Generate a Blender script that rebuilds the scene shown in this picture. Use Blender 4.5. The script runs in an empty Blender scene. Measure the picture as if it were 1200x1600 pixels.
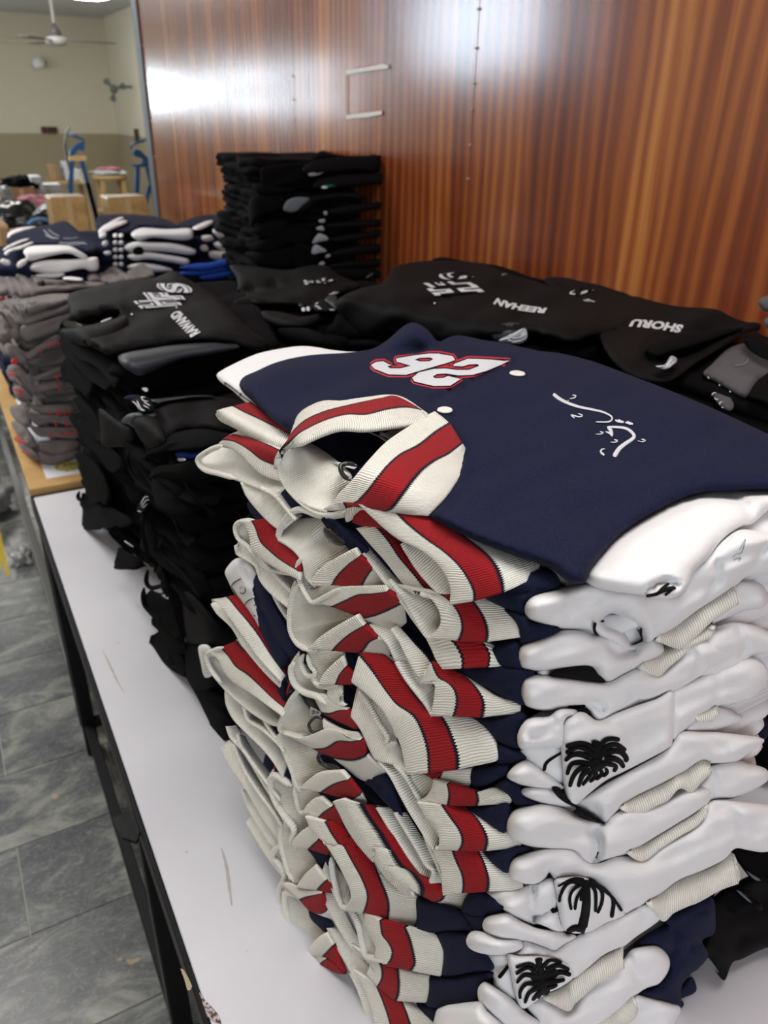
import bpy, bmesh, math, random
from mathutils import Vector, Matrix, noise
from mathutils.geometry import delaunay_2d_cdt
random.seed(7)
SC = bpy.context.scene
COL = SC.collection
# ------------------------------------------------------------------ camera
F_PX = 1215.0
EYE = Vector((0.0, 0.0, 1.85))
AX = (Vector((0.87598278, -0.48204693, 0.01687965)),      # image right
      Vector((-0.20556072, -0.4047486, -0.89102377)),     # image down
      Vector((0.43634729, 0.77705169, -0.45364272)))      # view direction
cam_d = bpy.data.cameras.new('camera'); cam = bpy.data.objects.new('camera', cam_d); COL.objects.link(cam)
R3 = Matrix((AX[0], -AX[1], -AX[2])).transposed()
cam.matrix_world = Matrix.Translation(EYE) @ R3.to_4x4()
cam_d.sensor_fit = 'VERTICAL'; cam_d.sensor_height = 32.0; cam_d.sensor_width = 24.0
cam_d.lens = F_PX / 1600 * 32.0
cam_d.clip_start = 0.02
cam_d.dof.use_dof = True; cam_d.dof.focus_distance = 0.72; cam_d.dof.aperture_fstop = cam_d.lens / 3.6
SC.camera = cam
# ------------------------------------------------------------------ world and light
W = bpy.data.worlds.new('world'); SC.world = W; W.use_nodes = True
W.node_tree.nodes['Background'].inputs[0].default_value = (0.75, 0.85, 1.0, 1)
W.node_tree.nodes['Background'].inputs[1].default_value = 0.7
SC.view_settings.view_transform = 'Standard'; SC.view_settings.look = 'None'
SC.view_settings.gamma = 1.0; SC.view_settings.use_curve_mapping = False
SC.view_settings.exposure = 0.22
def area(name, loc, size, power, color, direction):
    d = bpy.data.lights.new(name, 'AREA'); d.shape = 'RECTANGLE'; d.size, d.size_y = size
    d.energy = power; d.color = color
    o = bpy.data.objects.new(name, d); COL.objects.link(o); o.location = loc
    o.rotation_euler = Vector(direction).to_track_quat('-Z', 'Y').to_euler()
    return o
CEIL = 3.25
area('ceiling_light_near', (0.3, 0.3, 3.18), (1.2, 0.9), 25, (1.0, 0.97, 0.94), (0, 0, -1))
area('ceiling_light_aisle', (-0.9, 3.2, 3.18), (1.2, 1.2), 50, (1.0, 0.97, 0.94), (0, 0, -1))
area('ceiling_light_hall', (0.6, 9.5, 3.18), (1.4, 1.4), 110, (1.0, 0.96, 0.9), (0, 0, -1))
area('window_light_behind', (-0.8, -2.7, 2.1), (2.4, 1.6), 42, (0.86, 0.92, 1.0), (0.25, 1, -0.25))
# ------------------------------------------------------------------ picture -> place
def ray(px, py):
    return AX[0]*(px-600) + AX[1]*(py-800) + AX[2]*F_PX
def atz(px, py, z):
    r = ray(px, py); return EYE + r*((z-EYE.z)/r.z)
def atx(px, py, x):
    r = ray(px, py); return EYE + r*((x-EYE.x)/r.x)
def aty(px, py, y):
    r = ray(px, py); return EYE + r*((y-EYE.y)/r.y)
def q(frame, s):
    """'u,v u,v' read off an enlarged crop (x0, y0, scale) -> list of picture points"""
    x0, y0, k = frame
    return [(x0+float(a)/k, y0+float(b)/k) for a, b in (t.split(',') for t in s.split())]
ID = (0, 0, 1)
def crom(pts, n=6, closed=False):
    """Catmull-Rom through the points"""
    out = []; m = len(pts)
    if m < 3: 
        if closed: return list(pts)
        a, b = pts; return [tuple(a[i]+(b[i]-a[i])*k/n for i in range(len(a))) for k in range(n+1)]
    rng = m if closed else m-1
    for i in range(rng):
        if closed: p = [pts[(i+j-1) % m] for j in range(4)]
        else: p = [pts[max(0, min(m-1, i+j-1))] for j in range(4)]
        for k in range(n):
            t = k/n
            out.append(tuple(0.5*((2*p[1][d])+(-p[0][d]+p[2][d])*t+(2*p[0][d]-5*p[1][d]+4*p[2][d]-p[3][d])*t*t
                        + (-p[0][d]+3*p[1][d]-3*p[2][d]+p[3][d])*t**3) for d in range(len(p[0]))))
    if not closed: out.append(tuple(pts[-1]))
    return out
def resample(pts, n):
    L = [0.0]
    for a, b in zip(pts, pts[1:]): L.append(L[-1]+math.dist(a, b))
    out = []; j = 0
    for k in range(n):
        s = L[-1]*k/(n-1)
        while j < len(pts)-2 and L[j+1] < s: j += 1
        t = (s-L[j])/max(1e-9, L[j+1]-L[j])
        out.append(tuple(pts[j][d]+(pts[j+1][d]-pts[j][d])*min(1, max(0, t)) for d in range(len(pts[j]))))
    return out
class Hull:
    """rounded meeting of planes; P(px,py,off) is the point of the hull, grown outward by off metres, seen at a picture point"""
    def __init__(self, planes, soft=0.012):
        self.pl = [(Vector(p), Vector(n).normalized()) for p, n in planes]; self.soft = soft
    def P(self, px, py, off=0.0):
        r = ray(px, py).normalized(); ts = []
        for p, n in self.pl:
            dn = r.dot(n)
            if dn < -1e-4: ts.append((p+n*off-EYE).dot(n)/dn)
        m = max(ts); s = self.soft
        t = m+s*math.log(sum(math.exp((x-m)/s) for x in ts))
        return EYE+r*t
def plane3(a, b, c, toward):
    a, b, c = Vector(a), Vector(b), Vector(c); n = (b-a).cross(c-a).normalized()
    if n.dot(Vector(toward)-a) < 0: n = -n
    return (a, n)
# ------------------------------------------------------------------ materials
def mat(name, col, rough=0.8, bump=None, sheen=0.0, spec=0.3, metal=0.0, coat=0.0, var=None, emit=None, alpha=None, trans=0.0):
    m = bpy.data.materials.new(name); m.use_nodes = True; nt = m.node_tree; b = nt.nodes['Principled BSDF']
    b.inputs['Base Color'].default_value = (*col, 1); b.inputs['Roughness'].default_value = rough
    b.inputs['Specular IOR Level'].default_value = spec; b.inputs['Metallic'].default_value = metal
    b.inputs['Coat Weight'].default_value = coat; b.inputs['Sheen Weight'].default_value = sheen
    b.inputs['Sheen Roughness'].default_value = 0.5
    if trans: b.inputs['Transmission Weight'].default_value = trans
    if alpha is not None: b.inputs['Alpha'].default_value = alpha
    if emit: b.inputs['Emission Color'].default_value = (*emit[0], 1); b.inputs['Emission Strength'].default_value = emit[1]
    tc = nt.nodes.new('ShaderNodeTexCoord')
    if bump:
        sc, st, di = bump
        n = nt.nodes.new('ShaderNodeTexNoise'); n.inputs['Scale'].default_value = sc; n.inputs['Detail'].default_value = 3
        nt.links.new(tc.outputs['Object'], n.inputs['Vector'])
        bp = nt.nodes.new('ShaderNodeBump'); bp.inputs['Strength'].default_value = st; bp.inputs['Distance'].default_value = di
        nt.links.new(n.outputs['Fac'], bp.inputs['Height']); nt.links.new(bp.outputs[0], b.inputs['Normal'])
    if var:
        sc, c2, lo, hi = var
        n = nt.nodes.new('ShaderNodeTexNoise'); n.inputs['Scale'].default_value = sc; n.inputs['Detail'].default_value = 4
        nt.links.new(tc.outputs['Object'], n.inputs['Vector'])
        r = nt.nodes.new('ShaderNodeValToRGB'); r.color_ramp.elements[0].position = lo; r.color_ramp.elements[1].position = hi
        r.color_ramp.elements[0].color = (*col, 1); r.color_ramp.elements[1].color = (*c2, 1)
        nt.links.new(n.outputs['Fac'], r.inputs[0]); nt.links.new(r.outputs[0], b.inputs['Base Color'])
    return m
def nd(nt, t, **kw):
    n = nt.nodes.new(t)
    for k, v in kw.items():
        if k.startswith('i_'):
            n.inputs[int(k[2:])].default_value = v
        else: setattr(n, k, v)
    return n
def mth(nt, op, a, b=None, c=None):
    n = nt.nodes.new('ShaderNodeMath'); n.operation = op
    for i, x in enumerate((a, b, c)):
        if x is None: continue
        if isinstance(x, (int, float)): n.inputs[i].default_value = x
        else: nt.links.new(x, n.inputs[i])
    return n.outputs[0]
def rib_mat(name, base, stripe, line, lo=0.345, hi=0.655, pitch=0.0024, dist=0.0011):
    m = bpy.data.materials.new(name); m.use_nodes = True; nt = m.node_tree; b = nt.nodes['Principled BSDF']
    b.inputs['Roughness'].default_value = 0.85; b.inputs['Specular IOR Level'].default_value = 0.15
    b.inputs['Sheen Weight'].default_value = 0.05
    if base[0] < 0.1: b.inputs['Sheen Weight'].default_value = 0.0; b.inputs['Specular IOR Level'].default_value = 0.08
    uv = nd(nt, 'ShaderNodeUVMap'); sp = nd(nt, 'ShaderNodeSeparateXYZ'); nt.links.new(uv.outputs[0], sp.inputs[0])
    U, V = sp.outputs[0], sp.outputs[1]
    tc = nd(nt, 'ShaderNodeTexCoord'); nz = nd(nt, 'ShaderNodeTexNoise'); nz.inputs['Scale'].default_value = 60
    nt.links.new(tc.outputs['Object'], nz.inputs['Vector'])
    wob = mth(nt, 'MULTIPLY', mth(nt, 'SUBTRACT', nz.outputs['Fac'], 0.5), 0.004)
    ph = mth(nt, 'MULTIPLY', mth(nt, 'ADD', U, wob), 2*math.pi/pitch)
    sn = mth(nt, 'SINE', ph)
    zig = mth(nt, 'MULTIPLY', sn, 0.010)
    v2 = mth(nt, 'ADD', V, zig)
    ins = mth(nt, 'MULTIPLY', mth(nt, 'GREATER_THAN', v2, lo), mth(nt, 'LESS_THAN', v2, hi))
    d1 = mth(nt, 'ABSOLUTE', mth(nt, 'SUBTRACT', v2, lo)); d2 = mth(nt, 'ABSOLUTE', mth(nt, 'SUBTRACT', v2, hi))
    ln = mth(nt, 'LESS_THAN', mth(nt, 'MINIMUM', d1, d2), 0.019)
    mx = nd(nt, 'ShaderNodeMix', data_type='RGBA'); nt.links.new(ins, mx.inputs[0])
    mx.inputs[6].default_value = (*base, 1); mx.inputs[7].default_value = (*stripe, 1)
    my = nd(nt, 'ShaderNodeMix', data_type='RGBA'); nt.links.new(ln, my.inputs[0]); nt.links.new(mx.outputs[2], my.inputs[6])
    my.inputs[7].default_value = (*line, 1)
    # shade in the grooves between two ribs, multiplied into the colour
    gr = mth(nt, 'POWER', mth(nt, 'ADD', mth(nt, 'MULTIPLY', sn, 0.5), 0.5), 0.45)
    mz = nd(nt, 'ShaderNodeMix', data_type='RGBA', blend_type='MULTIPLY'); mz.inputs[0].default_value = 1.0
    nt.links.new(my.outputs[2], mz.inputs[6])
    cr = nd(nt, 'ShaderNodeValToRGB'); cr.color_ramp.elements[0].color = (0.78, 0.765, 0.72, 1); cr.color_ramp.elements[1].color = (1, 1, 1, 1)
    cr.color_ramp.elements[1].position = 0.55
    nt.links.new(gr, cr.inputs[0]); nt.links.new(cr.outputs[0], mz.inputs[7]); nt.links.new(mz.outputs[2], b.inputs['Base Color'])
    bp = nd(nt, 'ShaderNodeBump'); bp.inputs['Strength'].default_value = 0.8; bp.inputs['Distance'].default_value = dist
    nt.links.new(gr, bp.inputs['Height']); nt.links.new(bp.outputs[0], b.inputs['Normal'])
    return m
CREAM = (0.88, 0.865, 0.79); RED = (0.34, 0.011, 0.016); NAVY = (0.010, 0.012, 0.034)
M = {}
M['rib'] = rib_mat('cream_red_rib', CREAM, RED, (0.008, 0.008, 0.02))
M['rib_plain'] = rib_mat('cream_plain_rib', CREAM, CREAM, CREAM)
M['rib_black'] = rib_mat('black_rib', (0.004, 0.004, 0.0042), (0.004, 0.004, 0.0042), (0.004, 0.004, 0.0042), dist=0.0016)
M['rib_navy'] = rib_mat('white_stripe_navy_rib', NAVY, (0.7, 0.7, 0.7), NAVY, lo=0.3, hi=0.5)
M['navy'] = mat('navy_fleece', NAVY, 0.9, (900, 0.35, 0.0006), sheen=0.02, spec=0.08, var=(700, (0.018, 0.021, 0.050), 0.45, 0.75))
M['white'] = mat('white_fleece', (0.82, 0.82, 0.83), 1.0, (260, 0.35, 0.0008), spec=0.0)
M['black'] = mat('black_fleece', (0.0036, 0.0034, 0.0038), 0.9, (400, 0.3, 0.0006), spec=0.07)
M['black2'] = mat('black_softshell', (0.0048, 0.0046, 0.0050), 0.72, (300, 0.2, 0.0005), spec=0.13)
M['grey_shine'] = mat('slate_softshell', (0.030, 0.035, 0.043), 0.5, (200, 0.1, 0.0005), spec=0.4)
M['charcoal'] = mat('charcoal_jersey', (0.075, 0.068, 0.075), 0.85, (400, 0.3, 0.0006), sheen=0.1)
M['lining'] = mat('black_satin', (0.016, 0.016, 0.017), 0.28, (60, 0.5, 0.003), spec=0.8)
M['thread_white'] = mat('white_thread', (0.66, 0.67, 0.71), 0.6, (1500, 0.6, 0.0005), spec=0.3)
M['thread_black'] = mat('black_thread', (0.004, 0.004, 0.0045), 0.8, (1400, 0.6, 0.0004), spec=0.12)
M['thread_red'] = mat('red_thread', (0.55, 0.03, 0.05), 0.6, (1500, 0.6, 0.0005))
M['thread_grey'] = mat('grey_thread', (0.34, 0.36, 0.41), 0.6, (1500, 0.6, 0.0005))
M['snap'] = mat('ivory_snap', (0.84, 0.83, 0.76), 0.3, spec=0.5)
M['blue'] = mat('royal_blue_fleece', (0.01, 0.05, 0.33), 0.8, (300, 0.3, 0.0006))
M['green'] = mat('green_twill', (0.01, 0.17, 0.09), 0.7)
M['grey_knit'] = mat('warm_grey_jersey', (0.135, 0.118, 0.120), 0.9, (300, 0.4, 0.0008), sheen=0.15, var=(9, (0.20, 0.178, 0.165), 0.4, 0.7))
M['grey_light'] = mat('pale_grey_lining', (0.46, 0.46, 0.49), 0.85, (300, 0.3, 0.0006))
M['red'] = mat('red_print', (0.62, 0.02, 0.025), 0.6)
# ------------------------------------------------------------------ mesh helpers
def link(name, verts, faces, m, parent=None, smooth=True, uvs=None, mats=None, fmat=None):
    me = bpy.data.meshes.new(name); me.from_pydata([tuple(v) for v in verts], [], faces)
    for x in (mats or [m]): me.materials.append(x)
    if fmat: me.polygons.foreach_set('material_index', fmat)
    if smooth: me.polygons.foreach_set('use_smooth', [True]*len(me.polygons))
    if uvs:
        l = me.uv_layers.new(name='UVMap'); data = []
        for p in me.polygons:
            for vi in p.vertices: data += uvs[vi]
        l.data.foreach_set('uv', data)
    me.update()
    o = bpy.data.objects.new(name, me); COL.objects.link(o)
    if parent is not None: o.parent = parent
    return o
def fixn(o):
    bm = bmesh.new(); bm.from_mesh(o.data); bmesh.ops.recalc_face_normals(bm, faces=bm.faces); bm.to_mesh(o.data); bm.free()
    return o
def tag(o, label=None, cat=None, group=None, kind=None):
    if label: o['label'] = label
    if cat: o['category'] = cat
    if group: o['group'] = group
    if kind: o['kind'] = kind
    return o
def thing(name, label, cat, loc=(0, 0, 0), group=None):
    o = bpy.data.objects.new(name, None); COL.objects.link(o); o.location = loc; o.empty_display_size = 0.05
    bpy.context.view_layer.update()
    return tag(o, label, cat, group)
def under(parent, objs):
    for o in objs:
        if parent is not None:
            o.parent = parent; o.matrix_parent_inverse = Matrix.Translation(-parent.location)
def put(name, verts, faces, m, parent=None, **k):
    """world-space mesh made a child of its thing"""
    o = link(name, verts, faces, m, None, **k)
    if parent is not None:
        root = parent
        off = Vector((0, 0, 0))
        while root is not None: off += root.location; root = root.parent
        for v in o.data.vertices: v.co -= off
        o.parent = parent
    return o
def sheet(name, parent, hull, curves, m=None, h=0.0045, n=None, bulge=0.0, mid=3, rag=0.0):
    """cloth band lofted through curves [(v, picture points, off)], doubled over to thickness h with round lips"""
    m = m or M['rib']
    L = max(sum(math.dist(a, b) for a, b in zip(c[1], c[1][1:])) for c in curves)
    n = n or int(min(110, max(14, L/4.0)))
    rows = []; 
    cs = [(v, resample(crom(p, 8), n), o) for v, p, o in curves]
    off = lambda o, s: (o[0]+(o[1]-o[0])*s if isinstance(o, tuple) else o)
    for i in range(len(cs)-1):
        v0, p0, o0 = cs[i]; v1, p1, o1 = cs[i+1]
        for k in range(mid):
            t = k/mid
            rows.append((v0+(v1-v0)*t, [(a[0]+(b[0]-a[0])*t, a[1]+(b[1]-a[1])*t) for a, b in zip(p0, p1)], (o0, o1, t), (i+t)/(len(cs)-1)))
    rows.append((cs[-1][0], cs[-1][1], (cs[-1][2], cs[-1][2], 0), 1.0))
    R = len(rows); G = []
    for v, pts, (o0, o1, t), g in rows:
        r = []
        for k, (x, y) in enumerate(pts):
            s = k/(n-1); o = off(o0, s)*(1-t)+off(o1, s)*t+bulge*math.sin(math.pi*g)
            P = hull.P(x, y, o)
            if rag: P = P + ray(x, y).normalized()*(-rag*noise.noise(Vector((x*0.02, y*0.02, v*2))))
            r.append(P)
        G.append(r)
    # arc length along the first rows gives u
    ul = [0.0]
    for k in range(1, n): ul.append(ul[-1]+0.5*((G[0][k]-G[0][k-1]).length+(G[-1][k]-G[-1][k-1]).length))
    verts = []; uvs = []; K = 2*R+4
    for k in range(n):
        nr = []
        for i in range(R):
            du = G[i][min(n-1, k+1)]-G[i][max(0, k-1)]; dv = G[min(R-1, i+1)][k]-G[max(0, i-1)][k]
            c = du.cross(dv)
            if c.length < 1e-12: c = EYE-G[i][k]
            c.normalize()
            if c.dot(EYE-G[i][k]) < 0: c = -c
            nr.append(c)
        e0 = (G[0][k]-G[1][k]).normalized(); e1 = (G[-1][k]-G[-2][k]).normalized(); hh = h/2
        # at the two ends the band closes softly
        col = [(G[i][k]+nr[i]*hh, rows[i][0]) for i in range(R)]
        col += [(G[-1][k]+nr[-1]*hh*0.6+e1*hh*0.8, rows[-1][0]), (G[-1][k]-nr[-1]*hh*0.6+e1*hh*0.8, rows[-1][0])]
        col += [(G[i][k]-nr[i]*hh, rows[i][0]) for i in reversed(range(R))]
        col += [(G[0][k]-nr[0]*hh*0.6+e0*hh*0.8, rows[0][0]), (G[0][k]+nr[0]*hh*0.6+e0*hh*0.8, rows[0][0])]
        for P, v in col: verts.append(P); uvs.append((ul[k], v))
    faces = []
    for k in range(n-1):
        for j in range(K):
            a = k*K+j; b = k*K+(j+1) % K; faces.append((a, b, b+K, a+K))
    for k, rev in ((0, False), (n-1, True)):
        for i in range(R-1):
            a = k*K+i; b = k*K+i+1; c = k*K+(R+2)+(R-2-i); d = k*K+(R+2)+(R-1-i)
            faces.append((a, d, c, b) if not rev else (a, b, c, d))
        a = k*K+R-1; faces.append((a, a+3, a+2, a+1) if not rev else (a, a+1, a+2, a+3))
        faces.append((k*K, k*K+K-1, k*K+K-2, k*K+K-3) if not rev else (k*K, k*K+K-3, k*K+K-2, k*K+K-1))
    o = put(name, verts, faces, m, parent, uvs=uvs)
    return fixn(o)
def roll(name, parent, hull, pts, w, off=0.015, m=None, h=0.0045):
    """a rolled ribbed lip: a round cord following a picture line, w picture pixels wide"""
    m = m or M['rib_plain']; n = int(max(10, sum(math.dist(a, b) for a, b in zip(pts, pts[1:]))/4)); p = resample(crom(pts, 8), n)
    C = [hull.P(x, y, off[0]+(off[1]-off[0])*k/(n-1) if isinstance(off, tuple) else off) for k, (x, y) in enumerate(p)]
    verts = []; uvs = []; faces = []; K = 10; u = 0
    for k in range(n):
        t = (C[min(n-1, k+1)]-C[max(0, k-1)]).normalized(); a = (EYE-C[k]).normalized(); b = t.cross(a).normalized(); a = b.cross(t)
        r = 0.5*w*(C[k]-EYE).length/F_PX; e = min(1.0, 0.35+k/3.0, 0.35+(n-1-k)/3.0)
        if k: u += (C[k]-C[k-1]).length
        for j in range(K):
            an = 2*math.pi*j/K; verts.append(C[k]+(a*math.cos(an)*0.8+b*math.sin(an))*r*e); uvs.append((u, 0.0))
    for k in range(n-1):
        for j in range(K): faces.append((k*K+j, k*K+(j+1) % K, (k+1)*K+(j+1) % K, (k+1)*K+j))
    faces.append(tuple(range(K))); faces.append(tuple((n-1)*K+j for j in reversed(range(K))))
    return fixn(put(name, verts, faces, m, parent, uvs=uvs))
def inside(p, poly):
    x, y = p; c = False; j = len(poly)-1
    for i in range(len(poly)):
        xi, yi = poly[i]; xj, yj = poly[j]
        if (yi > y) != (yj > y) and x < (xj-xi)*(y-yi)/(yj-yi+1e-12)+xi: c = not c
        j = i
    return c
def dseg(p, a, b):
    dx, dy = b[0]-a[0], b[1]-a[1]; L = dx*dx+dy*dy
    t = 0 if L == 0 else max(0, min(1, ((p[0]-a[0])*dx+(p[1]-a[1])*dy)/L))
    return math.hypot(p[0]-a[0]-dx*t, p[1]-a[1]-dy*t)
class Pillow:
    """soft closed piece of cloth from an outline; creases = [(points, depth m, width px)] press valleys (or, negative, ridges)"""
    def __init__(s, name, parent, hull, outline, m, off=0.0, bulge=0.012, R=14.0, th=0.012, step=7.0, creases=(), nz=(0.0, 0.02), smooth=True, tilt=None, fix=True):
        s.hull, s.off, s.bulge, s.R, s.creases, s.nz, s.tilt = hull, off, bulge, R, [(crom(c[0], 5) if len(c[0]) > 2 else c[0], c[1], c[2]) for c in creases], nz, tilt
        pl = crom(outline, 5, True) if smooth else list(outline)
        # even spacing along the outline
        L = sum(math.dist(a, b) for a, b in zip(pl, pl[1:]+pl[:1])); nb = max(10, int(L/max(step*0.7, 2.0)))
        if smooth: pl = resample(pl+[pl[0]], nb+1)[:-1]
        s.poly = pl
        xs = [p[0] for p in pl]; ys = [p[1] for p in pl]; pts = [Vector(p) for p in pl]; nbd = len(pl)
        y = min(ys)+step*0.5; row = 0
        while y < max(ys):
            x = min(xs)+(step*0.5 if row % 2 else 0.0)
            while x < max(xs):
                if inside((x, y), pl) and s.db((x, y)) > step*0.35: pts.append(Vector((x, y)))
                x += step
            y += step*0.87; row += 1
        # an extra ring close to the rim keeps the edge round
        rim = []
        for i in range(nbd):
            a, b, c = pl[i-1], pl[i], pl[(i+1) % nbd]
            tx, ty = c[0]-a[0], c[1]-a[1]; l = math.hypot(tx, ty) or 1
            for sg in (1, -1):
                p = (b[0]-sg*ty/l*R*0.12, b[1]+sg*tx/l*R*0.12)
                if inside(p, pl) and s.db(p) > R*0.08: rim.append(Vector(p)); break
        pts += rim
        r = delaunay_2d_cdt(pts, [(i, (i+1) % nbd) for i in range(nbd)], [], 1, 0.01)
        V2 = r[0]; F = [tuple(f) for f in r[2]]
        n = len(V2); verts = []
        for v in V2: verts.append(hull.P(v.x, v.y, s.at(v.x, v.y)))
        for v in V2: verts.append(hull.P(v.x, v.y, s.base(v.x, v.y)-th+min(th*0.9, th*(1-min(1, s.db((v.x, v.y))/max(R, 1)))*0.8)))
        faces = list(F)+[tuple(reversed([i+n for i in f])) for f in F]
        cnt = {}
        for f in F:
            for a, b in zip(f, f[1:]+f[:1]): cnt[(min(a, b), max(a, b))] = cnt.get((min(a, b), max(a, b)), 0)+1
        for f in F:
            for a, b in zip(f, f[1:]+f[:1]):
                if cnt[(min(a, b), max(a, b))] == 1: faces.append((b, a, a+n, b+n))
        s.obj = put(name, verts, faces, m, parent)
        if fix: fixn(s.obj)
    def db(s, p):
        pl = s.poly; return min(dseg(p, pl[i-1], pl[i]) for i in range(len(pl)))
    def base(s, x, y):
        o = s.off
        if s.tilt:
            (ax, ay, ao), (bx, by, bo) = s.tilt; L = (bx-ax)**2+(by-ay)**2; t = max(0, min(1, ((x-ax)*(bx-ax)+(y-ay)*(by-ay))/L)); o += ao+(bo-ao)*t
        return o
    def at(s, x, y):
        d = s.db((x, y)) if inside((x, y), s.poly) else 0.0
        t = min(1.0, d/s.R); h = s.bulge*math.sqrt(max(0, 1-(1-t)**2))
        o = s.base(x, y)+h
        for c, dep, w in s.creases:
            dd = min(dseg((x, y), a, b) for a, b in zip(c, c[1:]))
            o -= dep*math.exp(-(dd/w)**2)*min(1, t*2)
        if s.nz[0]:
            sd = len(s.poly)*0.37
            o += s.nz[0]*t*(noise.noise(Vector((x*s.nz[1], y*s.nz[1], sd)))+0.8*noise.noise(Vector((x*s.nz[1]*0.5, (y+0.35*x)*s.nz[1]*2.4, sd+5))))
        return o
    def P(s, x, y, lift=0.001): return s.hull.P(x, y, s.at(x, y)+lift)
def stroke(name, parent, surf, lines, m, lift=0.0012, th=0.0012, sharp=False):
    """embroidery on a Pillow: lines = [(points, width0, width1)], all joined in one raised mesh"""
    verts = []; faces = []
    for pts, w0, w1 in lines:
        L = sum(math.dist(a, b) for a, b in zip(pts, pts[1:])); n = max(4, int(L/2.2))
        c = resample(list(pts) if sharp else crom(pts, 6), n); b0 = len(verts)
        for k, (x, y) in enumerate(c):
            a = c[max(0, k-1)]; b = c[min(n-1, k+1)]; tx, ty = b[0]-a[0], b[1]-a[1]; l = math.hypot(tx, ty) or 1
            s = k/(n-1); w = (w0+(w1-w0)*s)*0.5
            w *= min(1, 0.55+k*0.4, 0.55+(n-1-k)*0.4)
            nx, ny = -ty/l, tx/l
            for j, hgt in ((-1, -0.4), (-0.75, 0.6), (0, 1), (0.75, 0.6), (1, -0.4)):
                verts.append(surf.P(x+nx*w*j, y+ny*w*j, lift*0.0+th*hgt+0.0003))
        for k in range(n-1):
            for j in range(4): a = b0+k*5+j; faces.append((a, a+1, a+6, a+5))
    return put(name, verts, faces, m, parent)
def fillpoly(name, parent, surf, polys, m, th=0.0012, step=6.0):
    """flat raised applique: closed outlines with optional holes [(outline, [holes])] on a surface"""
    verts = []; faces = []
    for out, holes in polys:
        pts = [Vector(p) for p in out]; ed = [(i, (i+1) % len(out)) for i in range(len(out))]
        for hl in holes:
            b = len(pts); pts += [Vector(p) for p in hl]; ed += [(b+i, b+(i+1) % len(hl)) for i in range(len(hl))]
        xs = [p[0] for p in out]; ys = [p[1] for p in out]; y = min(ys)+step/2
        while y < max(ys):
            x = min(xs)+step/2
            while x < max(xs):
                if inside((x, y), out) and not any(inside((x, y), hl) for hl in holes) and min(dseg((x, y), out[i-1], out[i]) for i in range(len(out))) > 1: pts.append(Vector((x, y)))
                x += step
            y += step
        r = delaunay_2d_cdt(pts, ed, [], 1, 0.001)
        F = []
        for f in r[2]:
            c = sum((r[0][i] for i in f), Vector((0, 0)))/len(f)
            if inside(c, out) and not any(inside(c, hl) for hl in holes): F.append(tuple(f))
        b = len(verts); n = len(r[0])
        verts += [surf.P(v.x, v.y, th) for v in r[0]]+[surf.P(v.x, v.y, -0.001) for v in r[0]]
        faces += [tuple(i+b for i in f) for f in F]
        cnt = {}
        for f in F:
            for a, c in zip(f, f[1:]+f[:1]): cnt[(min(a, c), max(a, c))] = cnt.get((min(a, c), max(a, c)), 0)+1
        for f in F:
            for a, c in zip(f, f[1:]+f[:1]):
                if cnt[(min(a, c), max(a, c))] == 1: faces.append((c+b, a+b, a+b+n, c+b+n))
    return put(name, verts, faces, m, parent, smooth=False)
def lettering(name, parent, surf, text, p0, p1, p2, m, fat=0.0, sag=0.0, th=0.001, shear=0.0, spacing=1.0):
    """text laid on a surface; p0 baseline start, p1 baseline end, p2 top of the first letter"""
    cu = bpy.data.curves.new('txt', 'FONT'); cu.body = text; cu.size = 1; cu.offset = fat; cu.resolution_u = 3; cu.space_character = spacing
    cu.shear = shear
    o = bpy.data.objects.new('txt', cu); COL.objects.link(o)
    dg = bpy.context.evaluated_depsgraph_get(); me = bpy.data.meshes.new_from_object(o.evaluated_get(dg))
    xs = [v.co.x for v in me.vertices]; w0, w1 = min(xs), max(xs)
    verts = []
    for v in me.vertices:
        u = (v.co.x-w0)/(w1-w0); t = v.co.y/0.72; b = 4*sag*u*(1-u)
        x = p0[0]+(p1[0]-p0[0])*u+(p2[0]-p0[0])*(t+b); y = p0[1]+(p1[1]-p0[1])*u+(p2[1]-p0[1])*(t+b)
        verts.append(surf.P(x, y, th))
    faces = [tuple(p.vertices) for p in me.polygons]
    bpy.data.objects.remove(o); bpy.data.meshes.remove(me)
    return put(name, verts, faces, m, parent, smooth=False)
def box(name, parent, lo, hi, m, bev=0.0, rot=None, seg=2):
    bm = bmesh.new(); bmesh.ops.create_cube(bm, size=1)
    for v in bm.verts:
        v.co = Vector([lo[i]+(hi[i]-lo[i])*(v.co[i]+0.5) for i in range(3)])
    if bev: bmesh.ops.bevel(bm, geom=bm.edges[:], offset=bev, segments=seg, affect='EDGES', profile=0.5)
    me = bpy.data.meshes.new(name); bm.to_mesh(me); bm.free(); me.materials.append(m)
    o = bpy.data.objects.new(name, me); COL.objects.link(o)
    if parent is not None:
        root = parent; off = Vector((0, 0, 0))
        while root is not None: off += root.location; root = root.parent
        for v in me.vertices: v.co -= off
        o.parent = parent
    return o
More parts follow.
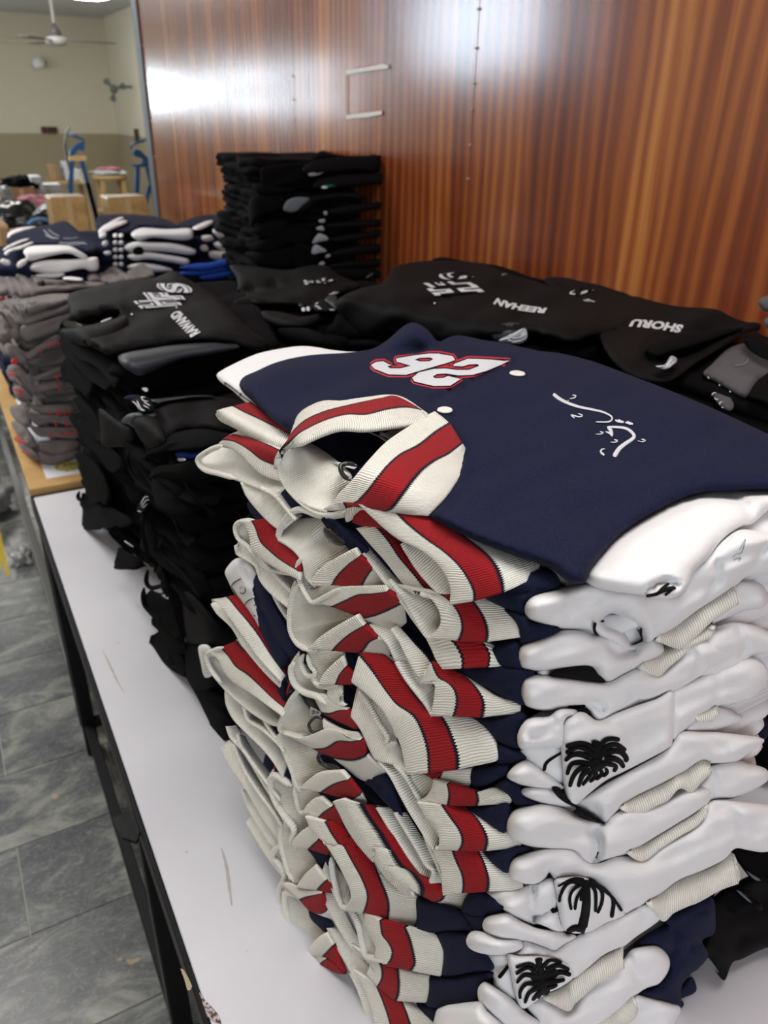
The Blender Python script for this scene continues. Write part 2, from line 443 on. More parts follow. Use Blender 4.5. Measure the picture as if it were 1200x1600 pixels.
def tube(name, parent, path, r, m, K=10, square=False, cap=True):
    """round or square tube along world points; r may be a list"""
    n = len(path); P = [Vector(p) for p in path]; verts = []; faces = []
    if square: K = 4
    up = Vector((0, 0, 1))
    for k in range(n):
        t = (P[min(n-1, k+1)]-P[max(0, k-1)]).normalized()
        a = t.cross(up)
        if a.length < 0.1: a = t.cross(Vector((0, 1, 0)))
        a.normalize(); b = a.cross(t); rr = r[k] if isinstance(r, (list, tuple)) else r
        for j in range(K):
            an = 2*math.pi*(j+(0.5 if square else 0))/K; s = 1.414 if square else 1
            verts.append(P[k]+(a*math.cos(an)+b*math.sin(an))*rr*s)
    for k in range(n-1):
        for j in range(K): faces.append((k*K+j, k*K+(j+1) % K, (k+1)*K+(j+1) % K, (k+1)*K+j))
    if cap: faces.append(tuple(range(K))); faces.append(tuple((n-1)*K+j for j in reversed(range(K))))
    return fixn(put(name, verts, faces, m, parent, smooth=not square))
def lathe(name, parent, center, prof, m, K=24, axis=None, sx=1.0):
    """prof = [(r, z)]"""
    verts = []; faces = []; n = len(prof); c = Vector(center)
    for r, z in prof:
        for j in range(K):
            a = 2*math.pi*j/K; verts.append(c+Vector((r*math.cos(a)*sx, r*math.sin(a), z)))
    for k in range(n-1):
        for j in range(K): faces.append((k*K+j, k*K+(j+1) % K, (k+1)*K+(j+1) % K, (k+1)*K+j))
    faces.append(tuple(range(K))); faces.append(tuple((n-1)*K+j for j in range(K)))
    return fixn(put(name, verts, faces, m, parent))
def prism(name, parent, pts, thick, m, axis=(0, 1, 0)):
    """flat plate: world outline pts pushed thick along axis"""
    n = len(pts); a = Vector(axis)*thick; verts = [Vector(p) for p in pts]+[Vector(p)+a for p in pts]
    faces = [tuple(range(n)), tuple(reversed(range(n, 2*n)))]+[(i, i+n, (i+1) % n+n, (i+1) % n) for i in range(n)]
    return fixn(put(name, verts, faces, m, parent, smooth=False))
def rounded(poly, r=0.03, n=96):
    """rounded closed loop with even spacing from a convex corner list"""
    out = []; m = len(poly)
    for i in range(m):
        a, b, c = Vector(poly[i-1]), Vector(poly[i]), Vector(poly[(i+1) % m])
        d1 = (a-b).normalized(); d2 = (c-b).normalized()
        for k in range(6):
            t = k/5; p = (b+d1*r)*(1-t)**2+b*2*t*(1-t)+(b+d2*r)*t*t; out.append((p.x, p.y))
    return resample(out+[out[0]], n+1)[:-1]
def slab(name, parent, poly, z0, z1, m, layers=2, wr=0.010, seed=0.0, n=110, r=0.035, sag=0.004, dome=0.0):
    """one folded garment lying flat: rounded, wrinkled, with its layers of cloth showing round the edge"""
    loop = rounded(poly, r, n); cx = sum(p[0] for p in loop)/n; cy = sum(p[1] for p in loop)/n
    verts = []; rings = []; H = z1-z0; per = 6*layers
    for k in range(per+1):
        t = k/per; lt = (t*layers) % 1.0 if k < per else 1.0
        ins = 0.010*(1-math.sqrt(max(0, 1-(2*lt-1)**2)))*(1.0)
        ring = []
        for j, (x, y) in enumerate(loop):
            a = loop[j-1]; b = loop[(j+1) % n]; tx, ty = b[0]-a[0], b[1]-a[1]; l = math.hypot(tx, ty)
            nx, ny = ty/l, -tx/l
            if nx*(x-cx)+ny*(y-cy) < 0: nx, ny = -nx, -ny
            li = min(layers-1, int(t*layers))
            w = wr*noise.noise(Vector((x*7+seed*3.1, y*7, li*5.3+seed)))*1.6+wr*0.5*noise.noise(Vector((x*25, y*25, seed*2+t*3)))
            zz = z0+H*t+sag*2*noise.noise(Vector((x*9, y*9, seed+li*0.6)))*min(1, 1.0)
            ring.append(Vector((x+nx*(w-ins), y+ny*(w-ins), zz)))
        rings.append(ring)
    top = rings[-1]
    for s in (0.9, 0.75, 0.55, 0.3):
        rings.append([Vector((cx+(v.x-cx)*s, cy+(v.y-cy)*s, v.z+dome*(1-s*s)+0.003*noise.noise(Vector((v.x*s*8+cx, v.y*s*8, seed))))) for v in top])
    for rg in rings: verts += rg
    faces = []
    for k in range(len(rings)-1):
        for j in range(n): faces.append((k*n+j, k*n+(j+1) % n, (k+1)*n+(j+1) % n, (k+1)*n+j))
    verts.append(Vector((cx, cy, top[0].z+dome))); c = len(verts)-1; k = len(rings)-1
    for j in range(n): faces.append((k*n+j, k*n+(j+1) % n, c))
    faces.append(tuple(reversed(range(n))))
    return fixn(put(name, verts, faces, m, parent))
# ================================================================== THE SETTING
def struct(o): o['kind'] = 'structure'; return o
def wall_mat(name, lo, hi, zsplit):
    m = mat(name, hi, 0.6, (30, 0.1, 0.002)); nt = m.node_tree; b = nt.nodes['Principled BSDF']
    g = nd(nt, 'ShaderNodeNewGeometry'); sp = nd(nt, 'ShaderNodeSeparateXYZ'); nt.links.new(g.outputs['Position'], sp.inputs[0])
    t = mth(nt, 'GREATER_THAN', sp.outputs[2], zsplit)
    mx = nd(nt, 'ShaderNodeMix', data_type='RGBA'); nt.links.new(t, mx.inputs[0]); mx.inputs[6].default_value = (*lo, 1); mx.inputs[7].default_value = (*hi, 1)
    nt.links.new(mx.outputs[2], b.inputs['Base Color']); return m
M['paint'] = wall_mat('two_tone_wall_paint', (0.36, 0.29, 0.18), (0.64, 0.57, 0.43), 1.485)
M['ceil'] = mat('ceiling_paint', (0.55, 0.54, 0.52), 0.8)
XL, XR, YB, YF = -2.2, 3.3, -3.5, 16.0
# marble-look floor tiles -------------------------------------------------
def tile_mat():
    m = bpy.data.materials.new('grey_marble_tile'); m.use_nodes = True; nt = m.node_tree; b = nt.nodes['Principled BSDF']
    g = nd(nt, 'ShaderNodeNewGeometry'); oi = nd(nt, 'ShaderNodeObjectInfo')
    ad = nd(nt, 'ShaderNodeVectorMath', operation='MULTIPLY_ADD'); nt.links.new(g.outputs['Position'], ad.inputs[0]); ad.inputs[1].default_value = (3.2, 6.5, 1)
    cx = nd(nt, 'ShaderNodeCombineXYZ'); nt.links.new(mth(nt, 'MULTIPLY', oi.outputs['Random'], 40), cx.inputs[0]); nt.links.new(mth(nt, 'MULTIPLY', oi.outputs['Random'], 23), cx.inputs[1])
    nt.links.new(cx.outputs[0], ad.inputs[2])
    n1 = nd(nt, 'ShaderNodeTexNoise'); n1.inputs['Scale'].default_value = 1.0; n1.inputs['Detail'].default_value = 9; n1.inputs['Roughness'].default_value = 0.68; n1.inputs['Distortion'].default_value = 1.1
    nt.links.new(ad.outputs[0], n1.inputs['Vector'])
    r1 = nd(nt, 'ShaderNodeValToRGB'); e = r1.color_ramp.elements; e[0].position = 0.33; e[0].color = (0.050, 0.056, 0.063, 1); e[1].position = 0.66; e[1].color = (0.34, 0.345, 0.30, 1)
    x = r1.color_ramp.elements.new(0.5); x.color = (0.115, 0.122, 0.125, 1)
    nt.links.new(n1.outputs['Fac'], r1.inputs[0])
    n2 = nd(nt, 'ShaderNodeTexNoise'); n2.inputs['Scale'].default_value = 5; n2.inputs['Detail'].default_value = 8; n2.inputs['Distortion'].default_value = 2.0; nt.links.new(ad.outputs[0], n2.inputs['Vector'])
    v = mth(nt, 'LESS_THAN', mth(nt, 'ABSOLUTE', mth(nt, 'SUBTRACT', n2.outputs['Fac'], 0.5)), 0.012)
    mx = nd(nt, 'ShaderNodeMix', data_type='RGBA'); nt.links.new(mth(nt, 'MULTIPLY', v, 0.5), mx.inputs[0]); nt.links.new(r1.outputs[0], mx.inputs[6]); mx.inputs[7].default_value = (0.33, 0.34, 0.32, 1)
    nt.links.new(mx.outputs[2], b.inputs['Base Color']); b.inputs['Roughness'].default_value = 0.32
    return m
M['tile'] = tile_mat(); M['grout'] = mat('pale_grout', (0.42, 0.41, 0.37), 0.9)
fl = struct(box('floor', None, (XL, YB, -0.05), (XR, YF, -0.003), M['grout']))
TY = [1.1442*1.85-0.3*k for k in range(6)] # grout lines met in the photograph: spacing 0.30 m
ty0 = 1.1442*1.85
tb = bmesh.new(); bmesh.ops.create_cube(tb, size=1)
for v in tb.verts: v.co = Vector((v.co.x*0.596, v.co.y*0.296, v.co.z*0.01-0.0045))
tme = bpy.data.meshes.new('tile'); tb.to_mesh(tme); tb.free(); tme.materials.append(M['tile'])
for j in range(-8, 16):
    y = ty0+0.3*j+0.15
    sh = -0.145+(0.3 if j % 2 else 0.0)
    for i in range(-4, 4):
        x = sh+0.6*i+0.3
        if x < XL+0.3 or x > 1.4: continue
        t = bpy.data.objects.new('tile', tme); COL.objects.link(t); t.location = (x, y, 0); t.parent = fl
rest = struct(box('floor', None, (XL, ty0+0.3*16, -0.002), (XR, YF, 0.0), M['tile']))
struct(box('ceiling', None, (XL, YB, CEIL), (XR, YF, CEIL+0.1), M['ceil']))
struct(box('wall_far', None, (XL, YF, 0), (XR+0.1, YF+0.1, CEIL), M['paint']))
struct(box('trim_1', None, (XL, YF-0.06, 2.82), (XR, YF, 2.88), M['paint']))
struct(box('wall_side', None, (XR, -0.5, 0), (XR+0.1, YF, CEIL), M['paint']))
struct(box('wall_behind', None, (XL, YB-0.1, 0), (XR, YB, CEIL), M['paint']))
# left wall with its windows (outside the frame; the glossy panelling reflects them)
M['sky'] = mat('daylight_behind_glass', (0, 0, 0), 0.5, emit=((0.78, 0.90, 1.0), 12.0))
M['sky_open'] = mat('open_daylight_behind_glass', (0, 0, 0), 0.5, emit=((0.70, 0.85, 1.0), 14.0))
M['frame'] = mat('window_frame_aluminium', (0.3, 0.3, 0.32), 0.5)
wins = [(6.0, 7.9, 2.24, 3.1), (10.1, 11.2, 1.85, 2.16), (10.1, 11.2, 2.24, 2.5), (12.1, 13.8, 2.25, 2.5), (12.1, 13.8, 1.86, 2.1), (14.5, 15.0, 1.95, 2.5)]
lw = struct(box('wall_left', None, (XL-0.1, YB, 0), (XL, YF, CEIL), M['paint']))
for k, (a, b_, z0, z1) in enumerate(wins):
    w = struct(box('window_%d' % (k+1), None, (XL, a, z0), (XL+0.01, b_, z1), M['sky_open' if k == 0 else 'sky']))
    for (p, r_) in (((XL, a-0.04, z0-0.04), (XL+0.04, b_+0.04, z0)), ((XL, a-0.04, z1), (XL+0.04, b_+0.04, z1+0.04)), ((XL, a-0.04, z0), (XL+0.04, a, z1)), ((XL, b_, z0), (XL+0.04, b_+0.04, z1)), ((XL, (a+b_)/2-0.02, z0), (XL+0.03, (a+b_)/2+0.02, z1))):
        box('window_frame', w, p, r_, M['frame'])
w = struct(box('window_7', None, (-1.9, YF-0.01, 1.9), (-0.6, YF, 2.45), M['sky']))
box('window_frame', w, (-1.28, YF-0.03, 1.9), (-1.24, YF, 2.45), M['frame'])
# wood-laminate partition -------------------------------------------------
def wood_mat():
    m = bpy.data.materials.new('glossy_wood_laminate'); m.use_nodes = True; nt = m.node_tree; b = nt.nodes['Principled BSDF']
    g = nd(nt, 'ShaderNodeNewGeometry'); sp = nd(nt, 'ShaderNodeSeparateXYZ'); nt.links.new(g.outputs['Position'], sp.inputs[0])
    Y, Z = sp.outputs[1], sp.outputs[2]
    def vec(ys, zs, off=0.0):
        c = nd(nt, 'ShaderNodeCombineXYZ'); nt.links.new(mth(nt, 'MULTIPLY_ADD', Y, ys, off), c.inputs[0]); nt.links.new(mth(nt, 'MULTIPLY', Z, zs), c.inputs[1]); return c.outputs[0]
    def noi(v, det=3, dis=0.0, sc=1.0):
        n = nd(nt, 'ShaderNodeTexNoise'); n.inputs['Scale'].default_value = sc; n.inputs['Detail'].default_value = det; n.inputs['Distortion'].default_value = dis; nt.links.new(v, n.inputs['Vector']); return n.outputs['Fac']
    broad = noi(vec(6.5, 0.15), 3, 0.3); fine = noi(vec(110, 1.6, 3), 4, 0.4); mid = noi(vec(24, 0.30, 7), 3, 0.5)
    # cathedral figure: bands of a distance field that bends with height
    warp = noi(vec(2.2, 0.9, 11), 2)
    w = nd(nt, 'ShaderNodeTexWave'); w.wave_type = 'BANDS'; w.bands_direction = 'X'; w.inputs['Scale'].default_value = 2.2; w.inputs['Distortion'].default_value = 6.0; w.inputs['Detail'].default_value = 2; w.inputs['Detail Scale'].default_value = 0.9
    nt.links.new(vec(3.2, 0.55), w.inputs['Vector'])
    f = mth(nt, 'ADD', mth(nt, 'MULTIPLY', broad, 0.52), mth(nt, 'ADD', mth(nt, 'MULTIPLY', mid, 0.24), mth(nt, 'ADD', mth(nt, 'MULTIPLY', fine, 0.12), mth(nt, 'MULTIPLY', w.outputs['Fac'], 0.12))))
    r = nd(nt, 'ShaderNodeValToRGB'); e = r.color_ramp.elements
    e[0].position = 0.34; e[0].color = (0.105, 0.021, 0.008, 1); e[1].position = 0.70; e[1].color = (0.50, 0.20, 0.05, 1)
    x = r.color_ramp.elements.new(0.46); x.color = (0.19, 0.043, 0.014, 1); x = r.color_ramp.elements.new(0.56); x.color = (0.30, 0.085, 0.022, 1)
    nt.links.new(f, r.inputs[0]); nt.links.new(r.outputs[0], b.inputs['Base Color'])
    b.inputs['Coat Weight'].default_value = 0.45; b.inputs['Coat Roughness'].default_value = 0.15; b.inputs['Roughness'].default_value = 0.2; b.inputs['Specular IOR Level'].default_value = 0.5
    # orange-peel of the varnish and the slack of the thin sheets
    pe = noi(g.outputs['Position'], 2, 0, 240); 
    sl = noi(vec(1.7, 0.8, 5), 2); 
    h = mth(nt, 'ADD', mth(nt, 'MULTIPLY', pe, 0.00025), mth(nt, 'MULTIPLY', sl, 0.009))
    bp = nd(nt, 'ShaderNodeBump'); bp.inputs['Strength'].default_value = 1.0; bp.inputs['Distance'].default_value = 1.0
    nt.links.new(h, bp.inputs['Height']); nt.links.new(bp.outputs[0], b.inputs['Normal'])
    return m
M['wood'] = wood_mat(); M['seam'] = mat('dark_joint', (0.05, 0.02, 0.012), 0.8); M['steel_grey'] = mat('grey_painted_steel', (0.10, 0.10, 0.10), 0.5)
WX = 1.33
YE = 5.42
pw = struct(box('wall_right', None, (WX+0.006, YB, 0), (WX+0.05, YE, CEIL-0.01), M['seam']))
seams = [-1.74, -0.52, 0.70, 1.922, 3.135, 4.36, YE]
seams = [-3.5, -2.95, -1.73, -0.51, 0.71, 1.925, 3.137, 4.36, YE]
for a, b_ in zip(seams, seams[1:]):
    n = 60 if a > 4 else 2; vs = []; fc = []
    for i in range(n+1):
        for k in range(2):
            y = a+0.0014+(b_-a-0.0028)*i/n; z = 0.02+k*(CEIL-0.05)
            vs.append((WX-0.0022*math.sin(math.pi*i/n)**2*(1 if a > 4 else 0.0), y, z))
    for i in range(n): fc.append((i*2, i*2+1, i*2+3, i*2+2))
    m_ = len(vs); vs += [(WX+0.004, y, z) for x, y, z in vs]
    for i in range(n): fc.append((m_+i*2, m_+i*2+2, m_+i*2+3, m_+i*2+1)); fc.append((i*2, i*2+2, m_+i*2+2, m_+i*2)); fc.append((i*2+1, m_+i*2+1, m_+i*2+3, i*2+3))
    fc += [(0, m_, m_+1, 1), (2*n, 2*n+1, m_+2*n+1, m_+2*n)]
    o = put('panel', vs, fc, M['wood'], pw, smooth=False); fixn(o)
M['nail'] = mat('nail_head', (0.45, 0.36, 0.28), 0.4, metal=0.4)
for sy, zs in ((1.925, (2.095, 2.01, 1.93, 1.87, 1.785, 1.70)), (3.137, (2.14, 1.98, 1.90, 1.83)), (4.36, (2.05, 1.9, 1.8)), (5.40, (2.2, 2.0, 1.8, 1.6))):
    for z in zs:
        box('nail', pw, (WX-0.006, sy-0.004, z-0.0025), (WX+0.003, sy+0.005, z+0.0025), M['nail'], 0.001, seg=1)
struct(box('trim_2', None, (WX-0.01, YE, 0), (WX+0.06, YE+0.12, CEIL-0.01), M['steel_grey']))
# hand-cut opening outlined with strips of tape
M['tape'] = mat('white_tape', (0.75, 0.74, 0.70), 0.6)
tp = thing('tape_outline', 'white tape marking a square on the wood panelling', 'tape', (WX-0.006, 2.53, 1.85))
def wallq(pts, d=0.0015):
    return [atx(x, y, WX-0.004) for x, y in pts]
for nm, pts in (('tape_strip', [(541, 110), (575, 105), (598, 100), (608, 102), (607, 107), (576, 111), (541, 117)]),
                ('tape_strip', [(541, 180), (597, 173), (597, 179), (575, 183), (541, 186)]),
                ('pencil_line', [(540.3, 112), (541.6, 112), (541.8, 184), (540.4, 184)])):
    prism(nm, tp, wallq(pts), -0.0012, M['tape'] if nm == 'tape_strip' else mat('scored_line', (0.5, 0.4, 0.33), 0.8), axis=(1, 0, 0))
# side-wall pilaster and fittings -----------------------------------------
struct(box('trim_3', None, (XR-0.06, 13.2, 0), (XR, 13.45, CEIL), mat('cream_gloss', (0.72, 0.68, 0.56), 0.4)))
M['bronze'] = mat('brown_plastic', (0.06, 0.03, 0.02), 0.5)
p = aty(77, 203, YF-0.02)
t = thing('wall_socket_plate', 'dark brown socket board at the paint line of the far wall', 'socket', p)
box('plate', t, (p.x-0.13, p.y-0.03, p.z-0.05), (p.x+0.13, p.y+0.01, p.z+0.05), M['bronze'], 0.005)
box('switch', t, (p.x-0.09, p.y-0.05, p.z-0.03), (p.x-0.01, p.y-0.03, p.z+0.03), mat('red_brown_plastic', (0.12, 0.04, 0.03), 0.5), 0.003)
p = atx(214, 211, XR-0.02)
t = thing('wall_switch', 'small dark switch on the cream side wall', 'switch', p)
box('plate', t, (p.x-0.03, p.y-0.08, p.z-0.09), (p.x+0.01, p.y+0.08, p.z+0.09), M['bronze'], 0.005)
M['glass_white'] = mat('opal_glass', (0.8, 0.8, 0.76), 0.3)
p = aty(59, 99, YF-0.02)
t = thing('wall_lamp', 'round white unlit lamp on the far wall', 'lamp', p)
lathe('globe', t, p+Vector((0, -0.10, -0.09)), [(0.02, 0), (0.07, 0.015), (0.1, 0.06), (0.1, 0.11), (0.07, 0.16), (0.03, 0.18)], M['glass_white'])
tube('bracket', t, [p, p+Vector((0.12, -0.03, 0.01)), p+Vector((0.0, -0.1, 0.0))], 0.02, M['steel_grey'])
# wall fan (oscillating) on side wall
p = atx(205, 136, XR-0.02)
t = thing('wall_fan', 'small grey fan on a bracket high on the cream side wall', 'fan', p)
pf = aty(178, 139, p.y-0.1)
tube('bracket', t, [p, (p+pf)/2+Vector((0, 0, 0.02)), pf], 0.018, M['steel_grey'])
for k in range(3):
    a = 2*math.pi*k/3+0.3
    prism('blade', t, [pf+Vector((0.02*math.cos(a), -0.03, 0.02*math.sin(a))), pf+Vector((0.17*math.cos(a-0.35), -0.03, 0.17*math.sin(a-0.35))), pf+Vector((0.19*math.cos(a), -0.03, 0.19*math.sin(a))), pf+Vector((0.17*math.cos(a+0.3), -0.03, 0.17*math.sin(a+0.3)))], 0.01, M['steel_grey'])
lathe('motor', t, pf+Vector((0, 0, -0.06)), [(0.02, 0), (0.06, 0.02), (0.06, 0.1), (0.02, 0.12)], M['steel_grey'])
# ceiling fan
p = aty(87, 52, 11.0)
t = thing('ceiling_fan', 'white three-bladed ceiling fan hanging in the far hall', 'fan', (p.x, p.y, CEIL))
M['fan'] = mat('fan_enamel', (0.42, 0.40, 0.38), 0.4); M['fan_dark'] = mat('fan_dark', (0.10, 0.09, 0.09), 0.4)
tube('down_rod', t, [(p.x, p.y, CEIL), (p.x, p.y, p.z)], 0.018, M['fan'])
lathe('canopy', t, (p.x, p.y, p.z-0.02), [(0.02, 0), (0.07, 0.0), (0.045, 0.06), (0.02, 0.12)], M['fan_dark'])
lathe('motor', t, (p.x, p.y, p.z-0.13), [(0.04, 0), (0.10, 0.015), (0.13, 0.05), (0.12, 0.08), (0.05, 0.11)], M['fan'])
for k in range(3):
    a = math.radians(-12+120*k); d = Vector((math.cos(a), math.sin(a), 0)); s = Vector((-math.sin(a), math.cos(a), 0)); c = Vector((p.x, p.y, p.z-0.08))
    prism('blade', t, [c+d*0.12-s*0.03, c+d*0.3-s*0.06, c+d*0.62-s*0.07, c+d*0.66, c+d*0.62+s*0.07, c+d*0.3+s*0.06, c+d*0.12+s*0.03], 0.008, M['fan_dark'], axis=(0, 0, 1))
# lit round ceiling lamp just entering the frame
p = atz(137, -12, CEIL)
t = thing('ceiling_lamp', 'round bright lamp fixed to the ceiling above the far hall', 'lamp', (p.x, p.y, CEIL))
lathe('lamp_rim', t, (p.x, p.y, CEIL-0.05), [(0.30, 0.0), (0.33, 0.02), (0.33, 0.05)], M['fan'], K=32)
lathe('diffuser', t, (p.x, p.y, CEIL-0.075), [(0.05, 0.0), (0.22, 0.008), (0.295, 0.03)], mat('lit_diffuser', (0.9, 0.9, 0.9), 0.4, emit=((0.93, 0.97, 1.0), 25.0)), K=32)
# ================================================================== TABLES
def white_top():
    m = mat('white_laminate', (0.70, 0.695, 0.73), 0.34, (6, 0.03, 0.002)); nt = m.node_tree; b = nt.nodes['Principled BSDF']
    g = nd(nt, 'ShaderNodeNewGeometry'); n = nd(nt, 'ShaderNodeTexNoise'); n.inputs['Scale'].default_value = 3.0; n.inputs['Detail'].default_value = 6; nt.links.new(g.outputs['Position'], n.inputs['Vector'])
    r = nd(nt, 'ShaderNodeValToRGB'); e = r.color_ramp.elements; e[0].position = 0.35; e[0].color = (0.65, 0.645, 0.69, 1); e[1].position = 0.62; e[1].color = (0.74, 0.735, 0.77, 1)
    nt.links.new(n.outputs['Fac'], r.inputs[0]); nt.links.new(r.outputs[0], b.inputs['Base Color']); return m
M['top'] = white_top(); M['frame_black'] = mat('black_enamelled_steel', (0.006, 0.006, 0.0065), 0.45, (120, 0.4, 0.001), spec=0.25)
M['brown'] = mat('dried_brown_stain', (0.10, 0.05, 0.035), 0.7, var=(220, (0.55, 0.5, 0.5), 0.42, 0.6))
M['chip'] = mat('bare_chipboard', (0.42, 0.36, 0.24), 0.9, (120, 0.6, 0.003))
TZ = 0.90; X0 = 0.089
t1 = thing('packing_table', 'long white-topped packing table on a black steel frame', 'table', (0.7, 0.6, 0))
box('tabletop', t1, (X0+0.008, -0.7, TZ-0.018), (1.31, 2.14, TZ), M['top'], 0.0015, seg=1)
fr = put('edge_angle', [], [], M['frame_black'], t1)
bpy.data.objects.remove(fr)
for lo, hi in (((X0, -0.7, TZ-0.045), (X0+0.006, 2.15, TZ+0.002)), ((X0, 2.142, TZ-0.045), (1.31, 2.15, TZ+0.001)), ((X0, -0.71, TZ-0.045), (1.31, -0.702, TZ)), ((1.312, -0.7, TZ-0.045), (1.318, 2.15, TZ))):
    box('edge_rail', t1, lo, hi, M['frame_black'], 0.001, seg=1)
for x in (X0+0.028, 1.27):
    for y in (2.10, 1.02, -0.60):
        box('leg', t1, (x-0.02, y-0.02, 0.0), (x+0.02, y+0.02, TZ-0.02), M['frame_black'], 0.003, seg=1)
for x in (X0+0.028, 1.27):
    box('floor_rail', t1, (x-0.014, -0.58, 0.10), (x+0.014, 2.08, 0.13), M['frame_black'], 0.002, seg=1)
for y in (2.10, 1.02, -0.6):
    box('cross_rail', t1, (X0+0.04, y-0.014, 0.10), (1.26, y+0.014, 0.13), M['frame_black'], 0.002, seg=1)
    box('cross_rail', t1, (X0+0.04, y-0.014, 0.36), (1.26, y+0.014, 0.385), M['frame_black'], 0.002, seg=1)
# bracket plate seen outside the edge
pA = [atz(x, y, TZ-0.012) for x, y in q((140, 1300, 5.335), '190,-120 430,-210 430,-60 400,60 385,80 270,40')]
prism('bracket', t1, pA, -0.006, M['frame_black'], axis=(0, 0, 1))
for nm, fr_, s, mm in (('stain', (200, 1500, 5.335), '545,215 600,290 660,360 740,420 755,470 700,480 630,440 585,370 560,290', 'brown'),):
    f2 = (140, 1300, 5.335)
    pts = q(f2, '865,1285 900,1320 960,1400 1020,1460 1080,1530 1100,1600 1040,1590 985,1540 940,1470 905,1390')
    prism('stain', t1, [atz(x, y, TZ+0.0004) for x, y in pts], 0.0003, M['brown'], axis=(0, 0, 1))
def scuff(pts, w, m):
    p = resample(crom(pts, 5), 14); L = []; Rr = []
    for k, (x, y) in enumerate(p):
        ww = w*(0.3+0.7*math.sin(math.pi*k/13))*(0.7+0.6*random.random()); L.append((x-ww, y)); Rr.append((x+ww, y))
    prism('scuff', t1, [atz(x, y, TZ+0.0004) for x, y in L+Rr[::-1]], 0.0002, m, axis=(0, 0, 1))
M['scuff'] = mat('faint_scuff', (0.50, 0.46, 0.43), 0.6)
scuff([(346, 1325), (354, 1355), (358, 1385), (362, 1415)], 3, M['scuff']); scuff([(161, 1018), (172, 1040), (184, 1066), (194, 1082)], 1.6, M['scuff'])
scuff([(290, 1330), (293, 1333)], 2, M['scuff']); scuff([(182, 1004), (186, 1005)], 2, M['scuff']); scuff([(99, 914), (100, 915)], 1.0, M['brown'])
scuff([(1003, 1583), (1022, 1578)], 2, M['scuff']); scuff([(385, 1486), (388, 1487)], 1.2, M['brown'])
pc = q((140, 1300, 5.335), '757,1140 785,1150 830,1230 855,1290 840,1320 815,1320 790,1230')
prism('chipped_edge', t1, [atz(x, y, TZ+0.0012) for x, y in pc], 0.0006, M['chip'], axis=(0, 0, 1))
# second table: plywood board with paper on it
t2 = thing('plywood_table', 'plywood-edged table covered in white paper beyond the packing table', 'table', (0.75, 3.6, 0))
M['ply'] = mat('yellow_plywood', (0.55, 0.34, 0.13), 0.6, (40, 0.3, 0.002), var=(8, (0.42, 0.24, 0.08), 0.4, 0.7))
M['paper'] = mat('white_paper', (0.70, 0.70, 0.76), 0.7)
c1, c2, c0 = atz(45, 762, 0.915), atz(130, 745, 0.915), atz(0, 588, 0.915)
box('board', t2, (X0+0.003, 2.165, 0.885), (1.31, 5.3, 0.915), M['ply'], 0.002, seg=1)
box('paper_sheet', t2, (X0+0.055, 2.215, 0.915), (1.28, 5.25, 0.9165), M['paper'])
for x in (X0+0.03, 1.27):
    for y in (2.25, 5.1): box('leg', t2, (x-0.02, y-0.02, 0), (x+0.02, y+0.02, 0.885), M['frame_black'], 0.003, seg=1)
box('side_rail', t2, (X0+0.012, 2.2, 0.14), (X0+0.045, 5.15, 0.17), mat('grey_tube', (0.12, 0.12, 0.11), 0.4), 0.004)
pr = [atz(x, y, 0.9178) for x, y in q((0, 560, 4), '335,670 365,650 400,655 420,640 450,650 480,640 500,660 490,690 455,700 420,705 380,700 350,695')]
prism('printed_crest', t2, pr, 0.0004, mat('olive_gold_print', (0.30, 0.25, 0.05), 0.6, var=(60, (0.55, 0.5, 0.2), 0.45, 0.6)), axis=(0, 0, 1))
# bits on the floor --------------------------------------------------------
M['plastic'] = mat('clear_plastic_film', (0.55, 0.56, 0.56), 0.12, spec=0.6, trans=0.35); M['foil'] = mat('crumpled_wrap', (0.30, 0.31, 0.31), 0.15, spec=0.8)
def crumple(name, parent, c, sx, sy, sz, m, seed, n=14, amp=0.5, base=None):
    vs = []; fs = []; K = 2*n
    for i in range(n+1):
        th = math.pi*i/n
        for j in range(K):
            ph = 2*math.pi*j/K; d = Vector((math.sin(th)*math.cos(ph), math.sin(th)*math.sin(ph), math.cos(th)))
            r = 1+amp*noise.noise(d*2.3+Vector((seed, 0, 0)))+amp*0.5*noise.noise(d*6+Vector((0, seed, 0)))
            z = d.z*sz*r
            vs.append(Vector((c[0]+d.x*sx*r, c[1]+d.y*sy*r, c[2]+max(z, -sz*0.55))))
    for i in range(n):
        for j in range(K): fs.append((i*K+j, i*K+(j+1) % K, (i+1)*K+(j+1) % K, (i+1)*K+j))
    return fixn(put(name, vs, fs, m, parent, smooth=True))
for k, (px, py, s, lb) in enumerate(((8, 775, 0.16, 'crumpled clear plastic bag on the floor by the plywood table'), (33, 870, 0.05, 'scrap of clear film on the tiles near the table leg'))):
    p = atz(px, py, s*0.45)-Vector((0.12 if k == 0 else 0.0, 0, 0)); o = crumple('plastic_bag', None, p, s*0.8, s*1.2, s*0.8, M['plastic'], 3+k, amp=0.7); tag(o, lb, 'plastic bag')
p = atz(18, 740, 0.12); o = crumple('plastic_bundle', None, p+Vector((-0.40, 0.75, 0)), 0.28, 0.45, 0.22, M['foil'], 9, amp=0.5); tag(o, 'grey film-wrapped bundle on the floor left of the tables', 'bundle')
M['yellow'] = mat('yellow_paint', (0.50, 0.36, 0.03), 0.7)
prism('paint_mark', fl, [atz(x, y, 0.0015) for x, y in q((0, 800, 5.335), '-40,150 10,170 25,280 60,420 85,540 60,540 35,470 20,400 5,500 -40,400')], 0.0004, M['yellow'], axis=(0, 0, 1))
for s in ('430,860 470,850 485,880 460,905 430,890',): prism('paint_fleck', fl, [atz(x, y, 0.0012) for x, y in q((0, 1080, 5.335), s)], 0.0004, M['chip'], axis=(0, 0, 1))
